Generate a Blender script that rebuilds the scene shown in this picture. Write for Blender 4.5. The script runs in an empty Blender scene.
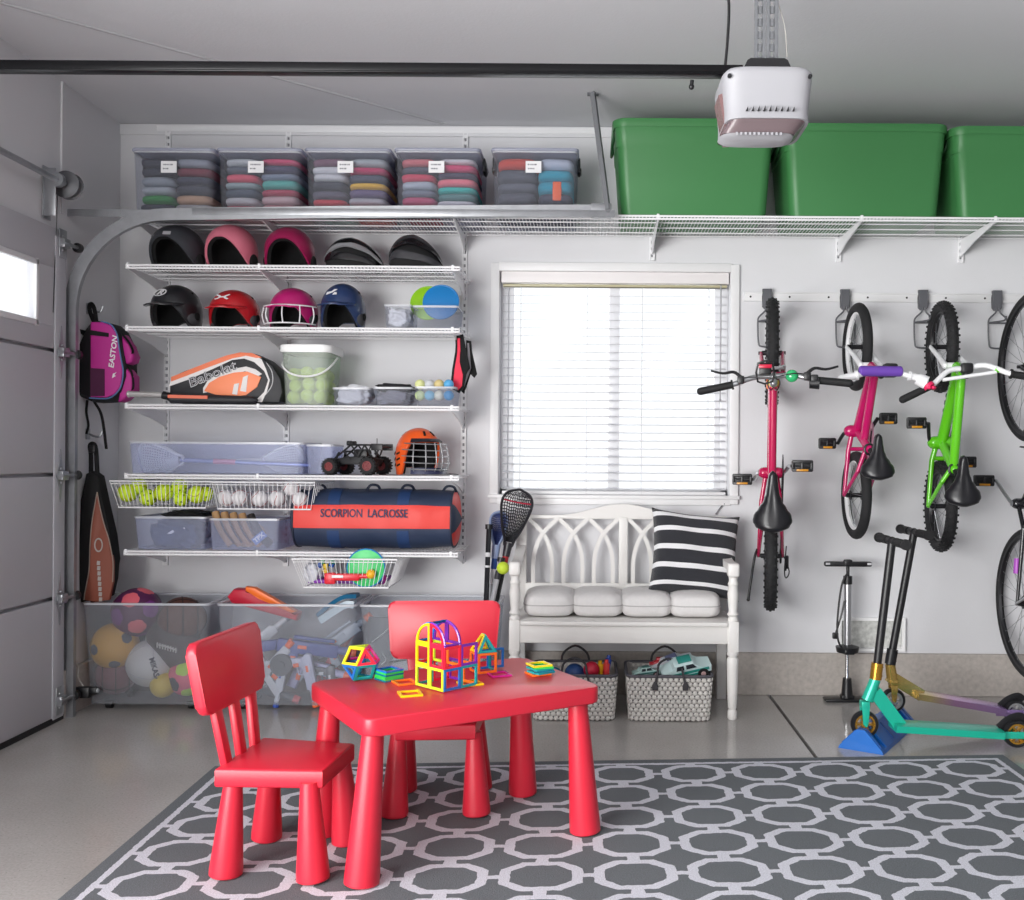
import bpy, bmesh, math, random
from mathutils import Matrix, Vector, Euler
PI = math.pi
C = bpy.context.scene.collection
R = random.Random(7)

# ---------------------------------------------------------------- camera numbers
F_PX, CX, CY, CAM_D, CAM_H, ROLL = 980.0, 590.0, 457.0, 4.78, 1.15, 0.007

def W(px, py, Y):
    """world point on the plane y=Y seen at photo pixel px,py (used only to read real positions off the photo)"""
    u, v = px - CX, py - CY
    d = Y + CAM_D
    u2 = u * math.cos(ROLL) + v * math.sin(ROLL)
    v2 = -u * math.sin(ROLL) + v * math.cos(ROLL)
    return Vector((u2 / F_PX * d, Y, CAM_H - v2 / F_PX * d))

def G(px, py, z=0.0):
    u, v = px - CX, py - CY
    u2 = u * math.cos(ROLL) + v * math.sin(ROLL)
    v2 = -u * math.sin(ROLL) + v * math.cos(ROLL)
    d = (CAM_H - z) * F_PX / v2
    return Vector((u2 / F_PX * d, d - CAM_D, z))

def S(Y):
    return F_PX / (Y + CAM_D)

# ---------------------------------------------------------------- materials
def lin(c):
    if isinstance(c, str):
        c = [int(c[i:i + 2], 16) / 255 for i in (0, 2, 4)]
    return tuple((x / 12.92 if x <= .04045 else ((x + .055) / 1.055) ** 2.4) for x in c)

_M = {}
def mat(name, col, rough=.5, metal=0., spec=.5, bump=0., bscale=60., vary=0., vscale=8., coat=0., sheen=0., alpha=1., emit=0.):
    if name in _M: return _M[name]
    m = bpy.data.materials.new(name); m.use_nodes = True
    nt = m.node_tree; N = nt.nodes; L = nt.links
    b = N['Principled BSDF']
    c = lin(col)
    b.inputs['Base Color'].default_value = (*c, 1)
    b.inputs['Roughness'].default_value = rough
    b.inputs['Metallic'].default_value = metal
    b.inputs['Specular IOR Level'].default_value = spec
    if coat: b.inputs['Coat Weight'].default_value = coat; b.inputs['Coat Roughness'].default_value = .08
    if sheen: b.inputs['Sheen Weight'].default_value = sheen
    if emit:
        b.inputs['Emission Color'].default_value = (*c, 1); b.inputs['Emission Strength'].default_value = emit
    tc = N.new('ShaderNodeTexCoord')
    if vary:
        n = N.new('ShaderNodeTexNoise'); n.inputs['Scale'].default_value = vscale; n.inputs['Detail'].default_value = 5
        L.new(tc.outputs['Object'], n.inputs['Vector'])
        mx = N.new('ShaderNodeMix'); mx.data_type = 'RGBA'
        mx.inputs[6].default_value = (*[x * (1 - vary) for x in c], 1)
        mx.inputs[7].default_value = (*[min(1, x * (1 + vary)) for x in c], 1)
        L.new(n.outputs['Fac'], mx.inputs[0]); L.new(mx.outputs[2], b.inputs['Base Color'])
    if bump:
        n2 = N.new('ShaderNodeTexNoise'); n2.inputs['Scale'].default_value = bscale; n2.inputs['Detail'].default_value = 3
        L.new(tc.outputs['Object'], n2.inputs['Vector'])
        bp = N.new('ShaderNodeBump'); bp.inputs['Strength'].default_value = bump; bp.inputs['Distance'].default_value = .004
        L.new(n2.outputs['Fac'], bp.inputs['Height']); L.new(bp.outputs['Normal'], b.inputs['Normal'])
    _M[name] = m
    return m

def clear_mat(name, tint, body, opacity, rough=.25, mesh_scale=0.):
    """thin see-through plastic: partly clear, partly milky"""
    if name in _M: return _M[name]
    m = bpy.data.materials.new(name); m.use_nodes = True
    nt = m.node_tree; N = nt.nodes; L = nt.links
    b = N['Principled BSDF']
    b.inputs['Base Color'].default_value = (*lin(body), 1); b.inputs['Roughness'].default_value = rough
    t = N.new('ShaderNodeBsdfTransparent'); t.inputs['Color'].default_value = (*lin(tint), 1)
    mx = N.new('ShaderNodeMixShader'); mx.inputs[0].default_value = opacity
    L.new(t.outputs[0], mx.inputs[1]); L.new(b.outputs[0], mx.inputs[2])
    L.new(mx.outputs[0], N['Material Output'].inputs['Surface'])
    _M[name] = m
    return m

def c2(hexcol, rough=.5, **k):
    """material made from a plain colour"""
    return mat('%s_r%d_%s' % (hexcol, int(rough * 100), '_'.join('%s%s' % kv for kv in sorted(k.items()))), hexcol, rough, **k)

# ---------------------------------------------------------------- mesh builder
def rot(ax, deg): return Matrix.Rotation(math.radians(deg), 4, ax)
def T(x, y=0, z=0):
    if isinstance(x, Vector) or isinstance(x, (tuple, list)): return Matrix.Translation(Vector(x))
    return Matrix.Translation(Vector((x, y, z)))
def Sc(x, y, z): return Matrix.Diagonal((x, y, z, 1))
def align(a, b):
    """matrix with z axis from a to b, origin a"""
    a = Vector(a); b = Vector(b); d = (b - a)
    q = d.to_track_quat('Z', 'Y')
    return Matrix.Translation(a) @ q.to_matrix().to_4x4()

def smooth_path(pts, k=4, closed=False):
    pts = [Vector(p) for p in pts]; n = len(pts); out = []
    if n < 3: return pts
    rng = range(n) if closed else range(n - 1)
    for i in rng:
        p1, p2 = pts[i], pts[(i + 1) % n]
        p0 = pts[(i - 1) % n] if (closed or i > 0) else p1 * 2 - p2
        p3 = pts[(i + 2) % n] if (closed or i + 2 < n) else p2 * 2 - p1
        for j in range(k):
            t = j / k
            out.append(.5 * ((2 * p1) + (p2 - p0) * t + (2 * p0 - 5 * p1 + 4 * p2 - p3) * t * t + (3 * p1 - p0 - 3 * p2 + p3) * t ** 3))
    if not closed: out.append(pts[-1])
    return out

_PR = {}
def _prim(key, fn):
    """cache a primitive as plain vertex and face lists"""
    if key not in _PR:
        b = bmesh.new(); fn(b); b.verts.index_update()
        _PR[key] = ([v.co.copy() for v in b.verts], [[v.index for v in f.verts] for f in b.faces]); b.free()
    return _PR[key]
def _bev(b, off, seg, es=None):
    bmesh.ops.bevel(b, geom=es or b.edges[:], offset=off, segments=seg, affect='EDGES', profile=.5)

class MB:
    def __init__(s): s.bm = bmesh.new()
    def _emit(s, cos, faces, M=None):
        nv = s.bm.verts.new
        vs = [nv(M @ c) for c in cos] if M is not None else [nv(c) for c in cos]
        nf = s.bm.faces.new
        for f in faces: nf([vs[i] for i in f])
        return vs
    def _add(s, verts, M):
        if M is not None:
            for v in verts: v.co = M @ v.co
        return verts
    def box(s, c, d, M=None, bev=0., seg=2, tb=None, tt=None, sub=0):
        """centre, dimensions; tb/tt = xy scale of bottom/top face"""
        key = ('box', tuple(round(x, 5) for x in d), bev, seg, tb, tt)
        def fn(b):
            vs = bmesh.ops.create_cube(b, size=1)['verts']
            for v in vs:
                k = tb if v.co.z < 0 else tt
                if k: v.co.x *= k[0]; v.co.y *= k[1]
                v.co = Vector((v.co.x * d[0], v.co.y * d[1], v.co.z * d[2]))
            if bev: _bev(b, min(bev, min(d) * .48), seg)
        MM = T(c[0], c[1], c[2])
        if M is not None: MM = M @ MM
        return s._emit(*_prim(key, fn), MM)
    def cyl(s, a, b, r0, r1=None, n=16, cap=True, M=None):
        r1 = r0 if r1 is None else r1
        a = Vector(a); b = Vector(b); L = (b - a).length
        q = align(a, b)
        if M is not None: q = M @ q
        cos = [Vector((r * math.cos(2 * PI * j / n), r * math.sin(2 * PI * j / n), z)) for r, z in ((r0, 0), (r1, L)) for j in range(n)]
        fs = [[j, (j + 1) % n, n + (j + 1) % n, n + j] for j in range(n)]
        if cap: fs += [list(range(n))[::-1], list(range(n, 2 * n))]
        return s._emit(cos, fs, q)
    def sph(s, c, r, n=20, sc=(1, 1, 1), M=None):
        MM = T(c[0], c[1], c[2]) @ Sc(sc[0] * r, sc[1] * r, sc[2] * r)
        if M is not None: MM = M @ MM
        return s._emit(*_prim(('sph', n), lambda b: bmesh.ops.create_uvsphere(b, u_segments=n, v_segments=max(6, n // 2), radius=1)), MM)
    def tube(s, pts, r, n=8, closed=False, k=4, M=None, flat=None):
        """flat=(rx,rz): oval section"""
        P = smooth_path(pts, k, closed) if k > 1 else [Vector(p) for p in pts]
        m = len(P); rings = []; up = None
        for i, p in enumerate(P):
            if closed: d = P[(i + 1) % m] - P[i - 1]
            else: d = P[min(i + 1, m - 1)] - P[max(i - 1, 0)]
            if d.length < 1e-9: d = Vector((0, 0, 1))
            d.normalize()
            if up is None:
                up = Vector((0, 0, 1)) if abs(d.z) < .9 else Vector((0, 1, 0))
            x = d.cross(up)
            if x.length < 1e-6: x = d.orthogonal()
            x.normalize(); y = x.cross(d).normalized(); up = y
            rr = r(i / max(1, m - 1)) if callable(r) else r
            a, b = (rr, rr) if not flat else (flat[0], flat[1])
            rings.append([s.bm.verts.new(p + x * (math.cos(2 * PI * j / n) * a) + y * (math.sin(2 * PI * j / n) * b)) for j in range(n)])
        for i in range(m if closed else m - 1):
            A, B = rings[i], rings[(i + 1) % m]
            for j in range(n): s.bm.faces.new((A[j], A[(j + 1) % n], B[(j + 1) % n], B[j]))
        if not closed:
            s.bm.faces.new(rings[0][::-1]); s.bm.faces.new(rings[-1])
        return s._add([v for q in rings for v in q], M)
    def sweep(s, pts, prof, up, closed=False, k=1, M=None):
        P = smooth_path(pts, k, closed) if k > 1 else [Vector(p) for p in pts]
        m = len(P); rings = []; up = Vector(up); n = len(prof)
        for i, p in enumerate(P):
            if closed: d = P[(i + 1) % m] - P[i - 1]
            else: d = P[min(i + 1, m - 1)] - P[max(i - 1, 0)]
            d.normalize(); x = d.cross(up).normalized(); y = x.cross(d).normalized()
            rings.append([s.bm.verts.new(p + x * a + y * b) for a, b in prof])
        for i in range(m if closed else m - 1):
            A, B = rings[i], rings[(i + 1) % m]
            for j in range(n): s.bm.faces.new((A[j], A[(j + 1) % n], B[(j + 1) % n], B[j]))
        if not closed:
            s.bm.faces.new(rings[0][::-1]); s.bm.faces.new(rings[-1])
        return s._add([v for q in rings for v in q], M)
    def lathe(s, prof, n=24, M=None, cap=True, sq=None):
        """profile of (r,z)"""
        rings = []
        for r, z in prof:
            rings.append([s.bm.verts.new((r * math.cos(2 * PI * j / n), r * math.sin(2 * PI * j / n), z)) for j in range(n)])
        for A, B in zip(rings, rings[1:]):
            for j in range(n): s.bm.faces.new((A[j], A[(j + 1) % n], B[(j + 1) % n], B[j]))
        if cap:
            s.bm.faces.new(rings[0][::-1]); s.bm.faces.new(rings[-1])
        return s._add([v for q in rings for v in q], M)
    def torus(s, R_, r, n=32, m=8, M=None, sc=(1, 1)):
        pts = [(R_ * math.cos(2 * PI * i / n) * sc[0], R_ * math.sin(2 * PI * i / n) * sc[1], 0) for i in range(n)]
        return s.tube(pts, r, m, True, 1, M)
    def prism(s, pts, th, M=None, bev=0.):
        """2-D outline in xy, thickness along z centred on 0"""
        b = bmesh.new(); n = len(pts)
        lo = [b.verts.new((p[0], p[1], -th / 2)) for p in pts]; hi = [b.verts.new((p[0], p[1], th / 2)) for p in pts]
        fs = [b.faces.new(lo[::-1]), b.faces.new(hi)]
        for i in range(n): fs.append(b.faces.new((lo[i], lo[(i + 1) % n], hi[(i + 1) % n], hi[i])))
        if bev: _bev(b, bev, 2, list({e for f in fs[:2] for e in f.edges}))
        b.verts.index_update()
        cos = [v.co.copy() for v in b.verts]; fl = [[v.index for v in f.verts] for f in b.faces]; b.free()
        return s._emit(cos, fl, M)
    def hoop(s, outer, inner, th, M=None):
        """ring-shaped prism from two outlines with the same number of points"""
        n = len(outer); V = []
        for z in (-th / 2, th / 2):
            V.append([s.bm.verts.new((p[0], p[1], z)) for p in outer]); V.append([s.bm.verts.new((p[0], p[1], z)) for p in inner])
        o0, i0, o1, i1 = V
        for i in range(n):
            j = (i + 1) % n
            s.bm.faces.new((o0[i], o0[j], o1[j], o1[i])); s.bm.faces.new((i0[j], i0[i], i1[i], i1[j]))
            s.bm.faces.new((o1[i], o1[j], i1[j], i1[i])); s.bm.faces.new((o0[j], o0[i], i0[i], i0[j]))
        return s._add([v for q in V for v in q], M)
    def grid(s, f, nu, nv, closed_u=False):
        """surface from f(u,v)->(x,y,z), u,v in 0..1"""
        V = [[s.bm.verts.new(f(i / (nu if closed_u else nu - 1), j / (nv - 1))) for i in range(nu)] for j in range(nv)]
        for j in range(nv - 1):
            for i in range(nu if closed_u else nu - 1):
                k = (i + 1) % nu
                try: s.bm.faces.new((V[j][i], V[j][k], V[j + 1][k], V[j + 1][i]))
                except ValueError: pass
        return V
    def solidify(s, th):
        bmesh.ops.recalc_face_normals(s.bm, faces=s.bm.faces[:])
        bmesh.ops.solidify(s.bm, geom=s.bm.faces[:], thickness=th)
    def text(s, txt, size, depth, M, bold=0., align_x='CENTER', sx=1., shear=0.):
        cu = bpy.data.curves.new('txt', 'FONT'); cu.body = txt; cu.size = size; cu.extrude = depth / 2
        cu.align_x = align_x; cu.align_y = 'CENTER'; cu.offset = bold; cu.shear = shear; cu.resolution_u = 3
        o = bpy.data.objects.new('txt', cu); C.objects.link(o)
        dg = bpy.context.evaluated_depsgraph_get(); dg.update()
        me = bpy.data.meshes.new_from_object(o.evaluated_get(dg))
        n0 = len(s.bm.verts); s.bm.from_mesh(me); s.bm.verts.ensure_lookup_table()
        vs = s.bm.verts[n0:]
        bmesh.ops.transform(s.bm, matrix=M @ Sc(sx, 1, 1), verts=vs)
        bpy.data.objects.remove(o); bpy.data.curves.remove(cu); bpy.data.meshes.remove(me)
        return vs
    def xf(s, M): bmesh.ops.transform(s.bm, matrix=M, verts=s.bm.verts[:]); return s
    def build(s, name, material, parent=None, smooth=40, label=None, sub=0, keepn=False):
        if not keepn: bmesh.ops.recalc_face_normals(s.bm, faces=s.bm.faces[:])
        me = bpy.data.meshes.new(name); s.bm.to_mesh(me); s.bm.free()
        if smooth:
            me.polygons.foreach_set('use_smooth', [True] * len(me.polygons))
            me.set_sharp_from_angle(angle=math.radians(smooth))
        ms = material if isinstance(material, (list, tuple)) else [material]
        for m in ms: me.materials.append(m)
        o = bpy.data.objects.new(name, me); C.objects.link(o)
        if parent is not None: o.parent = parent; _KIDS.setdefault(parent.name, []).append(o)
        if label: o['label'] = label
        if sub:
            md = o.modifiers.new('sub', 'SUBSURF'); md.levels = sub; md.render_levels = sub
        return o

def tag(o, label=None, cat=None, group=None, kind=None):
    if label: o['label'] = label
    if cat: o['category'] = cat
    if group: o['group'] = group
    if kind: o['kind'] = kind
    return o

def thing(name, label, cat, loc=(0, 0, 0), rotz=0., group=None):
    o = bpy.data.objects.new(name, None); C.objects.link(o)
    o.empty_display_size = .05
    o.location = loc; o.rotation_euler = (0, 0, rotz)
    return tag(o, label, cat, group)

def place(o, M): o.matrix_world = M; return o

_KIDS = {}
def kids(o): return list(_KIDS.get(o.name, ()))
def dup(o, loc=None, rotz=None, label=None, group=None, M=None, mats=None, parent=None):
    c = o.copy(); C.objects.link(c)
    if parent is not None: c.parent = parent; _KIDS.setdefault(parent.name, []).append(c)
    for ch in kids(o): dup(ch, parent=c)
    if loc is not None: c.location = loc
    if rotz is not None: c.rotation_euler = (0, 0, rotz)
    if M is not None: c.matrix_world = M
    if label: c['label'] = label
    if group: c['group'] = group
    return c

def rrect(w, h, r, n=5):
    out = []
    for cx, cy, a0 in ((w / 2 - r, h / 2 - r, 0), (-w / 2 + r, h / 2 - r, 90), (-w / 2 + r, -h / 2 + r, 180), (w / 2 - r, -h / 2 + r, 270)):
        for i in range(n + 1):
            a = math.radians(a0 + 90 * i / n); out.append((cx + r * math.cos(a), cy + r * math.sin(a)))
    return out

def ngon(r, n, a0=0.): return [(r * math.cos(a0 + 2 * PI * i / n), r * math.sin(a0 + 2 * PI * i / n)) for i in range(n)]

# shared materials
WHITE = mat('white_paint', 'e9e9ea', .45, bump=.05, bscale=200)
WHITE_METAL = mat('white_coated_metal', 'eeeef0', .35)
BLACK = mat('black_plastic', '17171a', .4)
BLACK_MATTE = mat('black_fabric', '121214', .9, bump=.2, bscale=300)
RUBBER = mat('black_rubber', '1b1b1d', .8, bump=.3, bscale=250)
STEEL = mat('galvanised_steel', 'a7a9ad', .35, metal=.8, vary=.2, vscale=25)
CHROME = mat('chrome', 'd8d8da', .15, metal=1.)
DARK_METAL = mat('dark_metal', '2b2b2e', .35, metal=.6)
LINER = mat('dark_helmet_lining', '0c0c0e', .95, bump=.3, bscale=120)
# ================================================================ the setting
XL, XR, YF, ZC = -2.30, 3.4, -8.2, 2.76
WALLM = mat('painted_drywall', 'dcdcdf', .75, bump=.12, bscale=120, vary=.02, vscale=2)
CEILM = mat('ceiling_drywall', 'd2d2d6', .8, bump=.2, bscale=90, vary=.03, vscale=1.5)

def struct(name, mb, m, smooth=0, parent=None):
    o = mb.build(name, m, parent, smooth=smooth)
    if parent is None: o['kind'] = 'structure'
    return o

# floor: two poured slabs with a joint between them
def floor_mat():
    m = bpy.data.materials.new('speckled_epoxy_floor'); m.use_nodes = True
    nt = m.node_tree; N = nt.nodes; L = nt.links; b = N['Principled BSDF']
    tc = N.new('ShaderNodeTexCoord')
    n1 = N.new('ShaderNodeTexNoise'); n1.inputs['Scale'].default_value = 130; n1.inputs['Detail'].default_value = 2
    n2 = N.new('ShaderNodeTexNoise'); n2.inputs['Scale'].default_value = 2.2; n2.inputs['Detail'].default_value = 6
    v = N.new('ShaderNodeTexVoronoi'); v.inputs['Scale'].default_value = 55
    for n in (n1, n2, v): L.new(tc.outputs['Object'], n.inputs['Vector'])
    r1 = N.new('ShaderNodeValToRGB'); e = r1.color_ramp.elements
    e[0].position = .30; e[0].color = (*lin('aaa7a4'), 1); e[1].position = .62; e[1].color = (*lin('b6b3b0'), 1)
    L.new(n1.outputs['Fac'], r1.inputs[0])
    r3 = N.new('ShaderNodeValToRGB'); e = r3.color_ramp.elements
    e[0].position = .07; e[0].color = (.35, .33, .31, 1); e[1].position = .12; e[1].color = (1, 1, 1, 1)
    L.new(v.outputs['Distance'], r3.inputs[0])
    r2 = N.new('ShaderNodeValToRGB'); e = r2.color_ramp.elements
    e[0].position = .35; e[0].color = (.86, .85, .84, 1); e[1].position = .7; e[1].color = (1, 1, 1, 1)
    L.new(n2.outputs['Fac'], r2.inputs[0])
    m1 = N.new('ShaderNodeMix'); m1.data_type = 'RGBA'; m1.blend_type = 'MULTIPLY'; m1.inputs[0].default_value = 1
    L.new(r1.outputs[0], m1.inputs[6]); L.new(r2.outputs[0], m1.inputs[7])
    m2 = N.new('ShaderNodeMix'); m2.data_type = 'RGBA'; m2.blend_type = 'MULTIPLY'; m2.inputs[0].default_value = .55
    L.new(m1.outputs[2], m2.inputs[6]); L.new(r3.outputs[0], m2.inputs[7]); L.new(m2.outputs[2], b.inputs['Base Color'])
    b.inputs['Roughness'].default_value = .13
    b.inputs['Specular IOR Level'].default_value = .6
    bp = N.new('ShaderNodeBump'); bp.inputs['Strength'].default_value = .02; bp.inputs['Distance'].default_value = .002
    L.new(n1.outputs['Fac'], bp.inputs['Height']); L.new(bp.outputs['Normal'], b.inputs['Normal'])
    return m
m = MB()
JX = .878
m.box(((XL - .3 + JX) / 2 - .004, (YF) / 2, -.05), (JX - XL + .3 - .008, -YF, .1))
m.box(((XR + JX) / 2 + .004, (YF) / 2, -.05), (XR - JX - .008, -YF, .1))
m.box(((XR + XL) / 2, YF / 2, -.13), (XR - XL, -YF, .06))
struct('floor', m, floor_mat())
m = MB(); m.box(((XL + XR) / 2, YF / 2, ZC + .05), (XR - XL + .4, -YF + .4, .1)); struct('ceiling', m, CEILM)

# window opening numbers
wl, wr = W(500, 300, 0).x, W(730, 300, 0).x
wz1, wz0 = W(615, 272, 0).z, W(615, 496, 0).z
m = MB()
m.box(((XL - .2 + wl) / 2, .08, ZC / 2), (wl - XL + .2, .16, ZC))
m.box(((XR + .2 + wr) / 2, .08, ZC / 2), (XR - wr + .2, .16, ZC))
m.box(((wl + wr) / 2, .08, wz0 / 2), (wr - wl, .16, wz0))
m.box(((XL + XR) / 2, .05, -.10), (XR - XL + .4, .1, .2))
m.box(((wl + wr) / 2, .08, (ZC + wz1) / 2), (wr - wl, .16, ZC - wz1))
struct('wall_back', m, WALLM)
m = MB(); m.box((XR + .06, YF / 2, ZC / 2), (.12, -YF, ZC)); struct('wall_right', m, mat('right_wall_low_bounce', '7c7c80', .8))  # unseen wall, its grey darkened to cut bounce on the door side
m = MB(); m.box(((XL + XR) / 2, YF - .06, ZC / 2), (XR - XL, .12, ZC)); struct('wall_front', m, mat('front_wall_low_bounce', '8c8c90', .8))  # behind the camera, grey darkened to weaken bounced fill
# left wall: pier beside the back corner, head over both doors, pier between them; second bay stands open
DY0, DY1, DH = -.56, -3.0, 2.09          # closed door bay
OY0, OY1 = -3.35, -7.6                   # open door bay
m = MB()
m.box((XL - .08, DY0 / 2, ZC / 2), (.16, -DY0, ZC))
m.box((XL - .08, (DY1 + OY0) / 2, ZC / 2), (.16, DY1 - OY0, ZC))
m.box((XL - .08, (OY1 + YF) / 2, ZC / 2), (.16, OY1 - YF, ZC))
m.box((XL - .08, (DY0 + DY1) / 2, (ZC + DH) / 2), (.16, DY0 - DY1, ZC - DH))
m.box((XL - .08, (OY0 + OY1) / 2, (ZC + DH + .1) / 2), (.16, OY0 - OY1, ZC - DH - .1))
struct('wall_left', m, WALLM)

# concrete stem walls
CONC = mat('rough_concrete', 'b2aba5', .85, bump=.5, bscale=45, vary=.28, vscale=45)
ch = W(900, 653, 0).z
m = MB(); m.box(((XL + XR) / 2, -.0125, ch / 2), (XR - XL, .025, ch), bev=.004); struct('baseboard_back', m, CONC)
m = MB(); m.box((XL + .0125, -.28, ch / 2), (.025, .5, ch), bev=.004); struct('baseboard_left', m, CONC)
# casing at the corner of the door bay
m = MB(); m.box((XL + .004, DY0 + .03, (ZC + DH + .1) / 2), (.008, .022, ZC - DH - .1)); struct('trim_1', m, WALLM)
# drywall tape ridge crossing the ceiling
m = MB(); a = Vector((-2.12, -1.28, ZC - .001)); b = Vector((-.73, -.045, ZC - .001))
m.tube([a, a.lerp(b, .5) + Vector((.006, 0, 0)), b], .006, 6, flat=(.012, .005)); m.sph((b.x, b.y, b.z), .012, 10, (1.4, .8, .5))
struct('trim_2', m, mat('ceiling_tape', 'bcbcc0', .8), 40)
# shallow soffit ledge along the top of the back wall
m = MB(); m.box(((XL + XR) / 2, -.006, ZC - .03), (XR - XL, .012, .05), bev=.003); struct('trim_3', m, WALLM)

# ---------------- window
win = thing('window_1', None, None, ((wl + wr) / 2, 0, wz0)); win['kind'] = 'structure'
ww, wh = wr - wl, wz1 - wz0
VINYL = mat('white_vinyl', 'e6e6e8', .35)
m = MB()
for sx in (-1, 1):
    m.box((sx * (ww / 2 - .0175), .09, wh / 2), (.035, .06, wh), bev=.004)
m.box((0, .09, .0175), (ww, .06, .035), bev=.004); m.box((0, .09, wh - .0175), (ww, .06, .035), bev=.004)
m.build('window_frame', VINYL, win)
m = MB(); m.box((0.0, .10, wh / 2), (.055, .05, wh - .07), bev=.004)
for sx in (-1, 1):
    m.box((sx * (ww / 2 - .05), .10, wh / 2), (.03, .04, wh - .07), bev=.003)
m.build('sash', VINYL, win)
m = MB(); m.box((0, .11, wh / 2), (ww - .07, .006, wh - .07)); m.build('glass_pane', clear_mat('window_glass', 'ffffff', 'f4f8fa', .06, .05), win, smooth=0)
m = MB(); tw = .042
for sx in (-1, 1): m.box((sx * (ww / 2 + tw / 2 + .002), -.009, wh / 2 - .0), (tw, .018, wh + 2 * tw - .01), bev=.003)
m.box((0, -.009, wh + tw / 2), (ww + .01, .018, tw), bev=.003)
m.box((0, -.009, -tw / 2), (ww + .01, .018, tw), bev=.003)
m.box((0, -.016, -.004), (ww + .1, .03, .018), bev=.004)
m.build('casing', WHITE, win)
# ---------------- blind
bl = thing('window_blind', 'white horizontal slat blind hanging fully lowered over the bright window', 'blind', ((wl + wr) / 2, .02, wz0))
m = MB(); m.box((0, .0, wh - .028), (ww - .012, .05, .056), bev=.004); m.build('valance', mat('blind_valance', 'ece8e8', .5), bl)
m = MB(); ns = 26; z0, z1 = .035, wh - .075
for i in range(ns):
    z = z0 + (z1 - z0) * i / (ns - 1)
    m.box((0, 0, 0), (ww - .03, .046, .0024), M=T(0, .005, z) @ rot('X', 9), bev=.0008, seg=1)
m.build('slats', mat('blind_slat', 'c9c9cd', .5), bl)
m = MB(); m.box((0, .005, .014), (ww - .03, .046, .018), bev=.003); m.build('bottom_rail', mat('blind_rail', 'e2e2e4', .4), bl)
m = MB()
for x in (-.5 + .09, -.12, .12, .5 - .09):
    for dy in (-.020, .03): m.cyl((x * ww, dy, .01), (x * ww, dy, wh - .05), .0012, n=6)
m.build('ladder_cords', mat('blind_cord', 'd8d8da', .8), bl)
m = MB(); m.cyl((ww / 2 - .045, -.024, wh - .06), (ww / 2 - .045, -.024, wh - .62), .004, n=8); m.sph((ww / 2 - .045, -.024, wh - .62), .006, 10)
m.build('tilt_wand', mat('wand', '9a9a9e', .3), bl)
m = MB(); m.box((0, -.01, wh - .068), (ww - .03, .03, .012), bev=.002); m.build('headrail', mat('blind_head', 'bdb795', .4), bl)
m = MB(); hx = ww / 2 - .02
m.tube([(hx, -.03, -.03), (hx - .02, -.034, -.05), (hx - .045, -.034, -.085)], .003, 6); m.sph((hx - .003, -.03, -.034), .009, 10)
m.build('cord_cleat', mat('cleat', '6a6a70', .4), bl)

# ---------------- closed garage door
DOORM = mat('painted_door_steel', 'c6c6cb', .5, bump=.06, bscale=60)
gd = thing('door_1', None, None, (XL + .020, DY0 + .03, 0)); gd['kind'] = 'structure'
dl = DY0 - DY1; nsec = 4; sh = (DH + .02) / nsec
z_lo, z_hi = 1.688, 1.936
for k in range(nsec):
    m = MB(); z0 = k * sh + .012 + (0 if k else .008); z1 = (k + 1) * sh - .003
    if k < 3:
        m.box((-.02, -dl / 2, (z0 + z1) / 2), (.045, dl - .01, z1 - z0), bev=.005)
    else:
        m.box((-.02, -dl / 2, (z0 + z_lo) / 2), (.045, dl - .01, z_lo - z0), bev=.003)
        m.box((-.02, -dl / 2, (z1 + z_hi) / 2), (.045, dl - .01, z1 - z_hi), bev=.003)
        ys = [0] + [c for i in range(3) for c in (-.22 - i * .74, -.22 - .52 - i * .74)] + [-dl + .005]
        for a, b in zip(ys[::2], ys[1::2]):
            m.box((-.02, (a + b) / 2, (z_lo + z_hi) / 2), (.045, abs(a - b), z_hi - z_lo))
    m.box((-.034, -dl / 2, (k + 1) * sh), (.012, dl - .01, .05))
    m.build('door_section', DOORM, gd)
# stiles
m = MB()
for y in (-.05, -dl / 2, -dl + .05):
    m.box((.0055, y, DH / 2), (.006, .085, DH - .03), bev=.002)
m.build('stiles', mat('door_stile', 'bcbcc2', .45), gd)
for i in range(3):
    yc = -.22 - .26 - i * .74
    m = MB(); hw, hz = .26, (z_hi - z_lo) / 2; zc = (z_hi + z_lo) / 2
    for sy in (-1, 1): m.box((.004, yc + sy * (hw - .008), zc), (.012, .022, hz * 2 + .03), bev=.003)
    for sz in (-1, 1): m.box((.004, yc, zc + sz * (hz - .0)), (.012, hw * 2, .024), bev=.003)
    fr = m.build('window_frame', VINYL, gd)
    m = MB(); m.box((-.03, yc, zc), (.004, hw * 2, hz * 2)); m.build('glass_pane', clear_mat('window_glass', 'ffffff', 'f4f8fa', .06, .05), fr, smooth=0)
m = MB(); m.box((-.02, -dl / 2, .008), (.055, dl, .030), bev=.005); m.build('bottom_seal', RUBBER, gd)
for k in range(5):
    z = [.09, sh, 2 * sh, 3 * sh, DH - .04][k]
    m = MB()
    if 0 < k < 4:
        m.prism([(-.034, 0), (-.012, .045), (0, .115), (.012, .045), (.034, 0), (.012, -.045), (0, -.115), (-.012, -.045)], .004, M=T(.011, -.05, z) @ Euler((PI / 2, 0, PI / 2)).to_matrix().to_4x4())
    else:
        m.box((.012, -.045, z), (.004, .06, .12), bev=.0015)
    m.cyl((.03, -.075, z), (.03, .045, z), .008, n=10)
    m.box((.02, -.045, z), (.026, .05, .04), bev=.003)
    for dz in (-.03, .03): m.sph((.014, -.05, z + dz), .006, 8)
    hg = m.build('hinge', STEEL, gd)
    m = MB(); m.cyl((.03, .035, z), (.03, .055, z), .021, n=16); m.build('roller', BLACK, hg)
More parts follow.
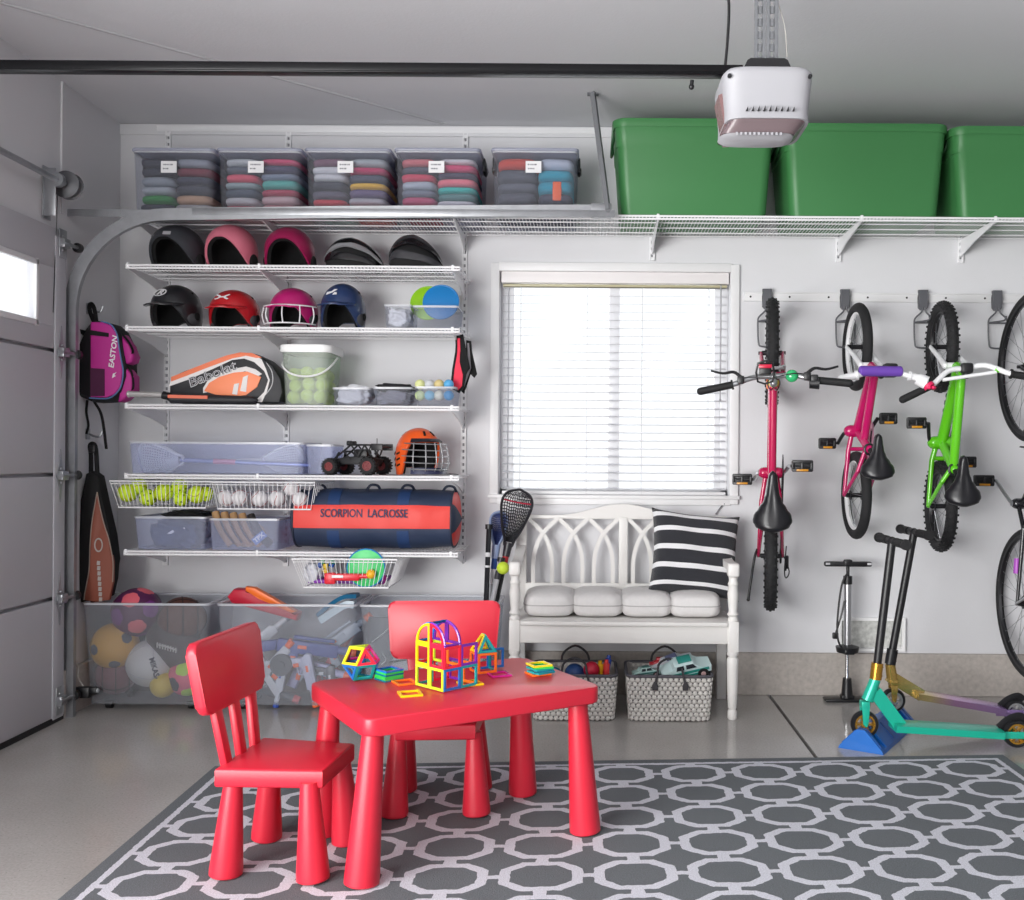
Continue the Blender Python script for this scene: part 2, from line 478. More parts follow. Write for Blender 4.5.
# ================================================================ door hardware
YT = -.50
HANG = mat('zinc_angle', '6f7175', .6)
def ztrack(px): return W(px, 214, YT).z
tx = XL + .030
z_end = W(600, 211, YT).z; z_mid = W(200, 215, YT).z
tr = thing('garage_door_track', 'galvanised steel door track rising by the corner and curving overhead to run along the shelves', 'door track', (tx, YT, 0))
rad = .42
pts = [Vector((0, 0, .0)), Vector((0, 0, .8)), Vector((0, 0, z_mid - rad))]
for i in range(1, 13):
    a = PI / 2 * i / 12
    pts.append(Vector((rad - rad * math.cos(a), 0, z_mid - rad + rad * math.sin(a))))
xe = W(608, 211, YT).x - tx
pts.append(Vector((xe * .5, 0, (z_mid + z_end) / 2))); pts.append(Vector((xe, 0, z_end)))
m = MB()
w = .026
prof = [(-w, -.012), (w, -.012), (w, .012), (w - .006, .012), (w - .006, -.007), (-w + .006, -.007), (-w + .006, .012), (-w, .012)]
m.sweep(pts, prof, (0, 1, 0)); m.build('rail', STEEL, tr, smooth=30)
m = MB(); m.box((xe / 2 + .28, -.016, z_mid + .014), (xe - .5, .004, .03), bev=.001); m.box((xe / 2 + .28, -.001, z_mid + .03), (xe - .5, .03, .003)); m.build('stiffener', STEEL, tr)
# ties from vertical rail back to the jamb
for z in (.18, .72, 1.3):
    m = MB(); m.box((-.028, .03, z), (.006, .07, .05), bev=.002); m.build('jamb_bracket', STEEL, tr)
# horizontal angle from the jamb at the top
m = MB(); a = W(62, 220, -.49); m.box((.20, .02, z_mid + .01), (.5, .004, .03)); m.box((.20, .035, z_mid + .025), (.5, .03, .004))
for i in range(9): m.cyl((-.02 + i * .055, .016, z_mid + .01), (-.02 + i * .055, .021, z_mid + .01), .006, n=8)
m.build('top_angle', STEEL, tr)
# perforated hanger strap up to the ceiling
top = W(594, 88, -.42); a = Vector((xe, .0, z_end)); b = Vector((W(593, 88, YT + .06).x - tx, .06, ZC - .004))
m = MB(); MM = align(a, b); Ln = (b - a).length
nh = 22
for sx in (-1, 1): m.box((sx * .015, 0, Ln / 2), (.010, .003, Ln), M=MM)
for i in range(nh + 1): m.box((0, 0, Ln * i / nh), (.022, .003, Ln / nh * .52), M=MM)
m.box((.0195, .012, Ln / 2), (.003, .024, Ln), M=MM)
m.box((b.x, b.y, b.z - .0), (.05, .03, .006)); m.cyl((xe, -.02, z_end), (xe, .012, z_end), .012, n=6)
m.build('hanger', HANG, tr, smooth=0)
m = MB(); m.box((xe - .03, 0, z_end), (.09, .034, .06), bev=.003)
m.build('end_plate', STEEL, tr)

# torsion shaft with cable drum above the door
c = W(63, 188, -.55)
sh_ = thing('torsion_shaft', 'steel torsion shaft with round cable drum above the door corner', 'door hardware', (XL + .060, -.585, c.z))
m = MB(); m.cyl((0, .03, 0), (0, -2.6, 0), .0127, n=14); m.build('shaft', STEEL, sh_)
m = MB(); m.lathe([(.02, 0), (.052, 0), (.058, .005), (.050, .010), (.048, .035), (.058, .040), (.058, .046), (.03, .05), (.02, .06)], 28, M=T(0, .02, 0) @ rot('X', 90))
for k in range(6):
    a = k * PI / 3; m.box((.035 * math.cos(a), .024, .035 * math.sin(a)), (.012, .012, .012), bev=.002)
m.build('cable_drum', mat('drum_metal', '6f7074', .5, metal=.4), sh_)
m = MB(); m.box((-.03, -.09, -.05), (.05, .004, .2), bev=.002); m.box((-.055, -.07, -.05), (.004, .06, .22), bev=.001); m.cyl((0, -.075, 0), (0, -.1, 0), .03, n=20)
m.build('bearing_plate', STEEL, sh_)
m = MB(); m.cyl((-.035, -.02, -.02), (-.035, -.05, -.55), .0016, n=6); m.build('lift_cable', DARK_METAL, sh_)

# photo-eye near the floor
c = W(80, 690, -.40)
se = thing('safety_sensor', 'small black door sensor on a bracket low beside the concrete curb', 'sensor', (XL + .03, -.44, c.z))
m = MB(); m.box((.035, 0, 0), (.06, .03, .05), bev=.006); m.box((.075, 0, .008), (.04, .024, .034), bev=.006); m.build('housing', BLACK, se)
m = MB(); m.tube([(0, 0, -.02), (-.02, 0, -.03), (-.022, -.03, -.03)], .006, 8); m.tube([(0, 0, .02), (-.02, 0, .03), (-.022, -.03, .03)], .005, 8); m.build('bracket', DARK_METAL, se)
m = MB(); m.cyl((.095, 0, .008), (.1, 0, .008), .01, n=14); m.build('lens', mat('sensor_lens', 'b9bcc0', .2), se)
m = MB(); m.tube([(.03, .01, .02), (.0, .02, .06), (-.005, .03, .1), (-.02, .04, .13)], .003, 6); m.build('wire', mat('pale_wire', 'c9c6c0', .5), se)

# opener
YO = -1.78
so = S(YO); oc = W(762, 100, YO)
op = thing('garage_door_opener', 'white ceiling garage door opener on a black rail hung from perforated steel angle', 'garage door opener', (oc.x, YO, W(762, 71, YO).z))
m = MB()
L_ = oc.x - XL - .02
m.box((-L_ / 2 - .05, 0, 0), (L_ - .02, .030, .028), bev=.004); m.box((-L_ / 2 - .05, 0, -.016), (L_ - .02, .040, .006), bev=.002)
m.build('rail', mat('black_rail', '0f0f12', .3, metal=.5), op)
m = MB(); m.box((-L_ + .1, 0, 0), (.05, .07, .05), bev=.006); m.build('header_bracket', BLACK, op)
m = MB(); m.cyl((-W(762, 0, YO).x + W(692, 0, YO).x, 0, -.03), (-.216, 0, -.045), .006, n=10); m.sph((-.216, 0, -.05), .009, 10); m.build('trolley_release', BLACK, op)
# motor head: rounded box narrowing downward with a light lens underneath
m = MB()
def sq(t, e=.35): return math.copysign(abs(t) ** e, t)
def headf(u, v):
    a = 2 * PI * u; z = -.038 - .150 * v
    k = [(.0, .95), (.08, 1.03), (.35, 1.0), (.8, .95), (1, .95)]
    for (v0, k0), (v1, k1) in zip(k, k[1:]):
        if v0 <= v <= v1: kk = k0 + (k1 - k0) * (v - v0) / (v1 - v0)
    bow = 1 - .06 * math.sin(PI * v)
    return (.132 * kk * sq(math.cos(a)), .13 * bow * kk * sq(math.sin(a)) * 1.05, z)
V = m.grid(headf, 64, 16, True)
m.bm.faces.new(V[0]); m.bm.faces.new(V[-1][::-1])
m.build('motor_housing', mat('opener_white', 'a3a3a8', .5), op, smooth=50)
m = MB()
for i in range(9):
    x = -.068 + i * .017; k = 1 - .4 * abs(i - 4) / 4
    m.prism([(-.003, -.008), (.0042, -.008), (.0042, .010 * k)], .004, M=T(x, -.1335, -.162) @ rot('X', 90))
for sx in (-1, 1): m.cyl((sx * .118, -.125, -.066), (sx * .118, -.134, -.066), .006, n=12)
m.build('vent_slots', BLACK, op, smooth=0)
m = MB()
def lensf(u, v):
    a = 2 * PI * u
    return (-.026 * v + (.118 - .008 * v) * sq(math.cos(a)), -.035 * v + (.124 - .060 * v) * sq(math.sin(a)), -.186 - .036 * v)
m.grid(lensf, 64, 4, True)
m.build('light_lens', clear_mat('lens_plastic', 'b59c9e', '7c6c70', .75, .2), op)
m = MB()
V = m.grid(lambda u, v: (-.026 + (.112 + .006 * math.sin(PI * v) - .03 * v) * sq(math.cos(2 * PI * u), .6), -.035 + (.066 + .006 * math.sin(PI * v) - .035 * v) * sq(math.sin(2 * PI * u), .6), -.221 - .015 * v), 64, 6, True)
m.bm.faces.new(V[0]); m.bm.faces.new(V[-1])
for i in range(11): m.box((-.092 + i * .013, -.106, -.227), (.006, .004, .008))
m.build('bottom_cap', mat('opener_white', 'a3a3a8', .5), op, smooth=50)
m = MB(); m.prism([(-.115, -.095), (-.095, -.095), (-.115, .04), (-.140, .03)], .1, M=T(-.002, -.02, -.13) @ rot('X', 90)); m.build('side_lens', clear_mat('side_lens_plastic', 'b89a9a', '8a6a6a', .8, .25), op)
m = MB()
m.prism([(-.075, -.002), (.075, -.002), (.06, .03), (.05, .036), (-.05, .036), (-.06, .03)], .006, M=T(0, -.09, -.034) @ rot('X', 90))
m.box((0, -.01, -.036), (.14, .12, .008), bev=.002)
m.build('mount_plate', BLACK, op)
m = MB(); hz = ZC - op.location.z
for dx in (-.018, .018):
    nh = 12; zz0, zz1 = -.03, hz
    for sx in (-1, 1): m.box((dx + sx * .011, -.06, (zz0 + zz1) / 2), (.012, .003, zz1 - zz0))
    for i in range(nh + 1): m.box((dx, -.06, zz0 + (zz1 - zz0) * i / nh), (.014, .003, (zz1 - zz0) / nh * .6))
m.box((.036, -.048, hz / 2), (.003, .026, hz)); m.box((0, -.04, hz - .004), (.12, .08, .006))
m.build('hanger', HANG, op, smooth=0)
m = MB(); x = W(727, 0, YO).x - oc.x
m.tube([(x - .004, 0, .015), (x + .003, 0, .1), (x + .006, 0, .2), (x - .003, 0, .3), (x, 0, hz)], .0045, 8); m.cyl((x + .001, 0, .22), (x, 0, .26), .009, n=10)
m.build('power_cord', BLACK, op)
m = MB(); m.tube([(.07, -.03, .03), (.06, -.04, .12), (.035, -.05, .2), (.04, -.05, .25), (.02, -.05, .22), (.03, -.06, .3), (.01, -.05, hz)], .0014, 6); m.build('bell_wire', mat('pale_wire', 'c9c6c0', .5), op)

# ================================================================ wire shelving
DS = .40      # shelf depth
YS = -DS - .02
def shelf(name, label, x0, x1, z, brackets, depth=DS, wires=True, lip=.013, group='white wire shelves', solid=False):
    t = thing(name, label, 'shelf', ((x0 + x1) / 2, -.02, z), 0, group)
    hw = (x1 - x0) / 2
    m = MB()
    for (y, zz) in ((-depth, 0), (-depth, -lip), (-.005, 0), (-depth * .5, -.006), (-depth*.75, -.006),(-depth * .25, -.006)):
        m.cyl((-hw, y, zz), (hw, y, zz), .0048 if y == -depth else .0032, n=8)
    m.build('long_rods', WHITE_METAL, t)
    m = MB(); n = int((x1 - x0) / .0155)
    for i in range(n + 1):
        x = -hw + (x1 - x0) * i / n
        m.box((x, -depth / 2, .003), (.0026, depth, .0026)); m.box((x, -depth, -lip / 2), (.0026, .0026, lip))
    m.build('cross_wires', WHITE_METAL, t, smooth=0)
    for bx in brackets:
        m = MB(); x = bx - (x0 + x1) / 2
        m.prism([(0.02, .0), (-depth + .004, 0), (-depth + .004, -.012), (-.15, -.045), (.02, -.085)], .006, M=T(x, 0, -.006) @ rot('Z', 90) @ rot('X', 90) @ Matrix.Identity(4))
        m.box((x, -depth + .002, -.003), (.012, .012, .026), bev=.002)
        m.build('bracket', WHITE_METAL, t)
    return t
def shelf_z(px, py): return W(px, py, YS).z

ux = [W(168, 300, 0).x, W(288, 300, 0).x, W(464, 400, 0).x]
sx0, sx1 = W(125, 400, YS).x, W(459, 400, YS).x
rows = {'a': shelf_z(290, 266), 'b': shelf_z(290, 328), 'c': shelf_z(290, 406), 'd': shelf_z(290, 476), 'e': shelf_z(290, 552.5)}
SHELF_LABELS = {'a': 'white wire shelf holding ski and bicycle helmets, second from the top', 'b': 'white wire shelf carrying batting helmets and small bins',
    'c': 'white wire shelf under the racket bag and ball bucket', 'd': 'white wire shelf under the toy buggy and orange caged helmet', 'e': 'lowest white wire shelf, carrying the navy and red duffel bag'}
for k, z in rows.items():
    shelf('wire_shelf', SHELF_LABELS[k], sx0, sx1, z, ux)
ztop = W(800, 217, YS).z
top_x1 = 2.6
rb = [W(652, 250, 0).x, W(838, 250, 0).x, W(960, 250, 0).x]
shelf('wire_shelf', 'long white wire top shelf carrying clear bins and green totes', sx0 + .02, top_x1, ztop, ux + rb)

# uprights
def upright(x, z0, z1, label):
    t = thing('shelf_upright', label, 'shelf upright', (x, 0, z0), 0, 'slotted shelf uprights on the back wall')
    m = MB(); h = z1 - z0
    for sx in (-1, 1): m.box((sx * .010, -.007, h / 2), (.006, .014, h), bev=.001)
    n = int(h / .032)
    m.box((0, -.003, h / 2), (.016, .004, h))
    for i in range(n): m.box((0, -.011, (i + .25) * h / n), (.016, .004, h / n * .5))
    m.build('channel', WHITE_METAL, t, smooth=0)
    m = MB()
    for i in range(n): m.box((0, -.0062, (i + .75) * h / n), (.008, .003, h / n * .42))
    m.build('slots', mat('upright_slot', '8d8d92', .6), t, smooth=0)
    return t
zt = W(300, 131, 0).z
zb = W(300, 566, 0).z
upright(ux[0], zb, zt, 'tall slotted white upright nearest the corner of the room')
upright(ux[1], zb, zt, 'tall slotted white upright behind the middle of the helmet shelves')
upright(ux[2], W(464, 562, 0).z, zt, 'tall slotted white upright beside the window')
for x, q in zip(rb, ('above the window', 'above the magenta and pink bikes', 'above the green bike')):
    upright(x, W(800, 262, 0).z, zt, 'short slotted white upright under the green totes, ' + q)
m = MB(); m.box(((ux[0] + W(590, 0, 0).x) / 2, -.008, zt + .004), (W(592, 0, 0).x - ux[0] + .1, .016, .028), bev=.003)
m.box(((ux[0] + W(590, 0, 0).x) / 2, -.014, zt + .016), (W(592, 0, 0).x - ux[0] + .1, .006, .004))
tag(m.build('hanging_rail', WHITE_METAL), 'long white horizontal rail on the wall just under the ceiling', 'rail')
# ================================================================ rug
def rug_mat(cellx, celly, LX, LY):
    m = bpy.data.materials.new('rug_trellis_weave'); m.use_nodes = True
    nt = m.node_tree; N = nt.nodes; L = nt.links; b = N['Principled BSDF']
    uv = N.new('ShaderNodeUVMap'); uv.uv_map = 'weave'
    sep = N.new('ShaderNodeSeparateXYZ')
    nz = N.new('ShaderNodeTexNoise'); nz.inputs['Scale'].default_value = 45; nz.inputs['Detail'].default_value = 2
    L.new(uv.outputs[0], nz.inputs['Vector'])
    # wobble of the yarn edges
    sub = N.new('ShaderNodeVectorMath'); sub.operation = 'SUBTRACT'; sub.inputs[1].default_value = (.5, .5, .5); L.new(nz.outputs['Color'], sub.inputs[0])
    scl = N.new('ShaderNodeVectorMath'); scl.operation = 'SCALE'; scl.inputs['Scale'].default_value = .010; L.new(sub.outputs[0], scl.inputs[0])
    add = N.new('ShaderNodeVectorMath'); add.operation = 'ADD'; L.new(uv.outputs[0], add.inputs[0]); L.new(scl.outputs[0], add.inputs[1])
    L.new(add.outputs[0], sep.inputs[0])
    def mth(op, a, bb=None, c=None):
        n = N.new('ShaderNodeMath'); n.operation = op
        for i, x in enumerate((a, bb, c)):
            if x is None: continue
            if isinstance(x, (int, float)): n.inputs[i].default_value = x
            else: L.new(x, n.inputs[i])
        return n.outputs[0]
    X, Y = sep.outputs[0], sep.outputs[1]
    # position within a cell, metres from its centre
    fx = mth('MULTIPLY', mth('SUBTRACT', mth('FRACT', mth('DIVIDE', mth('SUBTRACT', X, LX - .066 - 11 * cellx), cellx)), .5), cellx)
    fy = mth('MULTIPLY', mth('SUBTRACT', mth('FRACT', mth('DIVIDE', mth('SUBTRACT', Y, .058), celly)), .5), celly)
    ax, ay = mth('ABSOLUTE', fx), mth('ABSOLUTE', fy)
    # octagonal distance, scaled so that the ring is slightly wider than deep
    nx, ny = mth('DIVIDE', ax, cellx * .5), mth('DIVIDE', ay, celly * .5)
    dg = mth('MULTIPLY', mth('ADD', nx, ny), .67)
    octo = mth('MAXIMUM', mth('MAXIMUM', nx, ny), dg)
    rnd = mth('SQRT', mth('ADD', mth('MULTIPLY', nx, nx), mth('MULTIPLY', ny, ny)))
    d = mth('ADD', mth('MULTIPLY', octo, .9), mth('MULTIPLY', rnd, .1))
    ring = mth('MULTIPLY', mth('GREATER_THAN', d, .65), mth('LESS_THAN', d, .885))
    barx = mth('MULTIPLY', mth('LESS_THAN', ay, .011), mth('GREATER_THAN', nx, .84))
    bary = mth('MULTIPLY', mth('LESS_THAN', ax, .018), mth('GREATER_THAN', ny, .84))
    pat = mth('MAXIMUM', ring, mth('MAXIMUM', barx, bary))
    ex = mth('MINIMUM', X, mth('SUBTRACT', LX, X)); ey = mth('MINIMUM', Y, mth('SUBTRACT', LY, Y))
    e = mth('MINIMUM', ex, ey)
    pat = mth('MULTIPLY', pat, mth('GREATER_THAN', e, .052))
    bl_ = mth('MULTIPLY', mth('GREATER_THAN', e, .040), mth('LESS_THAN', e, .060))
    pat = mth('MAXIMUM', pat, bl_)
    n2 = N.new('ShaderNodeTexNoise'); n2.inputs['Scale'].default_value = 260; n2.inputs['Detail'].default_value = 2; L.new(uv.outputs[0], n2.inputs['Vector'])
    n3 = N.new('ShaderNodeTexNoise'); n3.inputs['Scale'].default_value = 5; L.new(uv.outputs[0], n3.inputs['Vector'])
    mix = N.new('ShaderNodeMix'); mix.data_type = 'RGBA'; mix.inputs[6].default_value = (*lin('6d7175'), 1); mix.inputs[7].default_value = (*lin('d2d3dc'), 1)
    L.new(pat, mix.inputs[0])
    r = N.new('ShaderNodeValToRGB'); r.color_ramp.elements[0].position = .3; r.color_ramp.elements[0].color = (.72, .72, .72, 1); r.color_ramp.elements[1].position = .7; r.color_ramp.elements[1].color = (1.1, 1.1, 1.1, 1)
    L.new(n2.outputs['Fac'], r.inputs[0])
    mm = N.new('ShaderNodeMix'); mm.data_type = 'RGBA'; mm.blend_type = 'MULTIPLY'; mm.inputs[0].default_value = 1
    L.new(mix.outputs[2], mm.inputs[6]); L.new(r.outputs[0], mm.inputs[7]); L.new(mm.outputs[2], b.inputs['Base Color'])
    b.inputs['Roughness'].default_value = 1; b.inputs['Specular IOR Level'].default_value = .1
    bp = N.new('ShaderNodeBump'); bp.inputs['Strength'].default_value = .6; bp.inputs['Distance'].default_value = .004
    L.new(n2.outputs['Fac'], bp.inputs['Height']); L.new(bp.outputs['Normal'], b.inputs['Normal'])
    return m
A = G(215, 769); B = G(1003, 757.5)
RX = (B - A).xy.length; RY = 1.95
ang = math.atan2(B.y - A.y, B.x - A.x)
rug = bpy.data.meshes.new('rug'); bmr = bmesh.new(); uvl = bmr.loops.layers.uv.new('weave')
nx_, ny_ = 60, 40
shear = math.tan(ang) * .55          # the rug lies a little out of square
ux_ = Vector((math.cos(ang), math.sin(ang), 0)); vy_ = Vector((0.012, -1, 0)).normalized()
vv = {}
for lev, z in (('t', .011), ('b', .001)):
    for i in range(nx_ + 1):
        for j in range(ny_ + 1):
            p = A + ux_ * (RX * i / nx_) + vy_ * (RY * j / ny_)
            zz = z + (.0012 * math.sin(i * .7) * math.sin(j * .5) if lev == 't' else 0)
            vv[lev, i, j] = bmr.verts.new((p.x, p.y, zz))
for i in range(nx_):
    for j in range(ny_):
        for lev in ('t', 'b'):
            q = [(i, j), (i, j + 1), (i + 1, j + 1), (i + 1, j)]
            f = bmr.faces.new([vv[lev, a, b_] for a, b_ in (q if lev == 't' else q[::-1])])
            for lp, (a, b_) in zip(f.loops, (q if lev == 't' else q[::-1])): lp[uvl].uv = (RX * a / nx_, RY * b_ / ny_)
def side(cells):
    for (i, j), (k, l) in zip(cells, cells[1:]):
        bmr.faces.new((vv['t', i, j], vv['b', i, j], vv['b', k, l], vv['t', k, l]))
side([(i, 0) for i in range(nx_ + 1)][::-1]); side([(i, ny_) for i in range(nx_ + 1)])
side([(0, j) for j in range(ny_ + 1)]); side([(nx_, j) for j in range(ny_ + 1)][::-1])
bmr.to_mesh(rug); bmr.free()
rug.materials.append(rug_mat((RX - .132) / 11, .2105, RX, RY))
ro = bpy.data.objects.new('rug', rug); C.objects.link(ro)
tag(ro, 'grey woven rug with pale linked octagon trellis pattern, lying under the red table', 'rug')
RUGZ = .0135

# ================================================================ red children's furniture
RED = mat('red_plastic', 'cb2539', .36, bump=.04, bscale=500, spec=.5)
t = thing('kids_table', "red plastic children's table with thick rounded top and four tapered legs", 'table', (-.407 , -1.759, RUGZ), 0)
tz = .446
cor = [G(347, 723, .46), G(598, 687, .46), G(513, 654, .46), G(313, 680, .46)]
cx_ = sum((c for c in cor), Vector()) / 4
dirx = ((cor[1] - cor[0]) + (cor[2] - cor[3])).normalized(); th = math.atan2(dirx.y, dirx.x)
t.location = (cx_.x + .022, cx_.y - .016, RUGZ); t.rotation_euler = (0, 0, th - .03)
m = MB(); out = rrect(.735, .505, .035, 7)
m.prism(out, .048, M=T(0, 0, tz - .024 + .002), bev=.006); m.build('tabletop', RED, t, smooth=50)
def toleg(sx, sy, dx, dy, h, r0, r1, spl):
    m = MB()
    a = Vector((sx * (dx + spl) - (.012 if (h > .38 and sx < 0 and sy < 0) else 0), sy * (dy + spl * .6), .0)); b = Vector((sx * dx, sy * dy, h))
    m.lathe([(r0 * .9, 0), (r0, .004), (r0 * 1.0, .02), (r1, (b - a).length)], 36, M=align(a, b))
    return m
for sx in (-1, 1):
    for sy in (-1, 1):
        lg = toleg(sx, sy, .322, .185, tz - .05, .047, .029, .022).build('leg', RED, t)
def chair(label):
    t = thing('kids_chair', label, 'chair', (0, 0, 0), 0, "red children's chairs")
    # chair faces +x, backrest at -x
    m = MB(); sz = .293
    m.prism([(.145, -.125), (.145, .125), (-.145, .15), (-.145, -.15)], .052, M=T(.0, 0, sz - .026), bev=.007); 
    m.build('seat', RED, t, smooth=50)
    for sx in (-1, 1):
        for sy in (-1, 1):
            toleg(sx, sy, .107, .120 if sx > 0 else .118, sz - .035, .044, .024, .016).build('leg', RED, t)
    tilt = rot('Y', -9)
    base = T(-.138, 0, sz - .03)
    for y0, y1 in ((-.085, -.105), (0, 0), (.085, .105)):
        m = MB(); m.box((0, 0, .09), (.022, .038, .19), bev=.006, M=base @ tilt @ T(0, y0, 0) @ rot('X', -math.degrees(math.atan2(y1 - y0, .17))))
        m.build('spindle', RED, t)
    m = MB(); out = rrect(.375, .198, .028, 6)
    def bend(v):  # slight curve of the board
        return v
    vs = m.prism([(p[0] * (1 + .10 * (p[1] / .225)), p[1]) for p in out], .030, bev=.008)
    bmesh.ops.transform(m.bm, matrix=base @ tilt @ T(0, 0, .274) @ Matrix(((0, 0, 1, 0), (1, 0, 0, 0), (0, 1, 0, 0), (0, 0, 0, 1))), verts=m.bm.verts[:])
    m.build('backrest', RED, t, smooth=50)
    return t
chair_a = chair("red plastic children's chair beside the table end, backrest towards the garage door")
chair_a.location = (-.842, -2.015, RUGZ); chair_a.rotation_euler = (0, 0, math.radians(-6))
chair_b = dup(chair_a, (-.490, -1.555, RUGZ), math.radians(-90 + 4), "red plastic children's chair tucked in behind the table, backrest facing the shelves")

# ================================================================ magnetic tiles
TZ = RUGZ + tz + .0025
COLS = {'lime': 'c6e834', 'yellow': 'f7d81c', 'orange': 'ff7a28', 'red': 'ee2740', 'purple': '7a2fb0', 'blue': '1f73c4', 'teal': '17a6a8', 'magenta': 'd0228f', 'green': '35c552', 'dark teal': '0c6f86'}
def tilemat(c): return mat('tile_' + c, COLS[c], .25, coat=.3)
Q = .064   # edge of one tile
def tile_mb(kind='square', s=Q, w=.0075, th=.0055):
    m = MB()
    if kind == 'square': o = [(-s / 2, -s / 2), (s / 2, -s / 2), (s / 2, s / 2), (-s / 2, s / 2)]; k = (s / 2 - w) / (s / 2); i = [(a * k, b * k) for a, b in o]
    elif kind == 'tri':
        h = s * .866; o = [(-s / 2, -h / 3), (s / 2, -h / 3), (0, h * 2 / 3)]; k = 1 - w * 3 / h; i = [(a * k, b * k) for a, b in o]
    elif kind == 'quarter':
        o = [(0, 0)] + [(s * math.cos(a * PI / 16), s * math.sin(a * PI / 16)) for a in range(9)]
        i = [(w, w)] + [(w + (s - 2.2 * w) * math.cos(a * PI / 16), w + (s - 2.2 * w) * math.sin(a * PI / 16)) for a in range(9)]
        m.hoop(o, i, th); return m
    m.hoop(o, i, th); return m
def face_M(a, b, c_):
    """square/tri tile frame: x along a->b, in plane with c_, origin at centre"""
    a, b, c_ = map(Vector, (a, b, c_)); x = (b - a).normalized(); n = x.cross(c_ - a).normalized(); y = n.cross(x)
    return x, y, n
def add_tile(parent, col, pts):
    pts = [Vector(p) for p in pts]; x, y, n = face_M(pts[0], pts[1], pts[2])
    cen = sum(pts, Vector()) / len(pts)
    loc = [((p - cen).dot(x), (p - cen).dot(y)) for p in pts]
    w = .0075
    # inset outline
    inn = []
    k = len(loc)
    for i in range(k):
        p0, p1, p2 = Vector(loc[i - 1]), Vector(loc[i]), Vector(loc[(i + 1) % k])
        d1 = (p1 - p0).normalized(); d2 = (p2 - p1).normalized()
        n1 = Vector((-d1.y, d1.x)); n2 = Vector((-d2.y, d2.x)); bis = (n1 + n2).normalized(); 
        q = p1 + bis * (w / max(.3, bis.dot(n1)))
        inn.append((q.x, q.y))
    m = MB(); m.hoop(loc, inn, .0052)
    MM = Matrix((( x.x, y.x, n.x, cen.x), (x.y, y.y, n.y, cen.y), (x.z, y.z, n.z, cen.z), (0, 0, 0, 1)))
    m.xf(MM)
    return m.build('magnetic_tile', tilemat(col), parent, smooth=0)
def tl(px, py, z=0): return G(px, py, TZ)

# faceted ball
pb = tl(361, 679)
BQ = Q * 1.0
ballt = thing('tile_ball', 'faceted ball built of magnetic tiles, standing near the table corner beside the chairs', 'toy', (pb.x, pb.y, TZ), .35)
a = Q * .93; r = a / (2 * math.sin(PI / 6))
hexv = [Vector((a * math.cos(i * PI / 3 + .2), a * math.sin(i * PI / 3 + .2), .0)) for i in range(6)]
hh = a * .8165; rt = a / math.sqrt(3)
topv = [Vector((rt * math.cos(i * 2 * PI / 3 + PI / 6 + .2), rt * math.sin(i * 2 * PI / 3 + PI / 6 + .2), hh)) for i in range(3)]
botv = [Vector((rt * math.cos(i * 2 * PI / 3 + PI / 6 + .2 + PI/3), rt * math.sin(i * 2 * PI / 3 + PI / 6 + .2 + PI/3), -hh)) for i in range(3)]
up_ = Vector((0, 0, hh + .003))
def fz(l): return [v * .99 + up_ for v in l]
colsA = ['red', 'magenta', 'lime', 'yellow', 'red', 'magenta']; colsB = ['blue', 'dark teal', 'blue', 'teal', 'blue', 'dark teal']
add_tile(ballt, 'lime', fz(topv)); add_tile(ballt, 'green', fz(botv))
for i in range(3):
    add_tile(ballt, colsA[i * 2], fz([hexv[2 * i], hexv[(2 * i + 1) % 6], topv[i]]))
    add_tile(ballt, colsA[i * 2 + 1], fz([hexv[(2 * i + 1) % 6], hexv[(2 * i + 2) % 6], topv[(i + 1) % 3], topv[i]]))
    add_tile(ballt, colsB[i * 2], fz([hexv[(2 * i + 1) % 6], hexv[(2 * i + 2) % 6], botv[i]]))
    add_tile(ballt, colsB[i * 2 + 1], fz([hexv[(2 * i + 2) % 6], hexv[(2 * i + 3) % 6], botv[(i + 1) % 3], botv[i]]))

# castle
pc = tl(441, 688)
ca = thing('tile_castle', 'arched castle of magnetic tiles with purple vault standing mid table', 'toy', (pc.x + .012, pc.y + .03, TZ), math.radians(48))
def sqr(o, dx, dy, col): o = Vector(o); dx = Vector(dx); dy = Vector(dy); add_tile(ca, col, [o, o + dx, o + dx + dy, o + dy])
q = Q; X_, Y_, Z_ = (q, 0, 0), (0, q, 0), (0, 0, q)
# lower storey: 2 wide (x) by 2 deep (y)
lay = {(-1, 'f'): 'lime', (0, 'f'): 'teal'}
e = .003
front1 = ['blue', 'teal', 'blue']; left1 = ['green', 'lime']
for i, cc in enumerate(['blue', 'teal']): sqr((-q + i * q, -q, e), X_, Z_, cc)
for i, cc in enumerate(['lime', 'lime']): sqr((-q, -q + i * q, e), Y_, Z_, cc)
for i, cc in enumerate(['orange', 'purple']): sqr((q, -q + i * q, e), Y_, Z_, cc)
for i, cc in enumerate(['teal', 'red']): sqr((-q + i * q, q, e), X_, Z_, cc)
# upper storey over the left column
sqr((-q, -q, e + q), X_, Z_, 'red'); sqr((0, -q, e + q), X_, Z_, 'purple')
for i, cc in enumerate(['red', 'yellow']): sqr((-q, -q + i * q, e + q), Y_, Z_, cc)
for i, cc in enumerate(['orange', 'lime']): sqr((0, -q + i * q, e + q), Y_, Z_, cc)
for i, cc in enumerate(['red']): sqr((-q, q, e + q), X_, Z_, cc)
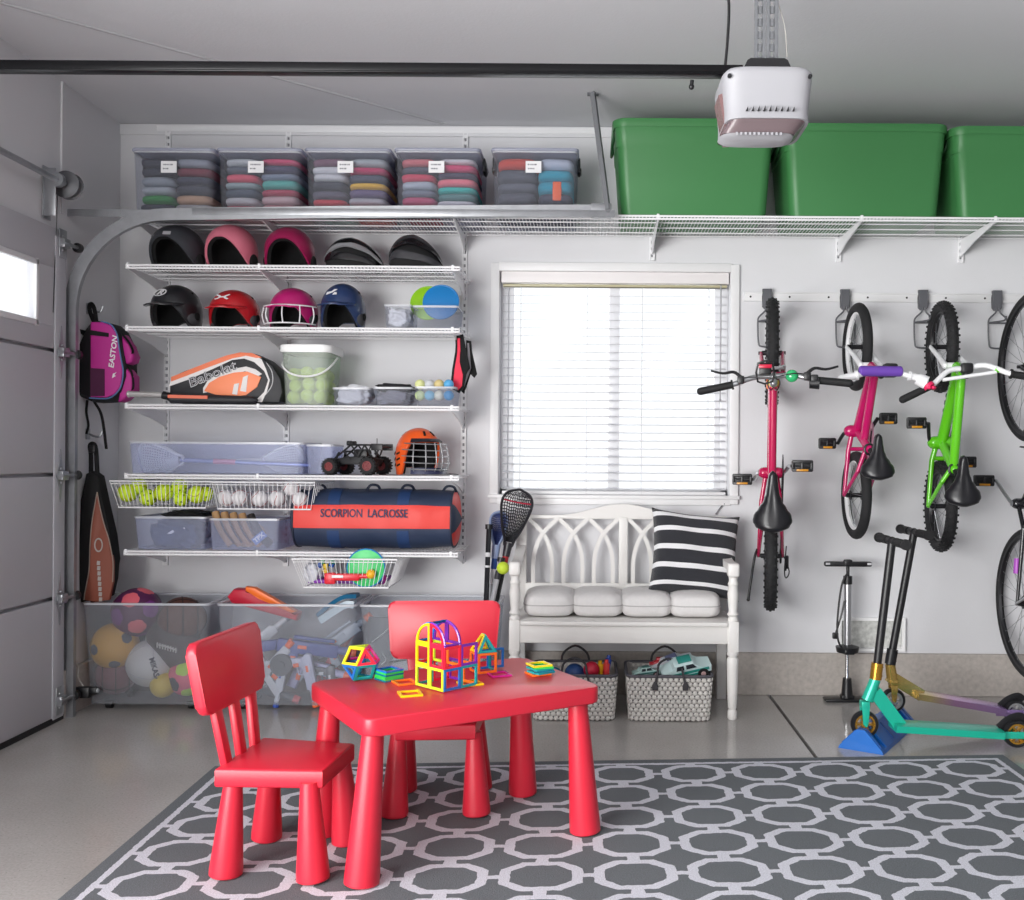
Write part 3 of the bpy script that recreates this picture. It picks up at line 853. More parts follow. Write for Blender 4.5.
# vault: pairs of quarter discs standing on the long side, arched tiles along x
def quarter(org, ydir, col):
    m = tile_mb('quarter', q, .0075, .0052)
    y = Vector(ydir); z = Vector((0, 0, 1)); n = y.cross(z)
    o = Vector(org)
    m.xf(Matrix(((y.x, z.x, n.x, o.x), (y.y, z.y, n.y, o.y), (y.z, z.z, n.z, o.z), (0, 0, 0, 1))))
    m.build('magnetic_tile', tilemat(col), ca, smooth=30)
quarter((-q, 0, 2 * q + e), (0, -1, 0), 'red'); quarter((-q, 0, 2 * q + e), (0, 1, 0), 'yellow')
quarter((0, 0, 2 * q + e), (0, -1, 0), 'purple'); quarter((0, 0, 2 * q + e), (0, 1, 0), 'purple')
for s_ in (-1, 1):
    m = MB(); pr = .0055
    for x in (-q + .004, -.004):
        m.tube([(x, s_ * q * math.cos(a_ * PI / 16), 2 * q + e + q * math.sin(a_ * PI / 16)) for a_ in range(9)], .0038, 6, k=1)
    m.cyl((-q, s_ * q * .99, 2 * q + e + .004), (0, s_ * q * .99, 2 * q + e + .004), .0038, n=6); m.cyl((-q, 0, 3 * q + e), (0, 0, 3 * q + e), .0038, n=6)
    m.build('magnetic_tile', tilemat('purple' if s_ < 0 else 'blue'), ca)

# tower house
ph = tl(482, 675)
ho = thing('tile_tower', 'narrow teal roofed tower of magnetic tiles beside the castle', 'toy', (ph.x, ph.y + .04, TZ), math.radians(28))
ca_keep = ca; ca = ho
sqr((-q / 2, -q / 2, e), X_, Z_, 'orange'); sqr((-q / 2, -q / 2, e), Y_, Z_, 'orange'); sqr((q / 2, -q / 2, e), Y_, Z_, 'teal'); sqr((-q / 2, q / 2, e), X_, Z_, 'blue')
for o_, d_ in (((-q / 2, -q / 2, q + e), X_), ((-q / 2, q / 2, q + e), X_)):
    o_ = Vector(o_); add_tile(ho, 'teal' if o_.y < 0 else 'yellow', [o_, o_ + Vector(X_), Vector((0, o_.y * .4, q * 1.85 + e))])
for sx in (-1, 1):
    add_tile(ho, 'yellow' if sx < 0 else 'teal', [(sx * q / 2, -q / 2, q + e), (sx * q / 2, q / 2, q + e), (0, q * .2, q * 1.85 + e), (0, -q * .2, q * 1.85 + e)])
sqr((q / 2, q / 2, e), (q*.8, 0, 0), Z_, 'blue')
ca = ca_keep

# loose tiles and stacks
def loose(px, py, col, z=0, rz=0., label='', kind='square', grp=None):
    p = tl(px, py, z); m = tile_mb(kind); o = m.build('magnetic_tile', tilemat(col), None, smooth=0)
    o.location = (p.x, p.y, TZ + z + .0028); o.rotation_euler = (0, 0, rz)
    return tag(o, label, 'toy tile', grp)
loose(410, 694.5, 'yellow', 0, .35, 'loose amber square magnetic tile lying alone in front of the castle')
loose(405, 683, 'orange', 0, .55, 'loose orange square magnetic tile beside the castle corner')
loose(470, 684, 'yellow', 0, .5, 'yellow square magnetic tile lying between castle and tower')
loose(499, 675, 'magenta', 0, .4, 'loose magenta square magnetic tile at the foot of the tower')
g = 'stack of magnetic tiles near the faceted ball'
for i, (cc, w_) in enumerate([('dark teal', 0), ('green', .02), ('green', -.05), ('dark teal', .03), ('green', .0), ('blue', .06)]):
    loose(389, 679.5, cc, i * .0056, .75 + w_, ['bottom', 'second', 'third', 'fourth', 'fifth', 'topmost'][i] + ' %s tile of the small stack beside the faceted ball' % cc, 'square', g)
g = 'stack of magnetic tiles near the far end of the table'
for i, (cc, w_, dx) in enumerate([('orange', 0.1, -2), ('teal', .3, 1), ('dark teal', -.1, 2), ('teal', .2, 0), ('green', -.1, 1), ('yellow', .1, -1)]):
    loose(540 + dx, 674, cc, i * .0056, .4 + w_, ['bottom', 'second', 'third', 'fourth', 'fifth', 'topmost'][i] + ' %s tile of the stack at the end of the table nearest the bench' % cc, 'square', g)
# ================================================================ bench
BW = mat('bench_white_paint', 'e3e1de', .45, bump=.06, bscale=90)
bx0, bx1 = -.35, .658; bc = (bx0 + bx1) / 2; bh = (bx1 - bx0) / 2 - .024
bn = thing('bench', 'white painted wooden bench with gothic lattice back below the window', 'bench', (bc, 0, 0))
yf, yb = -.465, -.085
sz = .430
def turned(z0, z1, r):
    L = z1 - z0
    return [(r * .75, z0), (r, z0 + .02 * L), (r * .95, z0 + .06 * L), (r * .55, z0 + .085 * L), (r * .95, z0 + .11 * L), (r * .62, z0 + .135 * L),
            (r * .72, z0 + .3 * L), (r * .98, z0 + .62 * L), (r * 1.02, z0 + .74 * L), (r * .6, z0 + .80 * L), (r * 1.1, z0 + .84 * L), (r * 1.1, z0 + .9 * L), (r * .65, z0 + .94 * L), (r * 1.0, z0 + L)]
for sx in (-1, 1):
    x = sx * bh
    m = MB()
    m.lathe([(.017, 0), (.021, .006), (.021, .035), (.015, .045), (.020, .052), (.023, .12), (.026, .24), (.026, .265), (.018, .275), (.026, .285), (.026, .30)], 24, M=T(x, yf, 0))
    m.box((x, yf, .365), (.048, .048, .135), bev=.004)
    m.lathe([(.022, .43), (.024, .44), (.018, .452), (.026, .462), (.018, .475), (.021, .50), (.025, .55), (.02, .585), (.024, .595), (.018, .61), (.021, .63)], 24, M=T(x, yf, 0))
    m.build('front_leg', BW, bn)
    m = MB()
    m.box((x, yb, .21), (.044, .044, .42), bev=.003); m.box((x, yb + .006, .635), (.050, .036, .47), bev=.004)
    m.build('back_leg', BW, bn)
    # arm: slopes forward then scrolls over the front post
    m = MB()
    pr = [(-.024, -.015), (.024, -.015), (.024, .015), (-.024, .015)]
    m.sweep([(x, yb, .715), (x, yb - .08, .70), (x, yb - .2, .672), (x, yf + .06, .668), (x, yf - .01, .672)], [(-.022, -.015), (.022, -.015), (.022, .015), (-.022, .015)], (0, 0, 1), k=4)
    m.box((x, yf - .004, .657), (.052, .058, .062), bev=.012)
    m.build('armrest', BW, bn, smooth=50)
m = MB(); m.box((0, (yf + yb) / 2 + .0, sz - .009), (bh * 2 - .02, yb - yf + .01, .020), bev=.005)
m.box((0, yf - .022, sz - .009), (bh * 2 - .052, .03, .020), bev=.006)
m.build('seat', BW, bn)
m = MB(); m.box((0, yf - .006, .378), (bh * 2 - .046, .022, .090), bev=.003); m.box((0, yb, .378), (bh * 2 - .04, .02, .09), bev=.003)
for sx in (-1, 1): m.box((sx * bh, (yf + yb) / 2, .378), (.02, yb - yf - .05, .09), bev=.003)
m.build('apron', BW, bn)
# back frame
z_lo, z_hi = W(600, 583, yb).z, W(600, 519, yb).z
m = MB(); bw = bh * 2 - .04
top = [(-bw / 2 - .01, z_hi)] + [(bw / 2 + .01, z_hi)]
arc = []
for i in range(25):
    u = -1 + 2 * i / 24; arc.append((bw / 2 * 1.02 * -u, .865 + .055 * (.5 + .5 * math.cos(PI * min(1, abs(u) * 1.55))) + .006))
m.prism(top + arc, .026, M=T(0, yb + .004, 0) @ rot('X', 90), bev=.004)
m.build('crest_rail', BW, bn, smooth=30)
m = MB(); m.box((0, yb, z_lo - .035), (bw, .024, .07), bev=.003); m.build('lower_rail', BW, bn)
m = MB(); m.box((.008, yb, (z_lo + z_hi) / 2), (.042, .026, z_hi - z_lo + .02), bev=.003); m.build('middle_stile', BW, bn)
for s_ in (0, 1):
    xa, xb = ((-bh + .03, -.014) if s_ == 0 else (.029, bh - .03))
    m = MB(); n = 3; cw = (xb - xa) / n; H = z_hi - z_lo
    for i in range(n):
        c0 = xa + cw * (i + .5)
        for d in (-1, 1):
            xb_ = c0 + d * cw * .31; xt = c0 - d * cw * .50
            pts = [(xb_, yb + d * .002, z_lo - .004), (xb_, yb + d * .002, z_lo + H * .30), (c0 + d * cw * .24, yb + d * .002, z_lo + H * .52), (c0 + d * cw * .02, yb + d * .002, z_lo + H * .76), (xt, yb + d * .002, z_hi + .006)]
            m.sweep(pts, [(-.0095, -.008), (.0095, -.008), (.0095, .008), (-.0095, .008)], (0, 1, 0), k=5)
    m.build('lattice', BW, bn, smooth=40)

# cushion of four puffs
CL = mat('grey_linen', 'dddbda', .9, bump=.5, bscale=160, vary=.06, vscale=60)
cu = thing('seat_cushion', 'long light grey tufted bench cushion of four puffs', 'cushion', (bc - .005, (yf + yb) / 2 + .005, sz + .001))
tot = .875; cw = tot / 4
for i in range(4):
    m = MB(); x0 = -tot / 2 + cw * (i + .5); rr = random.Random(i)
    def pf(u, v):
        a = 2 * PI * u; ph = PI * (v - .5)
        cx2 = sq(math.cos(a), .42); cy2 = sq(math.sin(a), .42)
        e_ = math.cos(ph) ** .45
        x = cx2 * e_ * cw * .535; y = cy2 * e_ * .165
        z = .056 + .056 * math.copysign(abs(math.sin(ph)) ** .62, math.sin(ph))
        dd = (x / (cw * .5)) ** 2 + (y / .165) ** 2
        z += .008 * math.exp(-dd * 2) * (1 if ph > 0 else 0) + .005 * math.sin(a * 9 + i) * e_ * (1 - abs(math.sin(ph))) 
        if ph < 0: z = max(z, .004)
        return (x0 + x, y, z)
    V = m.grid(pf, 56, 19, True)
    o = m.build('puff', CL, cu, smooth=60)
m = MB()
for i in range(4):
    x0 = -tot / 2 + cw * (i + .5)
    m.tube([(x0 + sq(math.cos(2 * PI * j / 40), .42) * cw * .53, sq(math.sin(2 * PI * j / 40), .42) * .165, .058) for j in range(40)], .0028, 6, True, 1)
m.build('piping', mat('linen_seam', 'b5b3b2', .9), cu)

# striped pillow
def stripe_mat():
    m = bpy.data.materials.new('striped_knit'); m.use_nodes = True
    nt = m.node_tree; N = nt.nodes; L = nt.links; b = N['Principled BSDF']
    uv = N.new('ShaderNodeUVMap'); uv.uv_map = 'cloth'; sep = N.new('ShaderNodeSeparateXYZ'); L.new(uv.outputs[0], sep.inputs[0])
    r = N.new('ShaderNodeValToRGB'); r.color_ramp.interpolation = 'CONSTANT'; el = r.color_ramp.elements
    D = (*lin('2c2d33'), 1); Wc = (*lin('f0f0f2'), 1)
    stops = [(0, D), (.075, Wc), (.125, D), (.275, Wc), (.335, D), (.485, Wc), (.545, D), (.700, Wc), (.755, D), (.885, Wc), (.945, D)]
    el[0].position, el[0].color = stops[0]; el[1].position, el[1].color = stops[1]
    for p, c in stops[2:]: x = el.new(p); x.color = c
    L.new(sep.outputs[1], r.inputs[0]); L.new(r.outputs[0], b.inputs['Base Color'])
    b.inputs['Roughness'].default_value = .95; b.inputs['Sheen Weight'].default_value = .2
    w_ = N.new('ShaderNodeTexWave'); w_.inputs['Scale'].default_value = 90; L.new(uv.outputs[0], w_.inputs['Vector'])
    bp = N.new('ShaderNodeBump'); bp.inputs['Strength'].default_value = .4; bp.inputs['Distance'].default_value = .003
    L.new(w_.outputs['Fac'], bp.inputs['Height']); L.new(bp.outputs['Normal'], b.inputs['Normal'])
    return m
m = MB(); uvl = m.bm.loops.layers.uv.new('cloth'); n = 28; pw, phh = .425, .415
for s_ in (-1, 1):
    V = []
    for j in range(n + 1):
        row = []
        for i in range(n + 1):
            a, b_ = -1 + 2 * i / n, -1 + 2 * j / n
            t_ = max(0, (1 - a ** 4) * (1 - b_ ** 4)) ** .5
            pin = 1 - .10 * (1 - a * a) * (abs(b_) ** 3) ; pin2 = 1 - .09 * (1 - b_ * b_) * (abs(a) ** 3)
            x = a * pw / 2 * pin2; z = b_ * phh / 2 * pin; y = s_ * (.075 * t_ + .003) + .004 * math.sin(a * 7 + b_ * 4) * t_
            row.append(m.bm.verts.new((x, y, z)))
        V.append(row)
    for j in range(n):
        for i in range(n):
            f = m.bm.faces.new((V[j][i], V[j][i + 1], V[j + 1][i + 1], V[j + 1][i]))
            for lp, (ii, jj) in zip(f.loops, ((i, j), (i + 1, j), (i + 1, j + 1), (i, j + 1))): lp[uvl].uv = (ii / n, jj / n)
bmesh.ops.remove_doubles(m.bm, verts=m.bm.verts[:], dist=.0065)
pil = m.build('striped_pillow', stripe_mat(), None, smooth=80)
pc_ = W(692, 560, -.22)
pil.matrix_world = T(pc_.x + .012, -.215, .700) @ rot('Z', 5) @ rot('Y', 6) @ rot('X', -22)
tag(pil, 'charcoal and white striped square pillow leaning on the bench back', 'pillow')

# ================================================================ woven baskets
BK = mat('basket_weave', 'd3d0cb', .75, bump=.2, bscale=150, vary=.08, vscale=30)
BKD = mat('basket_dark_weave', '55535a', .8)
def basket(label, loc):
    t = thing('woven_basket', label, 'basket', loc, 0, 'woven baskets under the bench')
    w, d, h = .372, .31, .20
    def path(z):
        k = .93 + .07 * z / h
        return rrect(w * k, d * k, .03, 4)
    m = MB()
    # solid inner wall
    V = [[m.bm.verts.new((p[0] * .97, p[1] * .97, z)) for p in path(z)] for z in (.004, h * .5, h)]
    for a, b_ in zip(V, V[1:]):
        for i in range(len(a)): m.bm.faces.new((a[i], a[(i + 1) % len(a)], b_[(i + 1) % len(a)], b_[i]))
    m.bm.faces.new(V[0][::-1])
    m.build('lining', mat('basket_lining', 'b9b3b0', .95), t)
    # fat woven strands, alternating
    m = MB(); rows_ = 10; per = 2 * (w + d)
    for r_ in range(rows_):
        z = .012 + (h - .03) * r_ / (rows_ - 1); pth = path(z); pts = []
        L_ = [(Vector(pth[i]), Vector(pth[(i + 1) % len(pth)])) for i in range(len(pth))]
        tot_ = sum((b_ - a).length for a, b_ in L_); n_ = 54
        for k in range(n_):
            s0 = tot_ * (k + (.5 if r_ % 2 else 0)) / n_; acc = 0
            for a, b_ in L_:
                l = (b_ - a).length
                if acc + l >= s0:
                    p = a.lerp(b_, (s0 - acc) / max(l, 1e-6)); dr = (b_ - a).normalized(); break
                acc += l
            ang_ = math.atan2(dr.y, dr.x)
            m.sph((0, 0, 0), .0115, 8, (1.05, .55, .92), M=T(p.x, p.y, z) @ Matrix.Rotation(ang_, 4, 'Z') @ rot('Y', 28 if r_ % 2 else -28))
    m.build('weave', BK, t, smooth=80)
    m = MB()
    for r_ in range(rows_):
        z = .012 + (h - .03) * r_ / (rows_ - 1)
        m.tube([(x, y, z + .004) for x, y in path(z)], .0028, 5, True, 1)
    m.build('dark_strands', BKD, t)
    m = MB(); m.tube([(x, y, h - .002) for x, y in path(h)], .007, 8, True, 1); m.build('rim', BKD, t)
    for sy, fold in ((-1, True), (1, False)):
        m = MB(); y = sy * d / 2
        if fold: m.tube([(-.065, y - .012, h - .03), (-.055, y - .004, h + .012), (-.045, y + .04, h + .045), (0, y + .075, h + .06), (.045, y + .04, h + .045), (.055, y - .004, h + .012), (.065, y - .012, h - .03)], .0052, 8)
        else: m.tube([(-.065, y, h - .02), (-.055, y, h + .035), (0, y, h + .07), (.055, y, h + .035), (.065, y, h - .02)], .0052, 8)
        for sx in (-1, 1): m.prism([(-.012, -.02), (.012, -.02), (.014, .0), (.006, .018), (-.006, .018), (-.014, 0)], .005, M=T(sx * .066, y + sy * .013, h - .04) @ rot('X', 90), bev=.001)
        m.build('handle', mat('dark_handle', '3a383c', .7), t)
    return t
yb1 = -.365
b1x = W(574, 700, -.52).x; b2x = W(670, 700, -.52).x
basket_l = basket('pale woven basket under the bench, half hidden behind the red table', (b1x, yb1, .0))
basket_r = dup(basket_l, (b2x, yb1, 0), 0, 'pale woven basket under the bench holding toy trucks, fully in view')
def toyball(name, label, c, r, m_, cat='ball', grp=None):
    m = MB(); m.sph((0, 0, 0), r, 24); o = m.build(name, m_, None, smooth=80); o.location = c; return tag(o, label, cat, grp)
toyball('toy_ball', 'raspberry red ball on top of the basket behind the table', (b1x + .075, yb1 - .06, .205), .036, c2('c2203c', .5, bump=.2))
toyball('toy_ball', 'dark blue ball in the basket behind the table', (b1x + .0, yb1 - .05, .185), .045, c2('1f3f74', .5))
toyball('toy_ball', 'smaller teal ball tucked at the edge of the basket behind the table', (b1x - .09, yb1 - .06, .18), .035, c2('1d6a86', .5))
for i, (cc, n_, dx, dy) in enumerate((('e3b21c', 'yellow', .118, -.04), ('d23a3a', 'red', .140, -.07), ('2b4fa8', 'blue', .145, -.02))):
    m = MB(); m.box((0, 0, 0), (.022, .03, .075), bev=.005); m.cyl((0, 0, .03), (0, 0, .052), .009, n=12)
    o = m.build('toy_block', c2(cc, .4)); o.location = (b1x + dx, yb1 + dy, .19 + .01 * i); o.rotation_euler = (0, .15 * i - .1, .4)
    tag(o, '%s upright toy piece at the end of the basket behind the table' % n_, 'toy', 'toy pieces in the woven basket')
def truck(label, loc, M_, scale, body, trim, glass='2a3035'):
    t = thing('toy_truck', label, 'toy truck', loc)
    k = scale
    bm_, tm_, gm_ = c2(body, .35), c2(trim, .4), c2(glass, .15)
    m = MB(); m.prism([(-.11 * k, 0), (.11 * k, 0), (.112 * k, .028 * k), (.06 * k, .034 * k), (.035 * k, .062 * k), (-.05 * k, .064 * k), (-.06 * k, .04 * k), (-.11 * k, .038 * k)], .075 * k, M=rot('X', 90), bev=.004 * k); m.build('body', bm_, t)
    m = MB()
    for sy in (-1, 1):
        m.box((.0, sy * .038 * k, .020 * k), (.2 * k, .003, .012 * k)); m.box((0, sy * .039 * k, .005 * k), (.17 * k, .004, .007 * k))
    m.box((-.0 * k, 0, .068 * k), (.06 * k, .05 * k, .006 * k), bev=.002); m.build('stripe', tm_, t)
    m = MB()
    for sy in (-1, 1):
        m.prism([(-.045 * k, .038 * k), (-.01 * k, .038 * k), (-.01 * k, .058 * k), (-.04 * k, .058 * k)], .003, M=T(0, sy * .0385 * k, 0) @ rot('X', 90)); m.prism([(0, .038 * k), (.046 * k, .038 * k), (.032 * k, .058 * k), (0, .058 * k)], .003, M=T(0, sy * .0385 * k, 0) @ rot('X', 90))
    m.build('windows', gm_, t, smooth=0)
    for sx in (-1, 1):
        for sy in (-1, 1):
            m = MB(); m.cyl((sx * .07 * k, sy * .026 * k, 0), (sx * .07 * k, sy * .044 * k, 0), .024 * k, n=22); w_ = m.build('wheel', RUBBER, t)
            m = MB(); m.cyl((sx * .07 * k, sy * .043 * k, 0), (sx * .07 * k, sy * .046 * k, 0), .011 * k, n=14); m.build('hubcap', c2('c9a6a6', .3), w_)
    t.matrix_world = T(loc) @ M_
    return t
truck('white and mint toy truck lying tilted across the top of the basket', (b2x + .075, yb1 - .085, .205), rot('Z', 3) @ rot('Y', -13) @ rot('X', 22), 1.0, 'c8dede', '2c8a80')
truck('white toy rescue truck with dark windows lying behind the mint truck', (b2x + .03, yb1 + .0, .205), rot('Z', 8) @ rot('Y', -20) @ rot('X', 18), .85, 'dcdfe6', '6a6f92')
truck('small pale green toy van in the basket corner beside the red toy', (b2x - .10, yb1 - .085, .19), rot('Z', 12) @ rot('Y', -6), .55, 'a8c4c0', '3a6a66')
m = MB(); m.box((0, 0, 0), (.07, .05, .03), bev=.012); m.box((0, 0, .02), (.04, .03, .02), bev=.008); m.cyl((-.05, 0, 0), (.04, 0, .005), .008, n=10)
o = m.build('toy_car', c2('b3202e', .4)); o.location = (b2x - .03, yb1 + .03, .215); tag(o, 'dark red toy car behind the trucks in the basket', 'toy')
# ================================================================ bicycles hanging by the front wheel
GRIP = mat('grip_rubber', '141416', .7, bump=.4, bscale=300)
SADDLE = mat('black_saddle_vinyl', '16161a', .32, bump=.05)
SILVER = mat('silver_alloy', 'b9babd', .3, metal=.85)
AMBER = mat('amber_reflector', 'c98a1e', .3)
def wheel(parent, c, R_, tw, rim_col, knob=False, name='wheel', nsp=20):
    c = Vector(c)
    M0 = T(c) @ rot('X', 90)
    m = MB()
    prof = [(math.cos(a) * tw, math.sin(a) * tw) for a in [2 * PI * i / 12 for i in range(12)]]
    n = 60; ring = []
    pts = [((R_ - tw) * math.cos(2 * PI * i / n), (R_ - tw) * math.sin(2 * PI * i / n), 0) for i in range(n)]
    m.sweep(pts, [(a, b * .95) for a, b in prof], (0, 0, 1), closed=True, M=M0)
    if knob:
        for i in range(80):
            a = 2 * PI * i / 80
            for zz in ((-.55, .55) if i % 2 else (-.92, 0, .92)):
                rr = R_ - tw + tw * math.sqrt(max(0, 1 - zz * zz)) * .99
                m.box((0, 0, 0), (.005, .009, .009), M=M0 @ Matrix.Rotation(a, 4, 'Z') @ T(rr, 0, zz * tw))
    wo = m.build(name, RUBBER, parent, smooth=50)
    m = MB(); rr = R_ - 2 * tw
    m.sweep([(rr * math.cos(2 * PI * i / n), rr * math.sin(2 * PI * i / n), 0) for i in range(n)], [(-.004, -.011), (.010, -.013), (.010, .013), (-.004, .011), (-.008, 0)], (0, 0, 1), closed=True, M=M0)
    m.build('rim', rim_col, wo, smooth=30)
    m = MB()
    for i in range(nsp):
        a = 2 * PI * i / nsp; s_ = .026 if i % 2 else -.026; a2 = a + (.5 if (i // 2) % 2 else -.5)
        p0 = M0 @ Vector((.016 * math.cos(a2), .016 * math.sin(a2), s_)); p1 = M0 @ Vector((rr * math.cos(a), rr * math.sin(a), 0))
        m.cyl(p0, p1, .0011, n=5, cap=False)
    m.build('spokes', mat('spoke_steel', '9a9ca0', .3, metal=.8), wo)
    m = MB(); m.cyl(c + Vector((0, -.045, 0)), c + Vector((0, .045, 0)), .011, n=14)
    for s_ in (-1, 1): m.cyl(c + Vector((0, s_ * .024, 0)), c + Vector((0, s_ * .029, 0)), .022, n=18); m.cyl(c + Vector((0, s_ * .045, 0)), c + Vector((0, s_ * .062, 0)), .008, n=6)
    m.build('hub', DARK_METAL, wo)
    return wo
def saddle(parent, c, L_, w_):
    c = Vector(c); m = MB()
    def f(u, v):
        a = 2 * PI * u; x = -L_ / 2 + L_ * v
        t_ = v
        K = [(0, .18), (.03, .55), (.09, .86), (.18, 1.0), (.28, .95), (.40, .70), (.52, .46), (.65, .33), (.8, .27), (.92, .23), (.97, .16), (1.0, .04)]
        for (q0, h0), (q1, h1) in zip(K, K[1:]):
            if q0 <= t_ <= q1: half = w_ / 2 * (h0 + (h1 - h0) * (.5 - .5 * math.cos(PI * (t_ - q0) / (q1 - q0))))
        th = .022 + .018 * (1 - t_)
        th *= min(1, t_ / .08 + .2) ** .5 * min(1, (1 - t_) / .05 + .2) ** .5
        y = half * math.cos(a); z = th * math.sin(a) * (1 if math.sin(a) > 0 else .9) - .35 * y * y / w_ + (.012 * (1 - t_) ** 3) - (.006 * math.exp(-(y / .012) ** 2) * math.sin(PI * t_))
        return (c.x + x, c.y + y, c.z + z)
    V = m.grid(f, 40, 26, True)
    try: m.bm.faces.new(V[0]); m.bm.faces.new(V[-1])
    except ValueError: pass
    so_ = m.build('saddle', SADDLE, parent, smooth=80)
    m = MB()
    for s_ in (-1, 1): m.tube([c + Vector((-L_ * .3, s_ * .03, -.015)), c + Vector((-L_ * .1, s_ * .02, -.04)), c + Vector((L_ * .15, s_ * .018, -.038)), c + Vector((L_ * .4, 0, -.012))], .0035, 6)
    m.build('saddle_rails', DARK_METAL, so_)
def tube_part(parent, name, segs, material):
    m = MB()
    for a, b, r0, *r1 in segs: m.cyl(a, b, r0, r1[0] if r1 else r0, n=16); m.sph(a, r0 * 1.0, 12); m.sph(b, (r1[0] if r1 else r0), 12)
    return m.build(name, material, parent, smooth=60)
def pedal(parent, c, w_=.085):
    c = Vector(c); sg = 1 if c.y > 0 else -1
    m = MB(); m.cyl(c + Vector((0, -sg * .0, 0)), c + Vector((0, sg * (w_), 0)), .007, n=10)
    for dx in (-.019, .019): m.box((c.x + dx, c.y + sg * w_ * .6, c.z), (.014, w_ * 1.05, .026), bev=.003)
    m.box((c.x, c.y + sg * w_ * .6, c.z - .004), (.03, w_ * .9, .016), bev=.003)
    for k in (.12, .6, 1.08): m.box((c.x, c.y + sg * w_ * k, c.z), (.046, .012, .024), bev=.003)
    p = m.build('pedal', BLACK, parent)
    m = MB()
    m.box((c.x - .019, c.y + sg * w_ * .6, c.z + .0135), (.010, w_ * .6, .003), bev=.001)
    m.build('reflector', AMBER, p)
def bike(label, axle, yaw, P_):
    t = thing('bicycle', label, 'bicycle', (0, 0, 0), 0, 'bicycles hanging on the wall')
    R_, tw, wb = P_['R'], P_['tw'], P_['wb']
    FR = P_['frame']; FK = P_['fork']
    bb = Vector((P_['bb'], 0, P_.get('bbz', .015)))
    ra = Vector((-wb, 0, 0))
    ax_ = Vector((-math.cos(math.radians(70)), 0, math.sin(math.radians(70))))
    base = Vector((-.025, 0, 0))
    crown = base + ax_ * (R_ + .035); ht0 = crown + ax_ * .02; ht1 = ht0 + ax_ * P_['head']
    hb = ht1 + ax_ * P_['stem'] + Vector((P_.get('stemx', .03), 0, 0))
    seat = Vector(P_['seat'])
    st_top = bb + (seat - Vector((0, 0, .05)) - bb) * .72
    wheel(t, (0, 0, 0), R_, tw, P_['rim'], P_.get('knob', False), 'front_wheel', P_.get('nsp', 20)); wheel(t, ra, R_, tw, P_['rim'], P_.get('knob', False), 'rear_wheel', P_.get('nsp', 20))
    r = P_['tube']
    segs = [(ht0, ht1, r * 1.15), (ht0 + ax_ * .02, bb, r * 1.2), (bb, st_top, r)]
    if P_.get('toptube') == 'low': segs.append((ht1 - ax_ * .03, bb.lerp(st_top, .55), r))
    else: segs.append((ht1 - ax_ * .02, st_top - Vector((0, 0, .02)), r))
    segs.append((bb + Vector((0, -.035, 0)), bb + Vector((0, .035, 0)), r * 1.5))
    tube_part(t, 'frame', segs, FR)
    stays = []
    for s_ in (-1, 1):
        y = s_ * .052; j = tw + .016
        stays += [(bb + Vector((-.01, s_ * .025, 0)), Vector((-wb + R_ + .0, s_ * j, .01)), r * .6), (Vector((-wb + R_, s_ * j, .01)), ra + Vector((0, s_ * .055, 0)), r * .6, r * .45),
                  (st_top + Vector((0, s_ * .012, -.02)), Vector((-wb + R_ * .55, s_ * j, R_ * .85)) , r * .5), (Vector((-wb + R_ * .55, s_ * j, R_ * .85)), ra + Vector((0, s_ * .055, 0)), r * .5, r * .4)]
    stays.append((Vector((-wb + R_ + .01, -.03, .01)), Vector((-wb + R_ + .01, .03, .01)), r * .5))
    tube_part(t, 'rear_stays', stays, P_.get('stay', FR))
    fk = []
    for s_ in (-1, 1):
        j = tw + .018
        fk += [(crown + Vector((0, 0, 0)), crown + Vector((0, s_ * j, -.004)), r * .75), (crown + Vector((0, s_ * j, 0)), crown * .45 + Vector((-.0, s_ * j, 0)), r * .72, r * .6), (crown * .45 + Vector((0, s_ * j, 0)), Vector((0, s_ * .05, 0)), r * .6, r * .45)]
    tube_part(t, 'fork', fk, FK)
    tube_part(t, 'stem', [(ht1, ht1 + ax_ * P_['stem'], .012), (ht1 + ax_ * P_['stem'], hb, .016)], P_.get('stemm', BLACK))
    m = MB(); m.cyl(st_top, seat - Vector((0, 0, .03)), .012, n=14); m.build('seat_post', P_.get('post', BLACK), t)
    m = MB(); m.torus(r * 1.15, .006, 20, 8, M=T(st_top)); m.build('seat_clamp', BLACK, t)
    saddle(t, seat, P_['sl'], P_['sw'])
    # handlebar
    hw, rise, back = P_['hw'], P_['rise'], P_['back']
    pts = [(hb.x - back, hw, hb.z + rise), (hb.x - back * .6, hw * .6, hb.z + rise), (hb.x, hw * .28, hb.z + rise * .25), (hb.x, 0, hb.z)]
    pts = pts + [(x, -y, z) for x, y, z in pts[:-1][::-1]]
    Rs = T(hb) @ Matrix.Rotation(math.radians(P_.get('steer', 0)), 4, ax_) @ T(-hb)
    pts = [Rs @ Vector(p) for p in pts]
    m = MB(); m.tube(pts, .0115, 12, k=5)
    if P_.get('cross'): m.cyl(Rs @ Vector((hb.x - .035, hw * .40, hb.z + rise * .6)), Rs @ Vector((hb.x - .035, -hw * .40, hb.z + rise * .6)), .008, n=10)
    hbo = m.build('handlebar', P_['bar'], t, smooth=80)
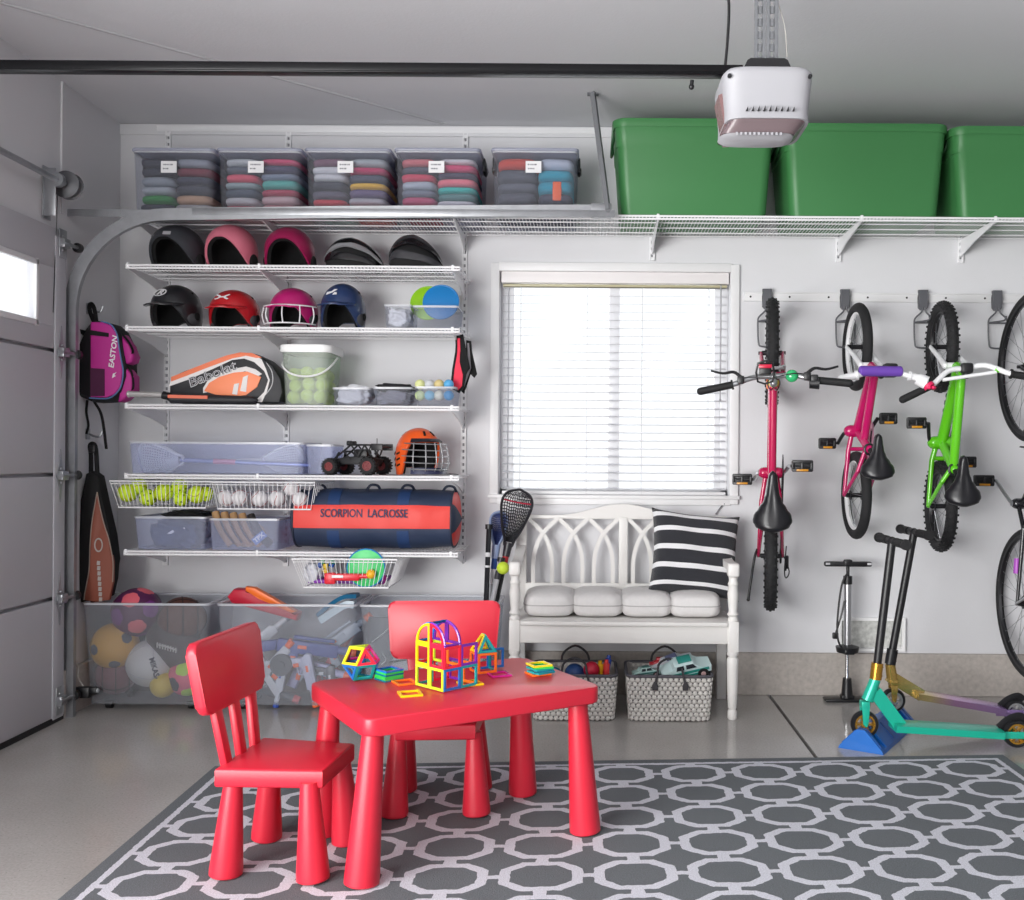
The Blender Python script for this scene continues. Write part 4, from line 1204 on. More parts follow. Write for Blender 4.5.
    for s_ in (-1, 1):
        e0 = Vector(pts[0]) if s_ > 0 else Vector(pts[-1]); e1 = Vector(pts[1]) if s_ > 0 else Vector(pts[-2]); d = (e1 - e0).normalized()
        m = MB(); gl = P_.get('grip', .105)
        m.cyl(e0 - d * .012, e0 + d * gl, .0165, .0155, n=18); m.cyl(e0 + d * gl, e0 + d * (gl + .008), .021, n=18); m.sph(e0 - d * .012, .0165, 14)
        m.build('grip', P_.get('gripm', GRIP), hbo)
        if P_.get('levers'):
            m = MB(); b0 = e0 + d * (gl + .04)
            m.box((b0.x + .012, b0.y, b0.z + .012), (.035, .03, .028), bev=.006)
            m.tube([b0 + Vector((.025, 0, .012)), b0 + Vector((.045, s_ * .03, .015)), b0 + Vector((.04, s_ * .075, .014)), b0 + Vector((.052, s_ * .125, .012))], lambda u: .0075 - .003 * u, 8)
            m.build('brake_lever', BLACK, hbo)
            m = MB(); m.tube([b0 + Vector((.02, 0, .01)), b0 + Vector((.02, -s_ * .06, .05)), hb + Vector((-.02, -s_ * .02, .075)), hb + Vector((-.06, -s_ * .01, .03)), ht0 + Vector((-.01, s_ * .018, .0))], .0024, 6, k=6)
            m.build('brake_cable', BLACK, hbo)
    # cranks
    ca_, cl = math.radians(P_['crank']), P_.get('cl', .12)
    dv = Vector((math.cos(ca_), 0, math.sin(ca_)))
    m = MB()
    for s_ in (-1, 1):
        e = bb + dv * cl * s_ + Vector((0, s_ * .075, 0))
        m.tube([bb + Vector((0, s_ * .045, 0)), bb + dv * .02 * s_ + Vector((0, s_ * .06, 0)), e], .0085, 8, k=2)
    m.cyl(bb + Vector((0, -.06, 0)), bb + Vector((0, .06, 0)), .012, n=14)
    co_ = m.build('crankset', P_.get('crankm', BLACK), t)
    for s_ in (-1, 1): pedal(t, bb + dv * cl * s_ + Vector((0, s_ * .082, 0)), P_.get('pw', .075))
    m = MB(); cr_ = P_.get('cr', .065)
    m.hoop(ngon(cr_, 40), ngon(cr_ * .78, 40), .004, M=T(bb + Vector((0, -.052, 0))) @ rot('X', 90))
    for k in range(5): m.box((cr_ * .45, 0, 0), (cr_ * .75, .012, .003), M=T(bb + Vector((0, -.052, 0))) @ rot('X', 90) @ rot('Z', 72 * k))
    m.build('chainring', P_.get('crm', DARK_METAL), t, smooth=0)
    m = MB(); q = cr_ * .9; c0, c1_ = bb + Vector((0, -.052, 0)), ra + Vector((0, -.045, 0))
    for sg_ in (-1, 1): m.tube([c0 + Vector((0, 0, sg_ * q)), c1_ + Vector((0, 0, sg_ * .028))], .0035, 6, k=1)
    m.torus(.03, .005, 20, 6, M=T(c1_) @ rot('X', 90))
    m.build('chain', DARK_METAL, t)
    if P_.get('vbrake'):
        for (cc, nm) in ((crown, 'front_brake'), (Vector((-wb + R_ * .6, 0, R_ * .82)), 'rear_brake')):
            m = MB(); 
            for s_ in (-1, 1): m.tube([cc + Vector((.02, s_ * .045, -.03)), cc + Vector((.035, s_ * .05, .01)), cc + Vector((.03, s_ * .035, .045))], .006, 8)
            m.cyl(cc + Vector((.03, -.04, .045)), cc + Vector((.03, .04, .045)), .003, n=6)
            m.box((cc.x + .028, 0, cc.z + .0), (.012, .10, .012), bev=.003)
            m.build(nm, SILVER, t)
    if P_.get('kick'):
        m = MB(); m.tube([ra + Vector((.03, .06, -.0)), ra + Vector((-.02, .075, .02)), ra + Vector((-.2, .10, .035))], .006, 8); m.sph(ra + Vector((-.2, .10, .035)), .008, 10); m.build('kickstand', BLACK, t)
    if P_.get('derail'):
        m = MB(); m.box((ra.x - .03, -.075, -.03), (.06, .016, .03), bev=.004); m.tube([ra + Vector((0, -.06, .0)), ra + Vector((-.07, -.085, -.01)), ra + Vector((-.10, -.07, .0)), ra + Vector((-.06, -.062, .04)), ra + Vector((.05, -.07, .03))], .003, 6)
        m.torus(.018, .004, 14, 6, M=T(ra.x - .05, -.07, -.03) @ rot('X', 90)); m.build('derailleur', DARK_METAL, t)
    for ex in P_.get('extra', []): ex(t, dict(hb=hb, ht0=ht0, ht1=ht1, bb=bb, crown=crown, ra=ra, ax=ax_, st=st_top, pts=pts))
    B = Matrix(((0, -1, 0, 0), (0, 0, -1, 0), (1, 0, 0, 0), (0, 0, 0, 1)))
    ya = -(R_ + .012)
    p = W(axle[0], axle[1], ya)
    t.matrix_world = T(p.x, ya, p.z) @ Matrix.Rotation(math.radians(yaw), 4, 'Z') @ B
    return t

MAG = mat('magenta_frame_paint', 'b60f4c', .25, coat=.6)
PINK = mat('pink_frame_paint', 'bd1260', .25, coat=.6)
GRN = mat('green_frame_paint', '62c51c', .25, coat=.6)
WP = mat('white_bike_paint', 'eeeef0', .3, coat=.4)
DK = mat('dark_frame_paint', '1c1b20', .25, coat=.5)

def ex_bike1(t, k):
    m = MB(); c = k['hb'] + Vector((.0, -.075, .02)); m.sph(c, .027, 18, (1, 1, .8)); m.cyl(c + Vector((0, 0, -.03)), c, .012, n=10); m.build('bell', mat('green_bell', '2fb56f', .2, coat=.8), t)
    m = MB(); c = k['hb'] + Vector((.02, .035, .045)); m.tube([c + Vector((-.045, -.03, 0)), c + Vector((.03, -.03, .02)), c + Vector((.03, .03, .02)), c + Vector((-.045, .03, 0))], .0045, 8, True, 2); m.box((c.x + .01, c.y, c.z - .01), (.05, .05, .02), bev=.006); m.build('light_bracket', BLACK, t)
    m = MB(); m.box((c.x + .018, c.y, c.z + .012), (.016, .055, .008), bev=.003); m.build('red_accent', mat('red_accent_plastic', 'c8143c', .3), t)
    d = (k['bb'] - k['ht0']).normalized(); a = k['ht1']
    m = MB(); m.cyl(k['ht1'] + k['ax'] * .005, k['ht1'] + k['ax'] * .022, .0235, n=20); m.build('headset_spacer', mat('yellow_spacer', 'd2c23c', .4), t)
    m = MB(); m.cyl(k['ht0'] + d * .02 , k['ht0'] + d * .055, .0285, n=20); m.build('orange_sticker', mat('orange_sticker', 'e8742e', .4), t)
    for s_ in (-1,):
        m = MB(); c = Vector(k['pts'][-1]) + Vector((0, .13, 0)); m.cyl(c + Vector((.0, -.02, 0)), c + Vector((0, .02, 0)), .026, .022, n=18); m.box((c.x + .02, c.y, c.z + .012), (.03, .03, .02), bev=.005); m.build('shifter', BLACK, t)
bike('magenta bicycle with silver handlebar and green bell, hanging nearest the window', (772, 353), -9.5,
     dict(R=.252, tw=.0275, wb=.935, frame=MAG, fork=MAG, bb=-.552, seat=(-.668, 0, .40), head=.075, stem=.045, tube=.0175, rim=SILVER, knob=True, sl=.26, sw=.165,
          hw=.295, rise=.012, back=.045, steer=3, bar=SILVER, grip=.12, levers=True, crank=256, cl=.14, vbrake=True, kick=True, derail=True, crankm=SILVER, cr=.085, stemm=SILVER, extra=[ex_bike1], pw=.085))

def ex_bike2(t, k):
    m = MB(); c = k['hb'] + Vector((-.005, .01, .028)); m.cyl(c + Vector((0, -.085, 0)), c + Vector((0, .085, 0)), .0225, n=24); m.sph(c + Vector((0, -.085, 0)), .0225, 16, (.95, .4, .95)); m.sph(c + Vector((0, .085, 0)), .0225, 16, (.95, .4, .95)); m.build('handlebar_pad', mat('purple_pad', '6a43a8', .45), t)
    m = MB(); c = k['hb'] + Vector((-.0, -.035, .0)); m.box(c + Vector((.0, 0, .012)), (.06, .06, .05), bev=.012); m.build('stem_block', BLACK, t)
    m = MB(); e = Vector(k['pts'][-1]); m.cyl(e + Vector((0, .02, 0)), e + Vector((-.02, -.015, .01)), .026, .030, n=20); m.build('grip_collar', WP, t)
    m = MB(); e = e + Vector((-.028, -.02, .012)); m.cyl(e, e + Vector((-.012, -.008, .006)), .024, n=20)
    for i in range(6):
        a = i * PI / 3; m.sph(e + Vector((-.012 + .0, -.008 + .017 * math.cos(a), .006 + .017 * math.sin(a))), .009, 10)
    m.build('flower_end_cap', mat('flower_pink', 'e2245e', .4), t)
    m = MB(); b = k['bb']; m.tube([b + Vector((0, -.05, .05)), b + Vector((.03, -.05, .03)), b + Vector((-.15, -.055, .03))], .014, 8, flat=(.008, .02)); m.build('chain_guard', mat('pale_pink_guard', 'e7a7c4', .4), t)
bike('small pink bicycle with white handlebar and purple pad, second along from the window', (857, 347), 0,
     dict(R=.205, tw=.024, wb=.69, frame=PINK, fork=WP, bb=-.392, seat=(-.512, 0, .345), head=.085, stem=.06, stemx=.02, tube=.019, rim=WP, sl=.20, sw=.15,
          hw=.165, rise=.03, back=.035, bar=WP, grip=.05, crank=228, cl=.085, toptube='low', cr=.05, extra=[ex_bike2], nsp=16, gripm=WP, pw=.07))
def ex_bike3(t, k):
    m = MB(); c = k['hb']; m.box((c.x, -.0, c.z + .004), (.045, .05, .042), bev=.01); m.build('stem_block', BLACK, t)
    m = MB(); d = (k['bb'] - k['ht0']); L_ = d.length; d.normalize(); n = d.cross(Vector((0, 1, 0)))
    a = k['ht0'] + d * .10
    for i, (w_, g_) in enumerate(((.03, 0), (.022, .045), (.03, .08), (.018, .125))):
        p = a + d * g_; m.cyl(p, p + d * w_ * .5, .0247, n=18)
    m.build('tube_decal', mat('black_decal', '18181a', .4), t)
    m = MB(); e0 = Vector(k['pts'][-2]); e1 = Vector(k['pts'][-3]); p = e0.lerp(e1, .45); q = e0.lerp(e1, .62); m.cyl(p, q, .0128, n=14); m.build('green_band', GRN, t)
    m = MB(); b = k['bb']; m.prism([(0, -.07), (.06, -.03), (.07, .03), (.02, .065), (-.24, .04), (-.24, .015), (-.05, -.03)], .006, M=T(b + Vector((0, -.066, 0))) @ rot('X', 90)); m.build('chain_guard', SILVER, t)
bike('lime green bicycle with white fork and handlebar, third along the hook rail', (941.5, 347), -4.5,
     dict(R=.212, tw=.027, wb=.74, frame=GRN, fork=WP, bb=-.445, seat=(-.615, 0, .35), head=.09, stem=.05, tube=.0205, rim=BLACK, knob=True, sl=.22, sw=.155,
          hw=.275, rise=.05, back=.09, steer=9, bar=WP, grip=.115, cross=True, crank=32, cl=.105, cr=.06, extra=[ex_bike3], nsp=20, pw=.078))
def ex_bike4(t, k):
    m = MB(); ra = k['ra']
    for s_ in (-1, 1): m.cyl(ra + Vector((0, s_ * .06, 0)), k['st'] + Vector((-.12, s_ * .06, -.02)), .006, n=8)
    m.cyl(k['st'] + Vector((-.12, -.06, -.02)), k['st'] + Vector((-.12, .06, -.02)), .006, n=8); m.build('rack_struts', SILVER, t)
    m = MB(); m.cyl(ra.lerp(k['bb'], .3) + Vector((0, .055, .008)), ra.lerp(k['bb'], .45) + Vector((0, .048, .008)), .0135, n=14); m.build('purple_band', mat('purple_band', 'b14fc0', .3), t)
    m = MB(); n = 40; R2 = .365
    m.sweep([(R2 * math.cos(a), 0, R2 * math.sin(a)) for a in [math.radians(115 + 75 * i / 20) for i in range(21)]], [(-.002, -.024), (.003, -.018), (.003, .018), (-.002, .024)], (0, 1, 0)); m.build('front_mudguard', BLACK, t)
bike('tall dark adult bicycle with thin tyres, cut by the picture edge, farthest from the window', (1031, 367), 0,
     dict(R=.342, tw=.017, wb=1.07, frame=DK, fork=DK, bb=-.62, bbz=-.06, seat=(-.86, 0, .60), head=.16, stem=.06, tube=.0165, rim=DARK_METAL, sl=.26, sw=.16,
          hw=.27, rise=.02, back=.10, bar=SILVER, grip=.12, levers=True, crank=-52, cl=.165, cr=.09, crankm=SILVER, vbrake=True, nsp=32, extra=[ex_bike4], pw=.085))

# hook rail and hooks
rz = W(880, 298, 0).z; rx0 = W(744, 298, 0).x
m = MB(); m.box(((rx0 + 2.7) / 2, -.006, rz), (2.7 - rx0, .012, .042), bev=.002); m.box(((rx0 + 2.7) / 2, -.010, rz + .019), (2.7 - rx0, .016, .006), bev=.001)
ro_ = m.build('hook_rail', mat('rail_white', 'dededf', .45)); tag(ro_, 'white horizontal wall rail that the bicycle hooks clip on to', 'rail')
m = MB()
for i in range(16): m.cyl((rx0 + .03 + i * .19, -.0115, rz), (rx0 + .03 + i * .19, -.0135, rz), .005, n=10)
m.build('screw_heads', DARK_METAL, ro_)
HK = mat('hook_grey', '5c5d62', .45)
def hook(px, label):
    x = W(px, 300, -.03).x
    t = thing('bike_hook', label, 'hook', (x, -.012, rz), 0, 'bicycle hooks on the wall rail')
    m = MB(); m.prism([(-.022, .035), (.022, .035), (.018, 0), (.022, -.05), (.012, -.062), (-.012, -.062), (-.022, -.05), (-.018, 0)], .028, M=T(0, -.016, 0) @ rot('X', 90), bev=.004); m.build('clamp', HK, t)
    m = MB(); m.tube([(-.004, -.03, -.05), (-.012, -.03, -.075), (-.042, -.03, -.105), (-.046, -.03, -.14), (-.042, -.03, -.225), (-.028, -.03, -.245), (.028, -.03, -.245), (.042, -.03, -.225), (.046, -.03, -.14), (.042, -.03, -.105), (.012, -.03, -.075), (.004, -.03, -.05)], .0042, 8, k=3)
    m.tube([(-.044, -.03, -.125), (-.03, -.034, -.122), (-.0, -.06, -.12), (.0, -.11, -.12), (.0, -.125, -.105)], .0046, 8)
    m.tube([(-.044, -.03, -.125), (.044, -.03, -.125)], .004, 8, k=1)
    m.build('wire_loop', HK, t)
for px, l in ((767, 'grey bicycle hook holding the magenta bicycle by the window'), (845, 'grey bicycle hook behind the small pink bicycle wheel'), (923, 'grey bicycle hook behind the lime green bicycle wheel'), (997, 'grey bicycle hook holding the tall dark bicycle')):
    hook(px, l)

# ================================================================ scooters
def scooter(name_label, Y, fw, rw, top_, neck, deck_a, cols, wr, grp='kick scooters in the blue stand', barw=.24, yaw=0.):
    f, r_, tp, nk, da = [W(p[0], p[1], Y) for p in (fw, rw, top_, neck, deck_a)]
    o = Vector((f.x, Y, 0)); f, r_, tp, nk, da = [p - o for p in (f, r_, tp, nk, da)]
    t = thing('kick_scooter', name_label, 'scooter', o, 0, grp)
    bar, clamp, fork, deck, wh, core = cols
    d = (tp - nk).normalized()
    m = MB(); m.cyl(nk + d * .06, tp, .0165, n=18)
    m.build('bar', bar, t)
    m = MB(); m.cyl(tp + Vector((0, -barw, 0)), tp + Vector((0, barw, 0)), .013, n=14); m.sph(tp, .018, 14); hb_ = m.build('handlebar', BLACK, t)
    for s_ in (-1, 1):
        m = MB(); m.cyl(tp + Vector((0, s_ * (barw - .12), 0)), tp + Vector((0, s_ * barw, 0)), .0175, n=16); m.cyl(tp + Vector((0, s_ * (barw - .012), 0)), tp + Vector((0, s_ * (barw + .004), 0)), .021, n=16); m.build('grip', GRIP, hb_)
    m = MB(); m.cyl(nk, nk + d * .065, .0235, n=20); 
    for k in (.015, .05): m.cyl(nk + d * k + Vector((.018, -.012, 0)), nk + d * k + Vector((.018, .012, 0)), .005, n=8)
    m.build('clamp', clamp, t)
    lo = f + Vector((0, 0, wr + .012))
    m = MB(); m.cyl(nk, lo + (nk - lo) * .25, .021, .024, n=20)
    for s_ in (-1, 1):
        m.prism([(-.016, .0), (.016, 0), (.010, -(wr + .02)), (0, -(wr + .028)), (-.010, -(wr + .02))], .006, M=T(lo.x, s_ * .019, lo.z + .01) @ rot('X', 90), bev=.001)
    m.box((lo.x, 0, lo.z + .012), (.034, .046, .03), bev=.006)
    m.cyl(f + Vector((0, -.026, 0)), f + Vector((0, .026, 0)), .006, n=10)
    m.build('fork', fork, t)
    # neck gusset down to the deck
    a = nk - d * .03; b = da
    m = MB(); nn = (b - a).normalized(); up2 = Vector((-nn.z, 0, nn.x))
    m.sweep([a + Vector((0, 0, -.02)), b], [(-.026, -.015), (.026, -.015), (.026, .015), (-.026, .015)], (0, 1, 0))
    m.build('neck', fork, t, smooth=30)
    dk = (r_ - da); dkn = dk.normalized()
    m = MB(); e = r_ - dkn * (wr + .012); e.z += .0
    m.sweep([da - dkn * .03, da, e], [(-.014, -.052), (.013, -.056), (.016, -.04), (.016, .04), (.013, .056), (-.014, .052)], (0, 1, 0))
    dko = m.build('deck', deck, t, smooth=30)
    m = MB()
    for s_ in (-1, 1): m.box((r_.x - .035, s_ * .026, r_.z + .0), (.12, .006, .028), M=None, bev=.003)
    m.build('dropout', deck, dko)
    m = MB(); m.tube([r_ + Vector((-wr - .015, 0, .02)), r_ + Vector((-wr * .6, 0, wr * .95)), r_ + Vector((.01, 0, wr + .012)), r_ + Vector((wr * .6, 0, wr * .9))], .02, 8, flat=(.003, .018)); m.build('brake', DARK_METAL, t)
    for c, nm in ((f, 'front_wheel'), (r_, 'rear_wheel')):
        m = MB(); m.lathe([(wr * .70, -.012), (wr * .93, -.012), (wr, -.006), (wr, .006), (wr * .93, .012), (wr * .70, .012)], 36, M=T(c) @ rot('X', 90), cap=False)
        m.hoop(ngon(wr * .72, 36), ngon(wr * .66, 36), .024, M=T(c) @ rot('X', 90))
        w_ = m.build(nm, wh, t, smooth=40)
        m = MB(); m.hoop(ngon(wr * .74, 36), ngon(wr * .60, 36), .026, M=T(c) @ rot('X', 90))
        m.cyl(c + Vector((0, -.014, 0)), c + Vector((0, .014, 0)), wr * .25, n=16)
        for k in range(6): m.box((wr * .42, 0, 0), (wr * .5, wr * .14, .02), M=T(c) @ rot('X', 90) @ rot('Z', 60 * k))
        m.build('wheel_core', core, w_, smooth=30)
    return t
TEAL = mat('teal_anodised', '20b89c', .35, metal=.25, coat=.3)
GOLD = mat('gold_anodised', 'c9963c', .25, metal=.8)
def neo():
    m = bpy.data.materials.new('oil_slick_metal'); m.use_nodes = True; nt = m.node_tree; N = nt.nodes; L = nt.links; b = N['Principled BSDF']
    tc = N.new('ShaderNodeTexCoord'); sp = N.new('ShaderNodeSeparateXYZ'); L.new(tc.outputs['Object'], sp.inputs[0])
    r = N.new('ShaderNodeValToRGB'); e = r.color_ramp.elements; e[0].position = .0; e[0].color = (*lin('c9a85c'), 1); e[1].position = 1; e[1].color = (*lin('a48cc8'), 1)
    x = e.new(.25); x.color = (*lin('d8c48c'), 1); x = e.new(.45); x.color = (*lin('c79ac8'), 1)
    mr = N.new('ShaderNodeMapRange'); mr.inputs[1].default_value = 0; mr.inputs[2].default_value = .55; L.new(sp.outputs[0], mr.inputs[0]); L.new(mr.outputs[0], r.inputs[0]); L.new(r.outputs[0], b.inputs['Base Color'])
    b.inputs['Metallic'].default_value = .85; b.inputs['Roughness'].default_value = .22
    return m
NEO = neo()
YS1, YS2 = -.885, -.555
scooter('teal kick scooter with black bar, front wheel parked in the blue stand', YS1, (864.5, 724), (1016.5, 733.5), (892, 541), (875.5, 679), (900, 726), (BLACK, GOLD, TEAL, TEAL, BLACK, GOLD), .055, barw=.175)
scooter('gold and purple oil slick kick scooter behind the teal one', YS2, (893, 700), (1015.5, 711.5), (914, 532), (890, 664), (921, 695), (BLACK, BLACK, NEO, NEO, BLACK, SILVER), .052, barw=.185)
# blue stand
a0 = G(835, 740); a1 = G(883, 745); 
dirn = (Vector((W(893, 700, YS2).x, YS2, 0)) - Vector((W(866, 723, YS1).x, YS1, 0))).normalized()
ang_s = math.atan2(dirn.y, dirn.x)
st = thing('scooter_stand', 'blue plastic wedge stand holding the front wheels of both scooters', 'stand', ((W(864.5, 723, YS1).x), YS1, 0), ang_s - PI / 2)
BLUE = mat('blue_stand_plastic', '1464b8', .35)
Lw = (Vector((W(893, 700, YS2).x, YS2, 0)) - Vector((W(864.5, 723, YS1).x, YS1, 0))).length
m = MB()
tri = [(-.09, 0), (.09, 0), (.085, .012), (.016, .085), (-.016, .085), (-.085, .012)]
low = [(-.09, 0), (.09, 0), (.085, .012), (.05, .026), (-.05, .026), (-.085, .012)]
edges = [(-.050, -.018, tri), (-.018, .018, low), (.018, Lw - .018, tri), (Lw - .018, Lw + .018, low), (Lw + .018, Lw + .07, tri)]
for y0, y1, sh_p in edges:
    m.prism(sh_p, y1 - y0, M=T(0, (y0 + y1) / 2, 0) @ rot('X', 90))
m.build('wedge', BLUE, st, smooth=0)
m = MB()
for y in (-.034, Lw / 2 - .06, Lw / 2 + .06, Lw + .045):
    for s_ in (-1, 1): m.prism([(.026, .078), (.080, .022), (.074, .019), (.022, .074)], .012, M=T(0, y, 0) @ rot('Z', 0 if s_ > 0 else 180) @ rot('X', 90))
m.build('ribs', mat('blue_stand_rib', '0f4f9a', .4), st, smooth=0)

# ================================================================ floor pump
YP = -.13
pp = W(847, 690, YP)
pu = thing('floor_pump', 'upright silver and black bicycle floor pump against the concrete curb', 'pump', (pp.x, YP, 0))
zz = lambda py: W(847, py, YP).z
m = MB(); m.box((0, 0, .008), (.215, .07, .014), bev=.006); m.box((0, 0, .022), (.06, .05, .02), bev=.006); m.cyl((0, 0, .02), (0, 0, zz(678)), .028, .020, n=20); m.build('foot', BLACK, pu)
m = MB(); m.cyl((0, 0, zz(680)), (0, 0, zz(652)), .010, n=14); m.build('rod', CHROME, pu)
m = MB(); m.lathe([(.02, 0), (.05, .01), (.055, .035), (.02, .045)], 24, M=T(0, 0, zz(654))); m.box((0, -.03, zz(650)), (.05, .04, .03), bev=.008); m.build('gauge_head', BLACK, pu)
m = MB(); m.cyl((0, 0, zz(645)), (0, 0, zz(582)), .0175, n=20); m.build('barrel', SILVER, pu)
m = MB(); m.cyl((0, 0, zz(584)), (0, 0, zz(576)), .021, n=20); m.cyl((0, 0, zz(577)), (0, 0, zz(565)), .008, n=12); m.build('collar', BLACK, pu)
m = MB(); m.box((0, 0, zz(564)), (.225, .032, .024), bev=.008); m.box((0, 0, zz(563)), (.04, .036, .034), bev=.008); hd = m.build('handle', BLACK, pu)
m = MB()
for s_ in (-1, 1): m.box((s_ * .098, -.0155, zz(563.5)), (.02, .004, .01), bev=.001)
m.build('grip_inserts', mat('pump_insert', 'c9c9cc', .3), hd)
m = MB(); m.tube([(0, -.02, zz(570)), (-.035, -.025, zz(585)), (-.055, -.028, zz(620)), (-.05, -.03, zz(640)), (-.02, -.03, zz(650))], .005, 8, k=6)
m.tube([(-.02, -.02, zz(600)), (-.035, -.02, zz(615)), (-.06, -.022, zz(632))], .0045, 8); m.box((-.062, -.02, zz(635)), (.028, .02, .03), bev=.005); m.build('hose', BLACK, pu)

# framed panel low on the wall behind the pump
vc = W(871, 634, 0)
vp = thing('wall_vent', 'white framed vent panel low on the wall behind pump and scooters', 'vent', (vc.x, 0, vc.z))
vw, vh = 66 / 205, 33 / 205
m = MB(); k = [(-vw / 2, -vh / 2), (vw / 2, -vh / 2), (vw / 2, vh / 2), (-vw / 2, vh / 2)]; m.hoop(k, [(x * .92, y * .84) for x, y in k], .022, M=T(0, -.011, 0) @ rot('X', 90)); m.build('vent_frame', mat('vent_white', 'fbfbfb', .4), vp, smooth=0)
m = MB(); m.box((0, -.003, 0), (vw * .9, .004, vh * .8)); m.build('vent_screen', mat('vent_screen', 'c9cac6', .5, vary=.6, vscale=50, bump=.4, bscale=60), vp, smooth=0)
# ================================================================ helpers for shelf things
def pxp(m, pts, Yf, th, org, bev=0., inset=0.):
    """outline given in photo pixels on the plane y=Yf, thickness th going back to the wall, in coordinates about org"""
    P = [W(a, b, Yf) for a, b in pts]
    loc = [(p.x - org[0], p.z - org[2]) for p in P]
    ar = sum(a[0] * b[1] - b[0] * a[1] for a, b in zip(loc, loc[1:] + loc[:1]))
    if ar < 0: loc = loc[::-1]
    m.prism(loc, th, M=T(0, Yf + th / 2 - org[1], 0) @ rot('X', 90), bev=bev)

CLEAR = clear_mat('clear_bin_plastic', 'f2f3f6', 'c6c8d0', .075, .25)
CLEARB = clear_mat('bluish_clear_plastic', 'f1f3fb', 'dce1f4', .16, .3)
CLEARG = clear_mat('grey_clear_plastic', 'f6f7f9', 'c8cbd1', .14, .3)
CLEARR = clear_mat('clear_bin_rim', 'ffffff', 'dadce2', .6, .2)

def boxbin(name, label, cat, x0, x1, yf, yb, z0, z1, material=CLEAR, taper=.93, rimm=CLEARR, lid=False, group=None, rim=.008, th=.0025, r=.025, latch=False, card=None, ribs=0, cast=False):
    w, d, h = x1 - x0, yb - yf, z1 - z0
    t = thing(name, label, cat, ((x0 + x1) / 2, (yf + yb) / 2, z0), 0, group)
    zb = .03 if cast else 0
    m = MB(); rings = []
    for z, k, e in ((zb + th, taper, -th), (h, 1, -th), (h, 1, 0), (zb, taper, 0)):
        rings.append([m.bm.verts.new((p[0], p[1], z)) for p in rrect(w * k + 2 * e, d * k + 2 * e, r, 4)])
    n = len(rings[0])
    for A, B in zip(rings, rings[1:]):
        for j in range(n): m.bm.faces.new((A[j], A[(j + 1) % n], B[(j + 1) % n], B[j]))
    m.bm.faces.new(rings[0]); m.bm.faces.new(rings[-1][::-1])
    m.build('body', material, t, smooth=50)
    m = MB(); m.sweep([(p[0], p[1], h) for p in rrect(w, d, r, 4)], [(-rim, -.006), (rim * .3, -.006), (rim * .3, .003), (-rim, .003)], (0, 0, 1), closed=True); m.build('rim', rimm, t, smooth=30)
    if lid:
        m = MB(); m.prism(rrect(w + .014, d + .014, r, 4), .014, M=T(0, 0, h + .008), bev=.004); m.prism(rrect(w - .05, d - .05, r, 4), .008, M=T(0, 0, h + .017), bev=.003); m.build('lid', clear_mat('lid_plastic', 'dcdfee', 'b8bccc', .62, .25), t, smooth=40)
    if latch:
        for s_ in (-1, 1):
            m = MB(); m.box((s_ * (w / 2 + .006), 0, h - .02), (.012, .10, .06), bev=.003); m.box((s_ * (w / 2 + .008), 0, h - .04), (.018, .06, .02), bev=.003); m.build('latch', BLACK, t)
    if card:
        cx_, cz_ = card; m = MB(); m.box((cx_, -d / 2 - .002, cz_), (.070, .0016, .052)); c_ = m.build('label_card', mat('label_card', 'e8e8ea', .6), t, smooth=0)
        m = MB(); rr = random.Random(int(abs(cx_ * 1e4)))
        for q_, zz_ in enumerate((.010, -.008)):
            x = -.022
            while x < (.02 if q_ == 0 else .004):
                wd = rr.uniform(.003, .007); m.box((cx_ + x, -d / 2 - .0031, cz_ + zz_), (wd, .0006, .006)); x += wd + .003
        m.build('marker_writing', mat('marker_ink', '6a6a74', .7), c_, smooth=0)
    if cast:
        for sx in (-1, 1):
            for sy in (-1, 1):
                m = MB(); cx_, cy_ = sx * (w * taper / 2 - .07), sy * (d * taper / 2 - .05)
                m.cyl((cx_ - .012, cy_, .018), (cx_ + .012, cy_, .018), .018, n=18); m.box((cx_, cy_, .028), (.04, .04, .014), bev=.003); m.build('caster', BLACK, t)
    return t

def garment(label, x0, x1, y0, y1, z0, z1, colr, group, k=0, rough=.95):
    w, d, h = x1 - x0, y1 - y0, z1 - z0
    m = MB(); rr = random.Random(k); ph = rr.uniform(0, 6); am = rr.uniform(.1, .3)
    def f(u, v):
        a = 2 * PI * u; b_ = PI * (v - .5); e = max(0, math.cos(b_)) ** .5
        x = sq(math.cos(a), .4) * e; y = sq(math.sin(a), .4) * e; z = sq(math.sin(b_), .8)
        zc = am * math.sin(2.6 * x + ph) * .5
        return (x * w / 2, y * d / 2, h / 2 + h / 2 * (z * .97 + zc * (1 - abs(z)) * 1.0))
    m.grid(f, 40, 11, True)
    o = m.build('folded_garment', mat('cloth_%s' % colr, colr, rough, bump=.5, bscale=120, vary=.12, vscale=30), None, smooth=80)
    o.location = ((x0 + x1) / 2, (y0 + y1) / 2, z0)
    return tag(o, label, 'folded clothing', group)
CN = {}
def cname(h):
    r, g, b_ = [int(h[i:i + 2], 16) for i in (0, 2, 4)]
    mx, mn = max(r, g, b_), min(r, g, b_); l = (mx + mn) / 2
    if mx - mn < 26: return 'white' if l > 205 else 'pale grey' if l > 165 else 'mid grey' if l > 115 else 'charcoal'
    import colorsys
    hh = colorsys.rgb_to_hsv(r / 255, g / 255, b_ / 255)[0] * 360
    n = 'red' if hh < 12 else 'orange' if hh < 38 else 'yellow' if hh < 62 else 'green' if hh < 155 else 'teal' if hh < 195 else 'slate blue' if hh < 255 else 'purple' if hh < 290 else 'pink' if hh < 348 else 'red'
    return ('dark ' if l < 95 else 'pale ' if l > 190 else '') + n
ORD = ['lowest', 'second', 'third', 'fourth', 'fifth', 'sixth', 'seventh', 'eighth']

